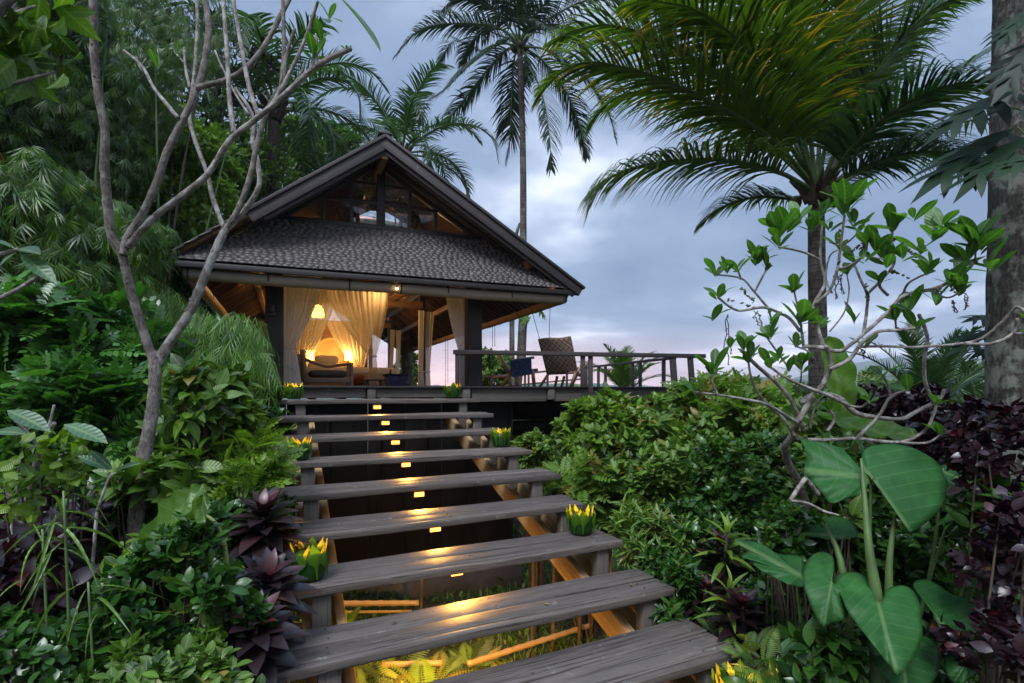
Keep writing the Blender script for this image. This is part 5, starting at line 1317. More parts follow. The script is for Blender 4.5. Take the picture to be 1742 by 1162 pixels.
# lower left frangipani
lf2 = empty('frangipani_tree', tuple(at(30, 1050, 3.2)), 'small frangipani with mottled stems at the lower left edge', 'tree')
K0 = zc(1, 0, 0)
branches(lf2, [([(20, 1300), (22, 1050), (25, 900), (48, 850), (65, 780), (85, 730), (92, 720)], .045, .018, 3.2, 3.2), ([(38, 870), (10, 840), (-40, 800)], .022, .02, 3.2, 3.1), ([(72, 770), (50, 740), (20, 710)], .014, .010, 3.2, 3.1),
 ([(60, 800), (78, 745), (92, 690)], .014, .010, 3.2, 3.3), ([(165, 870), (185, 815), (197, 805)], .012, .009, 3.0, 3.0), ([(150, 1050), (165, 870)], .016, .012, 3.0, 3.0), ([(30, 870), (32, 800), (48, 760)], .012, .009, 3.2, 3.1),
 ([(-30, 520), (20, 498), (70, 468)], .016, .012, 2.6, 2.6), ([(-30, 440), (5, 432), (30, 424)], .02, .011, 2.6, 2.6)], K0, BL, 3.2)
m_ = MB()
for a_, b_, Y, w in (((12, 698), (72, 722), 2.9, 1), ((-10, 735), (32, 732), 2.9, 1), ((108, 722), (170, 742), 2.9, 1), ((188, 800), (140, 775), 3, 1), ((196, 802), (228, 786), 3, .8), ((192, 800), (160, 768), 3.0, .8),
                    ((30, 424), (60, 425), 2.6, 1.4), ((35, 432), (85, 468), 2.6, .9), ((28, 424), (-12, 405), 2.6, 1), ((28, 430), (0, 446), 2.6, 1)):
    p, q = at(*a_, Y), at(*b_, Y - .05); scatter(m_, leaf_tmpl(.34 * w, 6, .14, .3, .55, .9), np.array([vec(p)]), np.array([vec(q) - vec(p)]), np.array([[random.uniform(-.2, .2), -.7, 1.0]]), np.linalg.norm(vec(q) - vec(p)) * 1.15, np.array([random.random()]))
m_.build('foliage', G['leaf_frangi_dusky'], lf2, smooth=True)

# right frangipani, bare gnarled crown
Z = zc(.413, 1180, 300)
rf = empty('frangipani_tree', tuple(at(1392, 1090, 3.9)), 'gnarled frangipani with pale tangled branches on the right', 'tree')
S = [
 ([(620, 2150), (560, 1800), (500, 1500), (450, 1300), (395, 1190), (375, 1120), (410, 1060), (430, 1010)], .050, .030, 5.0, 3.9),
 ([(430, 1010), (480, 930), (530, 860), (562, 790), (560, 740), (545, 700)], .030, .018, 3.9, 3.7),
 ([(562, 795), (640, 755), (690, 690), (760, 640), (830, 634), (915, 625)], .020, .013, 3.75, 3.5),
 ([(432, 1018), (380, 985), (320, 950), (268, 930), (130, 905), (0, 888)], .020, .009, 3.9, 3.4), ([(100, 900), (78, 850), (75, 810)], .010, .008, 3.45, 3.42),
 ([(415, 1070), (370, 1000), (300, 935), (258, 880), (235, 820), (225, 760)], .018, .009, 3.95, 3.7),
 ([(455, 1050), (405, 930), (340, 850), (260, 780), (195, 715)], .021, .017, 4.0, 3.7),
 ([(640, 945), (560, 905), (470, 870), (380, 830), (310, 780)], .019, .010, 3.8, 3.6),
 ([(440, 935), (510, 895), (600, 915), (660, 970), (730, 990), (850, 1000), (920, 968), (1010, 920), (1032, 880)], .030, .016, 4.0, 3.9),
 ([(990, 935), (955, 850), (950, 760), (962, 660), (928, 570)], .017, .015, 3.9, 3.8),
 ([(470, 1085), (570, 1085), (670, 1080), (850, 1095), (950, 1050), (985, 990), (1000, 935)], .020, .013, 4.0, 3.8), ([(850, 1096), (960, 1098), (1020, 1060)], .014, .008, 3.85, 3.8),
 ([(670, 1080), (760, 990), (810, 910), (880, 880)], .018, .011, 3.93, 3.8), ([(812, 912), (800, 860), (775, 815)], .012, .009, 3.85, 3.8),
 ([(450, 700), (520, 705), (600, 720), (650, 690), (710, 640), (800, 560), (870, 490), (1000, 460), (1110, 400), (1150, 360)], .020, .014, 3.8, 3.4),
 ([(690, 702), (800, 700), (900, 704), (1100, 690), (1190, 665), (1270, 600), (1335, 538), (1400, 600)], .013, .012, 3.7, 3.2), ([(1120, 690), (1230, 688), (1320, 645), (1332, 588)], .014, .014, 3.35, 3.25), ([(1320, 648), (1420, 650)], .013, .013, 3.25, 3.1),
 ([(540, 715), (520, 660), (505, 590), (495, 530), (540, 440), (522, 340), (530, 200)], .020, .012, 3.75, 3.9),
 ([(522, 345), (460, 315), (400, 300), (350, 292)], .013, .009, 3.88, 3.7),
 ([(500, 525), (560, 470), (592, 380), (610, 250), (622, 160)], .018, .010, 3.8, 3.6),
 ([(592, 382), (640, 370), (700, 325), (715, 270)], .013, .010, 3.72, 3.5), ([(700, 325), (740, 335), (790, 340)], .008, .007, 3.55, 3.5),
 ([(700, 650), (712, 560), (715, 490), (690, 430), (660, 360)], .016, .011, 3.7, 3.9),
 ([(720, 480), (770, 430), (825, 360), (815, 290), (820, 220)], .015, .010, 3.75, 3.6),
 ([(372, 572), (290, 540), (180, 552), (100, 498)], .014, .011, 3.9, 3.7), ([(440, 640), (400, 590), (372, 570)], .015, .014, 3.8, 3.88),
 ([(305, 540), (245, 470), (195, 420), (90, 405)], .012, .007, 3.88, 3.8), ([(250, 478), (275, 430), (300, 385)], .011, .008, 3.86, 3.8), ([(195, 425), (182, 385)], .011, .009, 3.83, 3.82),
 ([(455, 710), (445, 640), (440, 600), (420, 500), (412, 470)], .015, .007, 3.8, 3.7),
 ([(860, 495), (885, 440), (960, 400)], .012, .009, 3.58, 3.4), ([(800, 490), (770, 460), (765, 440)], .013, .012, 3.65, 3.6), ([(560, 270), (620, 280), (680, 230)], .009, .007, 3.9, 3.8), ([(570, 480), (545, 420), (560, 330), (600, 300)], .010, .008, 3.9, 4.1),
 ([(385, 780), (320, 690), (300, 660)], .010, .008, 3.85, 3.8), ([(430, 900), (440, 850), (445, 800)], .013, .008, 3.9, 3.8), ([(500, 760), (470, 720), (420, 700)], .010, .007, 3.8, 3.7),
 ([(480, 1040), (490, 980), (515, 920)], .012, .009, 3.9, 3.8), ([(550, 1050), (580, 1000), (560, 960)], .014, .012, 4.0, 4.0), ([(640, 945), (690, 950), (720, 925)], .012, .008, 3.8, 3.7), ([(560, 640), (620, 560), (640, 470), (630, 400)], .008, .006, 3.8, 3.8),
 ([(900, 500), (960, 470), (1040, 500), (1095, 480)], .010, .007, 3.55, 3.4), ([(1160, 350), (1162, 290)], .008, .007, 3.4, 3.38), ([(835, 640), (830, 580)], .009, .008, 3.65, 3.6)]
branches(rf, S, Z, BL, 3.8)
W = zc(.4837, 880, 600)
branches(rf, [([(1060, 500), (1018, 430), (1030, 330), (985, 300)], .022, .022, 4.1, 4.0), ([(1030, 425), (1000, 460), (958, 520), (910, 560), (862, 588)], .025, .016, 4.1, 3.9), ([(962, 520), (1020, 530), (1080, 558), (1130, 572)], .018, .011, 4.0, 3.9)], W, BL, 4)
# flower stalk lumps along the upper twigs
m_ = MB(); rs = np.random.default_rng(4)
for (x0, y0), (x1, y1), Y in (((100, 500), (360, 570), 3.8), ((690, 250), (720, 330), 3.55), ((760, 250), (840, 260), 3.6), ((800, 380), (880, 420), 3.7), ((860, 290), (920, 330), 3.5), ((1060, 430), (1190, 330), 3.4), ((640, 310), (700, 280), 3.6), ((700, 420), (720, 520), 3.75), ((1000, 470), (1120, 470), 3.45), ((200, 460), (250, 520), 3.85), ((600, 370), (600, 200), 3.65)):
    for i in range(11):
        f = rs.random(); px, py = Z(x0 + (x1 - x0) * f + rs.normal() * 3.5, y0 + (y1 - y0) * f + rs.normal() * 3.5); c = vec(at(px, py, Y + rs.normal() * .03)); r = rs.uniform(.005, .011)
        d = unit(rs.normal(size=3)) * r * 2.0; tube(m_, [c - d, c, c + d * .8], [r * .4, r, r * .3], n=5, sub=1, var=rs.random())
m_.build('flower_stalk', plain('olive_flower_stalk', (0.10, 0.10, 0.04), .7, var=.5), rf, smooth=True)['kind'] = 'stuff'
m_ = MB()
for (x, y, l) in ((130, 570, 190), (255, 560, 60), (600, 400, 110), (575, 410, 90), (1120, 490, 60), (1060, 510, 60), (685, 710, 50)):
    for j in range(2):
        px, py = Z(x + j * 9, y); px2, py2 = Z(x + 18 + rs.normal() * 8, y + l * (.7 + .4 * rs.random())); a, b = at(px, py, 3.8), at(px2, py2, 3.8); P = [vec(a) + (vec(b) - vec(a)) * t + rs.normal(size=3) * .008 for t in np.linspace(0, 1, 9)]; tube(m_, P, .0035, n=4, sub=1)
        for q in P: d = unit(rs.normal(size=3)) * .014; tube(m_, [q, q + d], [.004, .002], n=4, sub=1)
m_.build('hanging_tendril', M['twig'], rf)['kind'] = 'stuff'
tipsR = [(350, 240, 3.7, 1, 8), (345, 215, 3.7, .8, 4), (535, 140, 3.9, 1, 9), (630, 118, 3.6, 1.1, 9), (510, 180, 3.9, .7, 5), (262, 345, 3.8, 1, 7), (285, 330, 3.8, .8, 4), (140, 390, 3.8, .6, 4), (445, 590, 3.75, 1.1, 8), (312, 650, 3.7, .9, 7),
         (208, 700, 3.7, .85, 7), (150, 700, 3.7, .6, 4), (82, 790, 3.42, .9, 4), (82, 580, 3.7, .9, 3), (820, 205, 3.6, 1, 5), (790, 350, 3.5, 1.2, 5), (985, 245, 3.45, 1, 5), (975, 370, 3.4, 1.0, 6), (1162, 275, 3.38, 1.15, 7), (1120, 345, 3.4, 1.0, 7),
         (832, 575, 3.6, 1, 4), (880, 545, 3.5, 1.1, 4), (665, 595, 3.8, .9, 3), (411, 470, 3.7, .8, 3), (345, 755, 3.6, .8, 4), (480, 215, 3.9, .8, 4), (935, 300, 3.5, .9, 5), (660, 195, 3.7, .7, 4), (1000, 510, 3.4, .9, 4), (1080, 400, 3.4, .9, 6), (390, 790, 3.8, .8, 3), (700, 340, 3.5, .9, 4)]
tipsR += [(sp[0][-1][0], sp[0][-1][1] - 6, sp[4], .75, 5) for sp in S if sp[2] < .0135]
tipsR += [(600, 95, 3.8, .9, 6), (655, 90, 3.7, .9, 6), (430, 165, 3.9, .8, 5), (905, 165, 3.5, .9, 5), (1025, 205, 3.4, .9, 5), (385, 215, 3.75, .9, 5), (240, 320, 3.8, .8, 5), (560, 215, 3.8, .7, 4), (750, 290, 3.5, .9, 5), (1190, 300, 3.4, .9, 5), (1215, 375, 3.35, 1.0, 6), (1060, 445, 3.4, .9, 5), (860, 330, 3.5, .9, 5), (705, 700, 3.7, .7, 4), (230, 740, 3.7, .8, 5), (450, 760, 3.8, .7, 4), (320, 600, 3.7, .7, 4), (520, 610, 3.8, .8, 4)]
rosette_leaves(rf, [((*Z(x, y), Y), s, k) for x, y, Y, s, k in tipsR], .175, G['leaf_frangi'], L_OBOV, 6, 11)
# ================================================================ shrubs, bamboo and trees
def SP(px, py, Y, rx, ry, rd): return at(px, py, Y), (rx * Y / F, rd, ry * Y / F)
def bush(name, label, px, py, Y, rx, ry, rd, n, k, size, tm, mat, seed, cat='shrub', **kw):
    c, r = SP(px, py, Y, rx, ry, rd); return shrub(name, label, cat, c, r, n, k, size, tm, G[mat], seed, **kw)
def hangers(mb, tm, P, Dd, size, seed, drop=.9, k=1, cv=.3, width=1.0):
    rs = np.random.default_rng(seed); N = len(P); v0 = rs.normal(size=N) * cv * .5 + .45
    for i in range(k):
        out = unit(Dd * [1, 1, .3] + rs.normal(size=(N, 3)) * .5)
        t = unit(out * rs.uniform(.25, .9, N)[:, None] + np.array([0, 0, -drop]))
        nrm = unit(np.array([0, 0, .8]) + out + rs.normal(size=(N, 3)) * .4)
        scatter(mb, tm, P + rs.normal(size=(N, 3)) * .03, t, nrm, size * rs.uniform(.6, 1.25, N), v0 + rs.normal(size=N) * .12, width)
def bamboo(label, px, py, Y, rx, ry, rd, n, size, seed, mat='leaf_bamboo', culms=9, k=2, gaps=.5, tm=T_SPRAY, name='bamboo_clump', drop=.9, cat='bamboo', shell=.35):
    c, r = SP(px, py, Y, rx, ry, rd); c = vec(c); b = np.array([c[0], c[1], float(gz(c[0], c[1]))])
    root = empty(name, tuple(b), label, cat)
    P, Dd = crown_points(c, r, n, seed, shell, gaps); P[:, 2] = np.maximum(P[:, 2], gz(P[:, 0], P[:, 1]) + .1)
    m_ = MB(); hangers(m_, tm, P, Dd, size, seed, k=k, drop=drop); m_.build('foliage', G[mat], root, smooth=True)
    rs = np.random.default_rng(seed + 3)
    for i in range(culms):
        p = P[rs.integers(len(P))]; s = b + np.array([rs.normal() * .25, rs.normal() * .25, 0]); mid = s * .5 + p * .5 + np.array([rs.normal() * .1, rs.normal() * .1, .35 * np.linalg.norm(p - s) * .3])
        m_ = MB(); tube(m_, [s, s * .7 + mid * .3 + np.array([0, 0, .1]), mid, p * .85 + mid * .15 + np.array([0, 0, .1]), p], [.028, .026, .020, .012, .004], n=6, sub=4); m_.build('culm', M['greenstem'] if i % 2 else M['twig'], root, smooth=True)
    return root
def tree(label, px, py, Y, rx, ry, rd, n, k, size, tm, mat, seed, tr=.12, gaps=.45, name='broadleaf_tree', base=None, spread=(.4, 1.2)):
    c, r = SP(px, py, Y, rx, ry, rd); c = vec(c); bx, by = base if base else (c[0], c[1]); b = np.array([bx, by, float(gz(bx, by)) - .1])
    root = empty(name, tuple(b), label, 'tree'); P, Dd = crown_points(c, r, n, seed, .5, gaps)
    P[:, 2] = np.maximum(P[:, 2], gz(P[:, 0], P[:, 1]) + .1)
    m_ = MB(); whorl(m_, tm, P, Dd, k, size, seed + 1, spread=spread); m_.build('crown', G[mat], root, smooth=True)
    m_ = MB(); rs = np.random.default_rng(seed); fork = b * .45 + c * .55 - np.array([0, 0, r[2] * .3])
    tube(m_, [b, b * .6 + fork * .4 + rs.normal(size=3) * .1, fork], [tr * 1.2, tr, tr * .8], n=10, sub=4, rough=.04)
    for i in range(12):
        p = P[rs.integers(len(P))]; tube(m_, [fork, fork * .5 + p * .5 + rs.normal(size=3) * .12, p], [tr * .5, tr * .3, tr * .08], n=6, sub=4)
    m_.build('trunk', M['palm_bark'], root, smooth=True); return root
T_LOBED = merge_tmpl([place_tmpl(leaf_tmpl(.24, 4, .2, .2, .45, .9), (0, t, -.2 * t * t), s * a, l, .2) for t, l, a in ((.14, .34, 1.2), (.32, .44, .95), (.50, .42, .8), (.68, .34, .6)) for s in (-1, 1)] + [place_tmpl(leaf_tmpl(.20, 5, .25, .1, .5), (0, 0, 0), 0, 1.05)])

# ---- left bank, upper
bamboo('tall weeping bamboo clump filling the upper left corner', 70, 170, 7.2, 165, 270, 1.4, 9880, 0.18, 101, k=2, culms=12)
bamboo('darker drooping bamboo at the left edge at half height', 60, 400, 5.6, 150, 150, .9, 4940, 0.186, 102, k=2, culms=8)
bamboo('lighter airy bamboo with sky gaps behind the bare branches', 240, 90, 9.5, 170, 170, 1.6, 1500, 0.18, 103, k=2, gaps=.25, culms=10)
bamboo('bamboo sprays hanging over the left end of the roof', 170, 440, 7.0, 120, 120, .8, 3230, 0.186, 104, k=2, culms=6)
tree('bright green leafy tree seen between the bare branches left of the roof', 250, 300, 11, 170, 130, 1.8, 3400, 7, .15, L_OVAL, 'leaf_bright', 105)
tree('dark dense tree behind the bamboo on the far left', 60, 300, 11.5, 260, 330, 1.4, 6000, 7, .17, L_OVAL, 'leaf_mid', 106, gaps=.7)
tree('mid green tree right behind the left slope of the roof', 395, 305, 15, 120, 90, 2.0, 2600, 7, .15, L_SMALL, 'leaf_mid', 107)
tree('feathery tree whose crown rises between the left roof slope and the palms', 520, 262, 21, 110, 62, 2.2, 2200, 7, .18, L_SMALL, 'leaf_mid', 108, gaps=.3)
tree('thin crowned tree with reddish tips high behind the bare branches', 330, 130, 14, 140, 110, 2.0, 800, 6, .15, L_SMALL, 'leaf_purple', 109, gaps=.2)
tree('dark tree standing behind the left side of the hut', 300, 470, 13, 120, 110, 1.5, 2600, 6, .17, L_OVAL, 'leaf_deep', 110, gaps=.7, base=(-9.5, 14.5))
# overhanging branch with broad leaves at the top left corner
ob = empty('overhanging_branch_tree', tuple(at(-60, 900, 2.8)), 'tree with broad dark leaves reaching in at the top left corner', 'tree')
m_ = MB(); b = at(-90, 900, 2.8); b.z = gz(b.x, b.y); tube(m_, [b, at(-80, 500, 2.8), at(-60, 200, 2.8), at(-40, 60, 2.8), at(70, -60, 2.9)], [.08, .07, .06, .045, .02], n=9, sub=5, rough=.03); tube(m_, [at(-70, 180, 2.8), at(0, 150, 2.9), at(95, 122, 3.0)], [.02, .014, .006], n=7, sub=4); tube(m_, [at(-45, 60, 2.8), at(10, 30, 2.9), at(60, 10, 3)], [.022, .016, .006], n=7, sub=4); m_.build('trunk', M['frangi_bark_dark'], ob, smooth=True)
P = np.array([vec(at(*p)) for p in ((10, 60, 2.9), (35, 80, 3), (5, 100, 2.9), (60, 100, 3), (95, 120, 3), (20, 20, 2.9), (80, 60, 3.1), (120, 30, 3.1), (45, 50, 3), (-5, 130, 2.9))]); m_ = MB(); whorl(m_, L_BROAD, P, np.tile([[.5, 0, -.3]], (len(P), 1)), 5, .24, 12, spread=(.4, 1.3), up=-.1); m_.build('crown', G['leaf_mid'], ob, smooth=True)

# ---- left bank, lower
bamboo('fine weeping light green shrub beside the hut post', 368, 592, 5.9, 105, 80, .6, 620, .38, 120, mat='leaf_weep', culms=6, k=2, tm=T_WEEP, name='weeping_shrub', cat='shrub', drop=.8, shell=.6, gaps=.8)
bamboo('lower fine weeping shrub behind the forked trunk', 240, 555, 6.3, 120, 85, .7, 620, .38, 121, mat='leaf_weep', culms=5, k=2, tm=T_WEEP, name='weeping_shrub', cat='shrub', drop=.8, shell=.6, gaps=.8)
bush('feathery_shrub', 'dark shrub with feather shaped leaves in the middle of the left bank', 105, 590, 5.2, 165, 90, .8, 420, 4, .36, T_PINN, 'leaf_blue', 122, up=.6)
bush('feathery_shrub', 'lower dark shrub with feather shaped leaves left of the forked trunk', 150, 720, 4.6, 160, 90, .7, 380, 4, .32, T_PINN, 'leaf_blue', 123, up=.5)
bush('broadleaf_shrub', 'glossy broad leaved shrub just right of the forked trunk', 355, 695, 4.4, 80, 70, .45, 210, 4, .17, L_BROAD, 'leaf_mid', 124, up=.2)
bush('broadleaf_shrub', 'bright leaved shrub leaning towards the left ends of the treads', 415, 720, 4.6, 60, 62, .45, 170, 5, .15, L_OVAL, 'leaf_bright', 125)
bush('feathery_shrub', 'yellow green shrub with round leaflets touching the middle treads', 432, 800, 4.3, 48, 55, .4, 90, 4, .26, T_PINN, 'leaf_bright', 126, up=.3)
bush('broadleaf_shrub', 'mid green shrub with veined leaves under the forked trunk', 300, 820, 4.0, 80, 60, .4, 130, 4, .19, L_BROAD, 'leaf_mid', 127)
bush('climber', 'pale heart leaved climber on the small mottled frangipani', 75, 800, 3.1, 60, 80, .25, 46, 3, .11, L_OVAL, 'leaf_bright', 128, width=1.5, tw=10)
bush('small_leaf_bush', 'glossy small leaved bush low in the left foreground', 310, 1010, 2.9, 125, 115, .42, 330, 5, .098, L_ROUND, 'leaf_deep', 129, up=.7, cat='shrub', spread=(.4, 1.1))
bush('small_leaf_bush', 'light tipped small leaved bush above the dark glossy one', 250, 955, 3.2, 80, 45, .35, 120, 5, .10, L_ROUND, 'leaf_bright', 130, up=.7)
bush('small_leaf_bush', 'small leaved bush cut by the bottom edge left of the stairs', 290, 1160, 2.5, 140, 70, .35, 240, 5, .095, L_ROUND, 'leaf_mid', 131, up=.7)
bush('small_leaf_bush', 'sparse small leaved bush in the bottom left corner', 110, 1110, 2.6, 130, 80, .35, 170, 5, .095, L_ROUND, 'leaf_deep', 132, up=.6)
bush('dark_purple_plant', 'deep purple leaved plant at the left edge below the small frangipani', 55, 980, 2.9, 70, 90, .35, 80, 5, .15, L_BROAD, 'leaf_purple', 133, up=.5)
bush('dark_purple_plant', 'dark purple plant behind the low left bushes', 110, 880, 3.6, 80, 50, .4, 80, 5, .15, L_BROAD, 'leaf_purple', 134, up=.5)
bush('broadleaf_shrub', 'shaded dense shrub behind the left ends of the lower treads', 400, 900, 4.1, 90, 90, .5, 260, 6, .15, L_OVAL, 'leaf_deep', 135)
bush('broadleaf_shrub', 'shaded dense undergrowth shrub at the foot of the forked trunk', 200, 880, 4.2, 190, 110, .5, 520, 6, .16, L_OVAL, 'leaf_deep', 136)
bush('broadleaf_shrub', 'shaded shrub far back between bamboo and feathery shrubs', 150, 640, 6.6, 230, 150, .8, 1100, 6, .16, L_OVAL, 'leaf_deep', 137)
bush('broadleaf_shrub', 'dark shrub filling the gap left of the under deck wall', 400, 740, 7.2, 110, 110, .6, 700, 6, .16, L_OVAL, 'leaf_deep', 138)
bush('fern', 'fern clump in the bottom left bed', 150, 1090, 2.8, 60, 40, .3, 8, 5, .24, T_FERN, 'leaf_mid', 139, up=1.5, tw=0, cat='fern')
bush('hanging_fern', 'drooping fern like plant behind the purple rosettes', 350, 1060, 2.85, 45, 60, .2, 10, 4, .20, T_PINN_S, 'leaf_mid', 140, up=.4, tw=4, cat='fern')
# umbrella sedge
us = empty('umbrella_plant', tuple(at(110, 1150, 2.5)), 'tall stemmed plant with long thin hanging leaves at the lower left', 'plant')
m_ = MB(); 
for (x, y) in ((108, 835), (72, 900), (150, 990)):
    b = at(x + 6, 1250, 2.5); t = at(x, y, 2.5); b.z = gz(b.x, b.y); tube(m_, [b, (b + t) / 2 + Vector((.02, 0, 0)), t], [.008, .007, .005], n=6, sub=4)
m_.build('stem', M['greenstem'], us, smooth=True); m_ = MB()
P = np.array([vec(at(*p, 2.5)) for p in ((108, 835), (72, 900), (150, 990))]); whorl(m_, L_STRAP, P, np.tile([[0, 0, 1.0]], (3, 1)), 11, .26, 3, spread=(1.3, 2.2), up=1, width=.22); m_.build('leaf', G['leaf_mid'], us, smooth=True)

# ---- rosette plants
def cordyline(label, px, py, Y, L, n, mat, seed, name='cordyline', stemto=None, tm=L_CORDY, width=1.0, spread=(.15, 1.5), stack=.3):
    c = vec(at(px, py, Y)); b = np.array([c[0], c[1], float(gz(c[0], c[1]))]); root = empty(name, tuple(b), label, 'plant', None)
    rs = np.random.default_rng(seed); m_ = MB(); axis = unit(np.array([rs.normal() * .12, rs.normal() * .12 - .12, 1.0]))
    ref = unit(np.cross(axis, [1, .2, 0])); ref2 = np.cross(axis, ref)
    for i in range(n):
        f = i / n; a = 2.4 * i; tilt = spread[0] + (spread[1] - spread[0]) * f + rs.normal() * .08
        rad = math.cos(a) * ref + math.sin(a) * ref2; t = math.cos(tilt) * axis + math.sin(tilt) * rad; nr = axis * math.sin(tilt) - rad * math.cos(tilt)
        scatter(m_, tm, np.array([c - axis * stack * f]), np.array([t]), np.array([nr]), np.array([L * (.6 + .4 * min(1, f * 3)) * rs.uniform(.85, 1.1)]), np.array([np.clip(.45 + rs.normal() * .22 + (.45 if f < .12 else 0), 0, 1)]), np.array([width]))
    m_.build('leaf_rosette', G[mat], root, smooth=True); m_ = MB(); tube(m_, [b, (b + c) / 2 + rs.normal(size=3) * .03, c], [.018, .016, .012], n=7, sub=4); m_.build('stem', M['twig'], root, smooth=True); return root
for i, (px, py, Y, L, n, lab) in enumerate(((447, 868, 3.7, .27, 60, 'dark bronze rosette plant, the highest one by the left tread ends'), (456, 985, 3.2, .27, 64, 'dark bronze rosette plant with a red heart, in the middle of the left tread ends'),
        (432, 1062, 2.9, .26, 60, 'dark bronze rosette plant, the lowest one by the left tread ends'), (488, 905, 3.9, .18, 24, 'small dark rosette with orange lit tips against the left tread ends'), (402, 1010, 3.1, .25, 50, 'dark bronze rosette plant half hidden left of the red hearted one'))):
    cordyline(lab, px, py, Y, L, n, 'leaf_cordy', 200 + i, stack=.36, width=1.45, spread=(.2, 1.9))
for i, (px, py, Y, L, n, mat, lab, w) in enumerate(((1237, 905, 4.3, .24, 16, 'leaf_bright', 'light green narrow rosette above the dark red plant right of the stairs', .7), (1243, 1000, 3.9, .24, 14, 'leaf_bright', 'light green arching rosette below the dark red plant right of the stairs', .6),
        (1225, 930, 4.4, .24, 36, 'leaf_purple', 'dark red rosette plant right of the lower treads', 1.1), (1262, 1030, 3.8, .22, 40, 'leaf_purple', 'dark red rosette plant, lower one right of the lowest tread', 1.1), (1200, 1000, 4.2, .2, 30, 'leaf_purple', 'dark red rosette plant nearest the lower treads', 1.0))):
    cordyline(lab, px, py, Y, L, n, mat, 220 + i, width=w)

# ---- right bank
bush('feathery_shrub', 'light green shrub with round leaflets below the deck corner', 1010, 738, 7.0, 66, 72, .6, 560, 5, .17, L_OVAL, 'leaf_bright', 301, up=.5, vbase=.4)
bush('feathery_shrub', 'leafy shrub under the right end of the railing', 1125, 718, 7.4, 90, 56, .8, 420, 4, .15, L_BROAD, 'leaf_mid', 302, up=.5, vbase=.7)
bush('feathery_shrub', 'feathery shrub in the right bank just right of the deck end', 1240, 704, 7.6, 90, 48, .8, 400, 4, .38, T_PINN, 'leaf_mid', 303, up=.5, vbase=.7)
bush('oval_leaf_shrub', 'dense oval leaved shrub in the middle of the right bank', 1170, 812, 6.2, 130, 85, .7, 1000, 5, .15, L_OVAL, 'leaf_mid', 304, up=.6, vbase=.55)
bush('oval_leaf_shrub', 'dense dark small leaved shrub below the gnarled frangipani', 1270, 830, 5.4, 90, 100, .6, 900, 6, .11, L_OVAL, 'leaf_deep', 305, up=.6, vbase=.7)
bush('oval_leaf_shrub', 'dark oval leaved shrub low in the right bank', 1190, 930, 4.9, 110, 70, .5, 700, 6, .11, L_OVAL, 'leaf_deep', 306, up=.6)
bush('lance_leaf_shrub', 'narrow leaved shrub beside the right ends of the lower treads', 1110, 925, 5.0, 75, 75, .5, 330, 7, .17, L_LANCE, 'leaf_mid', 307, up=.6, vbase=.65)
bush('lance_leaf_shrub', 'narrow leaved shrub touching the right ends of the lowest treads', 1150, 1010, 4.4, 60, 60, .4, 190, 7, .16, L_LANCE, 'leaf_deep', 308, up=.6)
bush('feathery_shrub', 'thin stemmed shrub below the deck beside the dark support post', 1000, 850, 6.6, 75, 75, .6, 210, 3, .30, T_PINN, 'leaf_mid', 309, up=.4, vbase=.6)
bush('oval_leaf_shrub', 'small pale shrub beside the right end of the upper treads', 915, 775, 8.6, 42, 42, .6, 260, 6, .13, L_OVAL, 'leaf_mid', 310, vbase=.7)
bush('oval_leaf_shrub', 'bright shrub below the deck behind the right stringer', 960, 845, 8.2, 70, 60, .6, 380, 6, .14, L_OVAL, 'leaf_bright', 311)
bush('oval_leaf_shrub', 'deep green bush in the far right bank below the frangipani branches', 1350, 760, 6.6, 100, 90, .8, 900, 6, .14, L_OVAL, 'leaf_mid', 312, vbase=.6)
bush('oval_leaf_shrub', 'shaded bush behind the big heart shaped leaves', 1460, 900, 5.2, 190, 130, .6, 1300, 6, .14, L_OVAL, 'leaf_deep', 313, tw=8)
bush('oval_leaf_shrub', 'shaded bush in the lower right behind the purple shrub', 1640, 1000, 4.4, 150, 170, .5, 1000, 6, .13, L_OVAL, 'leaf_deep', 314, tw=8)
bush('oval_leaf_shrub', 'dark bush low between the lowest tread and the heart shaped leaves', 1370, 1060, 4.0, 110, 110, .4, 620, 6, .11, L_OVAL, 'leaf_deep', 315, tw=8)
bush('oval_leaf_shrub', 'bush behind the young palm right of the gnarled branches', 1560, 760, 7.6, 150, 60, .8, 900, 6, .16, L_OVAL, 'leaf_mid', 316, vbase=.7)
bush('broadleaf_shrub', 'green climber leaves between the frangipani foot and the dark shrubs', 1400, 830, 4.6, 60, 80, .35, 90, 5, .15, L_BROAD, 'leaf_mid', 317)
bush('fern', 'green fern in the shade right of the lowest tread', 1225, 1100, 3.8, 40, 25, .3, 6, 5, .24, T_FERN, 'leaf_mid', 318, up=1.6, tw=0, cat='fern')
bush('fern', 'fern at the bottom edge near the yellow tipped cup', 1330, 1140, 3.2, 60, 30, .3, 7, 5, .22, T_FERN, 'leaf_mid', 319, up=1.6, tw=0, cat='fern')
bush('lance_leaf_shrub', 'leafy plant at the bottom edge right of the last tread', 1400, 1130, 3.0, 70, 55, .3, 60, 5, .13, L_BROAD, 'leaf_deep', 320)
bush('broadleaf_shrub', 'green broad leaved shrub among the purple leaves at the right edge', 1705, 880, 3.2, 55, 70, .3, 70, 5, .15, L_BROAD, 'leaf_deep', 343)
bush('purple_shrub', 'dark purple shrub at the right edge beside the mottled trunk', 1700, 780, 3.3, 75, 80, .35, 120, 4, .11, L_OVAL, 'leaf_purple', 321, width=1.2, tw=8, cat='shrub')
bush('purple_shrub', 'tall dark purple shrub in the lower right corner', 1690, 960, 2.9, 70, 110, .3, 85, 4, .105, L_OVAL, 'leaf_purple', 322, width=1.2, tw=8, cat='shrub')
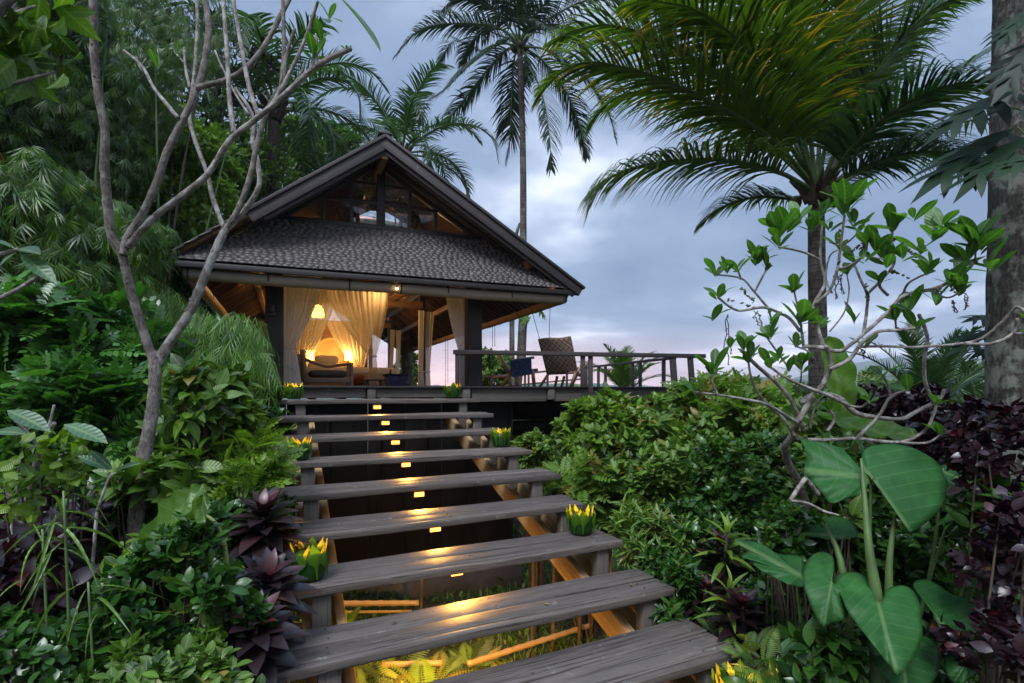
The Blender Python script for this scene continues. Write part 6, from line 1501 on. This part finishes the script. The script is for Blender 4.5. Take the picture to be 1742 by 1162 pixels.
bush('purple_shrub', 'purple shrub at the very bottom right corner', 1700, 1110, 2.6, 75, 60, .3, 50, 4, .11, L_OVAL, 'leaf_purple', 323, width=1.2, tw=8, cat='shrub')
bush('purple_shrub', 'purple leaved shrub behind the gnarled branches below the young palm', 1560, 715, 5.2, 60, 50, .4, 300, 6, .12, L_OVAL, 'leaf_purple', 324, width=1.2, tw=8, cat='shrub')
bush('purple_shrub', 'purple leaved shrub between the bright leaf and the gnarled branches', 1460, 680, 5.8, 45, 28, .35, 170, 6, .12, L_OVAL, 'leaf_purple', 325, width=1.2, tw=8, cat='shrub')
bush('purple_shrub', 'purple leaved shrub right of the two large heart shaped lobes', 1620, 740, 4.6, 55, 60, .4, 260, 6, .12, L_OVAL, 'leaf_purple', 326, width=1.2, tw=8, cat='shrub')
bush('oval_leaf_shrub', 'small dark bush hiding the foot of the gnarled frangipani', 1345, 905, 3.75, 55, 60, .25, 260, 6, .10, L_OVAL, 'leaf_deep', 341)
# behind and under the deck
bush('oval_leaf_shrub', 'leafy shrub behind the deck left of the rustic chair', 838, 632, 17, 34, 42, .9, 420, 6, .20, L_OVAL, 'leaf_mid', 330)
bush('oval_leaf_shrub', 'leafy shrub seen through the hut beyond the far curtains', 690, 640, 26, 34, 38, 1.2, 500, 6, .26, L_OVAL, 'leaf_mid', 331)
bush('oval_leaf_shrub', 'green growth seen below the deck beams', 930, 760, 13, 120, 60, 1.2, 900, 6, .2, L_OVAL, 'leaf_bright', 332)
bush('oval_leaf_shrub', 'leafy bush behind the right bank under the side railing', 1130, 706, 12, 110, 34, 1.2, 900, 6, .2, L_OVAL, 'leaf_mid', 333)
bush('oval_leaf_shrub', 'wide bush at the edge of the valley behind the gnarled frangipani', 1400, 690, 12, 220, 38, 1.2, 1200, 6, .2, L_OVAL, 'leaf_mid', 334)
# distant trees in the valley
for i, (px, py, Y, w, h) in enumerate(((1235, 668, 60, 22, 20), (1275, 668, 75, 26, 18), (1480, 655, 70, 26, 26), (1530, 660, 90, 30, 24), (1640, 650, 60, 34, 34), (1690, 645, 75, 30, 34), (990, 668, 90, 30, 10), (1190, 672, 90, 30, 12))):
    c, r = SP(px, py, Y, w, h, 2.0)
    shrub('distant_tree', ['small distant tree right of the deck end', 'second small distant tree right of the deck end', 'distant tree left of the young palm', 'distant tree behind the young palm', 'distant tree left of the mottled trunk', 'distant tree against the mottled trunk', 'distant tree low behind the side railing', 'low distant tree at the end of the front handrail'][i], 'tree', c, r, 260, 5, Y * .011, L_SMALL, G['leaf_mid'], 400 + i, tw=6, group='distant trees in the valley')

# ---- large heart shaped leaves
def heart(mb, attach, tip, width, nrm, seed=0, sinus=.42, cup=.10, wave=.02, var=.5):
    """a peltate heart leaf from the stalk joint to its tip, lobes reaching back past the joint"""
    a, t = vec(attach), vec(tip); ax = t - a; L = np.linalg.norm(ax); ax /= L; n = vec(nrm); n = unit(n - ax * np.dot(n, ax)); s = np.cross(ax, n)
    rs = np.random.default_rng(seed); NA, NR = 72, 10; V = [a - n * .0]; Lc = [(0, 0, 0)]; W = width / 2; ph = rs.uniform(0, 6)
    for j in range(1, NR + 1):
        for i in range(NA + 1):
            th = -math.pi * .985 + 2 * math.pi * .985 * i / NA; c_ = abs(th) / math.pi
            # outline: long tip, wide shoulders, back lobes and a notch
            if c_ < .30: r = L * (1 - .0) + (W * 1.02 - L) * (math.sin(c_ / .30 * math.pi / 2) ** .75)
            elif c_ < .80: r = W * (1.02 + .16 * math.sin((c_ - .30) / .5 * math.pi))
            else: r = W * (1.02 - (1.02 - sinus * .35) * ((c_ - .80) / .20) ** 2.2)
            r *= 1 + .012 * math.sin(th * 11 + ph)
            f = j / NR; rr = r * f; x, y = rr * math.sin(th), rr * math.cos(th)
            z = -cup * L * f * f * (.4 + abs(math.sin(th)) * .4) - .16 * L * max(0, y / L) ** 2 + wave * math.sin(th * 9 + ph) * f * f + .05 * abs(x) + .012 * math.cos(th * 22) * f * (1 - f) * 2
            V.append(a + ax * y + s * x + n * z); Lc.append((x / L * 1.0, y / L, 0))
    T = [(0, 1 + i, 2 + i) for i in range(NA)]; Q = [(1 + (j - 1) * (NA + 1) + i, 1 + j * (NA + 1) + i, 2 + j * (NA + 1) + i, 2 + (j - 1) * (NA + 1) + i) for j in range(1, NR) for i in range(NA)]
    mb.add(V, quads=Q, tris=T, var=var, lc=Lc)
taro = empty('elephant_ear_plant', tuple(at(1500, 1230, 3.0)), 'large plant with big heart shaped green leaves in the lower right', 'plant')
def tleaf(att, tip, w, nrm, base, Y, Yt, seed, mat='leaf_taro', root=None, bow=(0, 0), **k):
    root = root or taro
    a, t = at(*att, Y), at(*tip, Yt); m_ = MB(); heart(m_, a, t, w / F * Y, nrm, seed, **k); lf_ = m_.build('leaf', G[mat], root, smooth=True)
    m_ = MB(); b = at(*base, Y + .12); tube(m_, [b, at((att[0] + base[0]) / 2 + bow[0], (att[1] + base[1]) / 2 + bow[1], Y + .1), at(att[0] + bow[0] * .2, att[1] + 12, Y + .05), a], [.020, .014, .008, .005], n=8, sub=5); m_.build('stalk', M['greenstem'], root, smooth=True)
UPF = (0, -.65, .8)
ZT_ = zc(.3975, 1240, 700)
def oleaf(joint, tip, outline, Y, seed, slope=.9, mat='leaf_taro', root=None, base=None, bow=(0, 0), var=.5, side=0.0):
    """a big leaf given by its outline: the blade slopes down towards the viewer and curls over at the rim"""
    root = root or taro; jx, jy = ZT_(*joint); tx, ty = ZT_(*tip); O = [ZT_(*o) for o in outline]; rs = np.random.default_rng(seed)
    # resample the outline smoothly
    P = np.array(O + [O[0]]); n0 = len(O); out = []
    for i in range(n0):
        p0, p1, p2, p3 = P[i - 1 if i else n0 - 1], P[i], P[i + 1], P[(i + 2) % n0 if i + 2 > n0 else i + 2]
        for k in range(4):
            t = k / 4; out.append(.5 * ((2 * p1) + (-p0 + p2) * t + (2 * p0 - 5 * p1 + 4 * p2 - p3) * t * t + (-p0 + 3 * p1 - 3 * p2 + p3) * t ** 3))
    out = np.array(out); N = len(out); ax = np.array([tx - jx, ty - jy]); L = np.linalg.norm(ax) + 1e-6; ax /= L; sx = np.array([-ax[1], ax[0]])
    NR = 9; V = []; Lc = []; R0 = np.linalg.norm(out - [jx, jy], axis=1).max(); ph = rs.uniform(0, 6)
    def pt(x, y, f, th):
        d = -slope * (y - jy) / F * Y + side * (x - jx) / F * Y; q = math.hypot(x - jx, y - jy) / R0
        d += .10 * q * q + .018 * math.sin(th * 7 + ph) * f * f; u_, v_ = (np.array([x - jx, y - jy]) @ ax), (np.array([x - jx, y - jy]) @ sx)
        lift = .035 * min(1, abs(v_) / R0 * 2) - .03 * f * f
        p = vec(at(x, y, Y + d)); p[2] += lift * R0 / F * Y * 1.2
        V.append(p); Lc.append((v_ / R0 * .8, u_ / R0 * .8, 0))
    pt(jx, jy, 0, 0)
    for j in range(1, NR + 1):
        for i in range(N):
            f = j / NR; x, y = jx + (out[i][0] - jx) * f, jy + (out[i][1] - jy) * f; pt(x, y, f, 2 * math.pi * i / N)
    T = [(0, 1 + (i + 1) % N, 1 + i) for i in range(N)]; Q = [(1 + (j - 1) * N + i, 1 + (j - 1) * N + (i + 1) % N, 1 + j * N + (i + 1) % N, 1 + j * N + i) for j in range(1, NR) for i in range(N)]
    m_ = MB(); m_.add(V, quads=Q, tris=T, var=var, lc=Lc); o = m_.build('leaf', G[mat], root, smooth=True)
    so = o.modifiers.new('thickness', 'SOLIDIFY'); so.thickness = .002
    if base:
        m_ = MB(); b_ = at(*base, Y + .10); tube(m_, [b_, at((jx + base[0]) / 2 + bow[0], (jy + base[1]) / 2 + bow[1], Y + .10), at(jx + bow[0] * .2, jy + 12, Y + .04), at(jx, jy, Y)], [.018, .012, .008, .005], n=8, sub=5); m_.build('stalk', M['greenstem'], root, smooth=True)
oleaf((612, 290), (775, 500), [(600, 270), (572, 235), (565, 190), (575, 160), (620, 142), (700, 140), (780, 155), (860, 195), (905, 235), (925, 290), (930, 345), (915, 395), (880, 440), (830, 480), (775, 500), (745, 460), (700, 400), (655, 330), (622, 300)], 3.15, 1, slope=.9, base=(1500, 1180), bow=(-10, 0), var=.55)
oleaf((600, 288), (330, 240), [(560, 265), (540, 230), (500, 170), (440, 140), (360, 125), (305, 115), (335, 170), (325, 215), (325, 250), (345, 285), (380, 320), (410, 360), (440, 392), (500, 370), (560, 350), (590, 310)], 3.15, 2, slope=.9, var=.55)
oleaf((648, 855), (718, 1115), [(655, 800), (680, 755), (740, 745), (790, 770), (815, 820), (820, 880), (830, 950), (810, 1020), (770, 1080), (718, 1115), (680, 1070), (640, 1020), (590, 960), (540, 900), (505, 850), (480, 790), (450, 740), (470, 700), (520, 685), (570, 690), (600, 730), (630, 800)], 2.8, 3, slope=1.1, base=(1505, 1230), bow=(18, 0), var=.75)
oleaf((437, 742), (405, 915), [(430, 700), (450, 650), (440, 615), (400, 600), (360, 615), (325, 660), (320, 720), (335, 790), (365, 860), (405, 915), (450, 905), (490, 890), (510, 870), (495, 800), (485, 740), (455, 735)], 3.0, 4, slope=1.0, base=(1480, 1230), bow=(-25, 0), var=.7)
oleaf((306, 702), (25, 545), [(25, 545), (80, 545), (150, 565), (210, 600), (290, 610), (325, 640), (320, 690), (322, 740), (270, 738), (220, 715), (160, 690), (120, 660), (90, 635), (55, 610), (75, 590)], 3.25, 5, slope=1.2, base=(1450, 1230), bow=(-30, 10), var=.4)
oleaf((895, 888), (1000, 1000), [(870, 850), (850, 800), (800, 770), (790, 730), (830, 715), (890, 740), (950, 780), (1010, 800), (1070, 830), (1115, 875), (1090, 920), (1060, 960), (1000, 1000), (950, 990), (910, 960), (880, 910)], 3.0, 6, slope=1.1, base=(1520, 1230), bow=(10, 10), var=.2)
oleaf((430, 530), (265, 512), [(265, 512), (330, 505), (350, 480), (400, 465), (440, 450), (500, 460), (540, 490), (550, 530), (500, 540), (440, 545), (380, 535), (320, 525)], 3.5, 7, slope=2.6, base=(1480, 1180), bow=(-10, 0), var=.3)
oleaf((740, 1000), (760, 1210), [(700, 960), (650, 950), (600, 970), (590, 1010), (610, 1060), (640, 1110), (690, 1162), (760, 1210), (830, 1200), (890, 1130), (900, 1050), (880, 990), (830, 960), (780, 960)], 2.95, 8, slope=1.1, base=(1510, 1260), var=.1)
oleaf((1010, 720), (1120, 640), [(1000, 690), (1020, 650), (1070, 620), (1125, 635), (1120, 690), (1080, 740), (1030, 750)], 3.3, 12, slope=1.2, base=(1560, 1200), var=.5)
oleaf((1030, 1060), (960, 1160), [(1060, 1020), (1040, 980), (990, 990), (940, 1030), (920, 1090), (960, 1162), (1020, 1150), (1070, 1100)], 2.7, 13, slope=1.1, base=(1600, 1250), var=.35)
oleaf((912, 255), (1060, 315), [(905, 230), (960, 225), (1010, 255), (1060, 312), (1000, 330), (940, 305), (915, 275)], 3.9, 9, slope=1.2, base=(1540, 1150), bow=(10, 0), var=.3)
oleaf((925, 345), (980, 435), [(915, 330), (960, 318), (1005, 345), (1012, 390), (980, 432), (930, 430), (900, 395)], 4.0, 10, slope=1.0, mat='leaf_banana', var=.4)
oleaf((930, 455), (1010, 545), [(910, 470), (960, 430), (1040, 432), (1078, 468), (1045, 492), (1010, 545), (950, 520)], 3.8, 11, slope=1.2, base=(1520, 1200), var=.6)
m_ = MB(); tube(m_, [at(1496, 1230, 2.95), at(1492, 1035, 2.95), at(1478, 930, 3.0), at(1465, 780, 3.15)], [.055, .034, .022, .007], n=10, sub=5); tube(m_, [at(1530, 1230, 3.05), at(1512, 1000, 3.05), at(1522, 880, 3.1)], [.05, .022, .008], n=10, sub=5); tube(m_, [at(1450, 1200, 3.2), at(1435, 980, 3.25), at(1405, 890, 3.4)], [.05, .022, .008], n=10, sub=5)
m_.build('stalk', M['greenstem'], taro, smooth=True)
# banana plant with bright broad leaves behind the frangipani
def blade(mb, pts, w, nrm, seed=0, var=.5, n=26, split=0):
    P, _ = smooth_path([vec(p) for p in pts], [1] * len(pts), 9); m = len(P); T = unit(np.gradient(P, axis=0)); nn = unit(np.array(vec(nrm))); V = []; Lc = []
    for i in range(m):
        t = i / (m - 1); ww = w / 2 * (math.sin(min(1, t * 1.25 + .06) * math.pi / 2) if t < .55 else math.cos((t - .55) / .45 * math.pi / 2) ** .55)
        s = unit(np.cross(T[i], nn)); u = np.cross(s, T[i])
        for k in range(-4, 5):
            x = k / 4; V.append(P[i] + s * x * ww + u * (.28 * ww * x * x + .02 * math.sin(t * 25 + k))); Lc.append((x * ww / (w * 2.5), t, 0))
    mb.add(V, quads=[(i * 9 + k, i * 9 + k + 1, (i + 1) * 9 + k + 1, (i + 1) * 9 + k) for i in range(m - 1) for k in range(8)], var=var, lc=Lc)
bn = empty('banana_plant', tuple(at(1450, 900, 5.6)), 'broad bright green leaves glowing behind the gnarled frangipani', 'plant')
for pts, w, nr, v in (([(1440, 740, 5.6), (1432, 690, 5.6), (1420, 630, 5.6), (1408, 572, 5.6)], .42, (.2, -1, .2), .8), ([(1390, 700, 4.7), (1440, 722, 4.6), (1500, 736, 4.5), (1562, 742, 4.4)], .36, (.1, -.6, 1), .15), ([(1330, 735, 5.2), (1345, 715, 5.2), (1352, 690, 5.2)], .3, (0, -1, .4), .5), ([(1660, 800, 5.2), (1662, 770, 5.1), (1650, 730, 5.0)], .3, (0, -1, .3), .9)):
    m_ = MB(); blade(m_, [at(*p) for p in pts], w, nr, var=v); m_.build('leaf', G['leaf_banana'], bn, smooth=True)
m_ = MB(); b = at(1450, 900, 5.6); b.z = gz(b.x, b.y); tube(m_, [b, at(1450, 800, 5.6), at(1440, 735, 5.6)], [.09, .07, .04], n=9, sub=4); m_.build('stem', M['greenstem'], bn, smooth=True)
# folded large leaf in the left bed
fl = empty('philodendron_plant', tuple(at(350, 1080, 3.5)), 'big folded olive leaf on arching stalks in the left bed', 'plant')
m_ = MB(); blade(m_, [at(350, 826, 2.95), at(322, 852, 2.93), at(288, 888, 2.95), at(240, 932, 3.0)], .25, (-.5, -.8, .35), var=.15); m_.build('leaf', G['leaf_banana'], fl, smooth=True)
m_ = MB(); blade(m_, [at(350, 838, 2.88), at(335, 880, 2.84), at(305, 915, 2.84), at(225, 960, 2.86)], .15, (.3, -.7, .7), var=.5); m_.build('leaf', G['leaf_banana'], fl, smooth=True)
m_ = MB()
for pts in ([(388, 975), (380, 920), (362, 885), (336, 872)], [(378, 1010), (372, 955), (355, 925), (325, 922)]):
    tube(m_, [at(x, y, 2.95) for x, y in pts], [.013, .012, .010, .006], n=8, sub=5)
    b = at(*pts[0], 2.95); tube(m_, [b, (b.x + .02, b.y, float(gz(b.x, b.y)))], .013, n=8, sub=1)
m_.build('stalk', plain('yellow_green_stalk', (0.22, 0.25, 0.07), .5), fl, smooth=True)

# ---- lobed leaves in front of the right trunk
br_ = empty('breadfruit_tree', tuple(at(1850, 900, 3.6)), 'tree with deeply lobed dark leaves reaching in from the right', 'tree')
m_ = MB(); b = at(1860, 900, 3.6); b.z = gz(b.x, b.y); tube(m_, [b, at(1850, 500, 3.6), at(1830, 100, 3.6)], [.1, .08, .05], n=9, sub=4); m_.build('trunk', M['palm_bark'], br_, smooth=True)
for i, (a_, t_, Y, s_) in enumerate((((1850, 120), (1700, 75), 3.4, 1), ((1740, 150), (1560, 200), 3.6, 1.0), ((1730, 215), (1535, 300), 3.7, 1.0), ((1750, 230), (1610, 310), 3.5, 1.0), ((1745, 190), (1620, 150), 3.8, .9), ((1800, 260), (1690, 270), 3.2, 1.0), ((1780, 60), (1690, 150), 3.3, 1.0), ((1760, 10), (1690, 60), 3.4, .9), ((1700, 560), (1604, 585), 4.6, .9), ((1700, 540), (1640, 530), 4.6, .9), ((1720, 590), (1650, 590), 4.6, .7))):
    p, q = vec(at(*a_, Y)), vec(at(*t_, Y - .15)); q = p + (q - p) * .86; m_ = MB(); scatter(m_, T_LOBED, np.array([p]), np.array([q - p]), np.array([[random.uniform(-.3, .3), -.5, .9]]), np.array([np.linalg.norm(q - p)]), np.array([random.random() * .6]))
    o = m_.build('leaf', G['leaf_dark'], br_, smooth=True); m_ = MB(); tube(m_, [vec(at(1845, 330 if a_[1] < 400 else 600, 3.7)), p], [.008, .005], n=5, sub=1); m_.build('stalk', M['greenstem'], o)
lt2 = empty('lobed_leaf_plant', tuple(at(905, 560, 17)), 'lobed leaves peeping out under the right corner of the eave', 'plant')
P = np.array([vec(at(*p)) for p in ((905, 520, 17), (918, 524, 17), (882, 530, 17), (890, 522, 17.2))]); m_ = MB(); whorl(m_, T_LOBED, P, np.tile([[1, 0, -.1]], (4, 1)), 4, .7, 3, spread=(.5, 1.3), up=0); m_.build('foliage', G['leaf_mid'], lt2, smooth=True)
m_ = MB(); b = at(895, 700, 17); b.z = gz(b.x, b.y); tube(m_, [b, at(893, 600, 17), at(900, 522, 17)], [.06, .04, .015], n=6, sub=3); m_.build('stem', M['twig'], lt2, smooth=True)

# ---- under the stairs: bamboo rails, stakes, ferns, grass
def pole(label, p, q, r, name='bamboo_pole', mat=None, cat='bamboo pole', group='bamboo poles below the stairs'):
    m_ = MB(); p, q = vec(p), vec(q); n = max(4, int(np.linalg.norm(q - p) / .16)); pts = []; rad = []
    for i in range(n * 3 + 1):
        f = i / (n * 3); pts.append(p + (q - p) * f); rad.append(r * (1.18 if i % 3 == 0 else 1.0))
    tube(m_, pts, rad, n=9, sub=1); tag(m_.build(name, mat or M['bamboo'], smooth=True), label, cat, group)
pole('bamboo rail between the second lowest and third lowest treads', at(535, 1027, 6.6), at(712, 1026, 6.9), .035)
pole('thin bamboo rail just below the upper bamboo rail', at(540, 1042, 6.7), at(700, 1040, 7.0), .018)
pole('bamboo pole on the ground among the ferns', at(650, 1131, 5.2), at(752, 1128, 5.3), .028)
pole('split bamboo edging running back to the right under the stairs', at(795, 1130, 5.4), at(1010, 1062, 6.6), .030)
for i, (px, y0, y1, Y) in enumerate(((715, 985, 1045, 6.9), (905, 1080, 950, 6.2), (940, 1090, 955, 6.3), (985, 1085, 965, 6.3), (912, 985, 940, 6.8), (1040, 1075, 985, 6.0), (1037, 800, 705, 6.9))):
    p, q = at(px, max(y0, y1), Y), at(px + 3, min(y0, y1), Y); p.z = gz(p.x, p.y) - .05
    pole(['dark stake at the end of the upper bamboo rail', 'brown stake behind the lowest tread, leftmost of three', 'brown stake behind the lowest tread, middle of three', 'brown stake behind the lowest tread, rightmost of three', 'short dry stake seen above the second lowest tread', 'brown stake beside the right stringer', 'pale cane standing up out of the light green shrub'][i], p, q, .022, 'wooden_stake', M['twig'] if i < 6 else M['bamboo'], 'stake', 'garden stakes')
for i, (px, py, Y, L, n) in enumerate(((560, 1075, 5.0, .5, 9), (665, 1095, 5.4, .55, 11), (740, 1105, 5.2, .5, 10), (610, 1120, 4.6, .5, 10), (800, 1100, 5.8, .45, 9), (720, 1150, 4.6, .5, 10), (870, 1120, 5.4, .4, 8), (545, 1150, 4.2, .45, 9))):
    p = at(px, py, Y); g = float(gz(p.x, p.y)); c = np.array([p.x, p.y, g + .03]); root = empty('fern', tuple(c), ['amber lit fern at the left under the lower treads', 'amber lit fern in the middle under the lower treads', 'amber lit fern right of the middle under the lower treads', 'fern close to the left end of the second lowest tread', 'fern beside the split bamboo edging', 'fern at the bottom edge left of the lowest tread', 'fern under the lowest tread', 'fern in the bottom left corner under the stairs'][i], 'fern', 'ferns under the stairs')
    rs = np.random.default_rng(i + 70); m_ = MB()
    for k in range(n):
        a = 2.4 * k + rs.uniform(-.3, .3); t = np.array([[math.cos(a), math.sin(a), rs.uniform(.5, 1.1)]]); scatter(m_, T_FERN, c[None], t, np.array([[-math.cos(a) * .6, -math.sin(a) * .6, 1.0]]), np.array([L * rs.uniform(.8, 1.15)]), np.array([rs.random()]))
    m_.build('frond', G['leaf_mid'], root, smooth=True)
for i, (px, py, L) in enumerate(((548, 1050, .34), (590, 1060, .36))):
    p = at(px, py + 30, 5.6); p.z = gz(p.x, p.y) + .1; cordyline(['yellow lit broad leaved plant left below the seventh step light', 'yellow lit broad leaved plant beside the bamboo rail'][i], px, py + 10, 5.4, L, 9, 'leaf_bright', 260 + i, name='ginger_plant', tm=L_BROAD, spread=(.3, 1.2), stack=.05, width=.8)
# litter on the treads
rs = np.random.default_rng(77); m_ = MB()
for k, w in ((9, .5), (9, 1.7), (8, .3), (8, 1.1), (8, 2.2), (7, .9), (7, 2.0), (6, .6), (6, 1.8), (5, 1.1), (4, .7), (9, 2.3), (10, .8), (3, 1.9)):
    r, z = tread_right(k); d = rs.uniform(.08, .42); xy = r - BS * w + AS * d; a = rs.uniform(0, 6.28); scatter(m_, L_OVAL, np.array([[xy[0], xy[1], z + .012]]), np.array([[math.cos(a), math.sin(a), .05]]), np.array([[0, 0, 1.0]]), rs.uniform(.025, .055, 1), rs.random(1), .8)
G['dry_leaf'] = leafmat('dry_leaf', (0.05, 0.03, 0.015), (0.20, 0.15, 0.05), trans=.1, rough=.8)
tag(m_.build('fallen_leaves', G['dry_leaf'], smooth=True), 'a few small dry leaves fallen on the treads', 'leaf litter', kind='stuff')
# grass and low ground cover
def cover(name, n, xr, yr, size, tm, mat, seed, tall=.3):
    rs = np.random.default_rng(seed); x = rs.uniform(*xr, n); y = rs.uniform(*yr, n); keep = (np.sin(x * 2.7 + seed) + np.sin(y * 3.1 + x) + rs.normal(size=n) * .6) > -.6; x, y = x[keep], y[keep]; N = len(x)
    P = np.stack([x, y, gz(x, y) - .01], 1); a = rs.uniform(0, 6.28, N); t = np.stack([np.cos(a) * .7, np.sin(a) * .7, rs.uniform(.3, 1.6, N)], 1)
    m_ = MB(); scatter(m_, tm, P, t, np.stack([-np.cos(a) * .5, -np.sin(a) * .5, np.ones(N)], 1), size * rs.uniform(.5, 1.3, N), rs.random(N)); tag(m_.build(name, G[mat], smooth=True), 'low green leaves and grass covering the soil' if 'grass' not in name else 'thin grass blades under and beside the stairs', 'ground cover' if 'grass' not in name else 'grass', kind='stuff')
cover('grass', 26000, (-4.5, 5), (2.2, 12), .22, L_THIN, 'grass_blade', 1)
cover('ground_cover', 16000, (-6, 7), (1.6, 13), .10, L_OVAL, 'leaf_mid', 2)
cover('low_plants', 9000, (-16, 16), (9, 28), .26, L_OVAL, 'leaf_mid', 3)
# ================================================================ haze over the valley
hm_ = bpy.data.materials.new('valley_haze'); hm_.use_nodes = True; nt = hm_.node_tree; nt.nodes.clear()
o_ = nt.nodes.new('ShaderNodeOutputMaterial'); pv_ = nt.nodes.new('ShaderNodeVolumePrincipled'); pv_.inputs['Color'].default_value = (0.80, 0.87, 1.0, 1); pv_.inputs['Density'].default_value = 0.00036; pv_.inputs['Anisotropy'].default_value = 0.1
nt.links.new(pv_.outputs[0], o_.inputs['Volume'])
m_ = MB(); v = np.array([(x, y, z) for z in (-28, 122) for x, y in ((-1950, -400), (1950, -400), (1950, 1750), (-1950, 1750))], float); m_.add(v, quads=BQ); tag(m_.build('haze', hm_), 'thin blue haze over the valley', 'haze', kind='stuff')
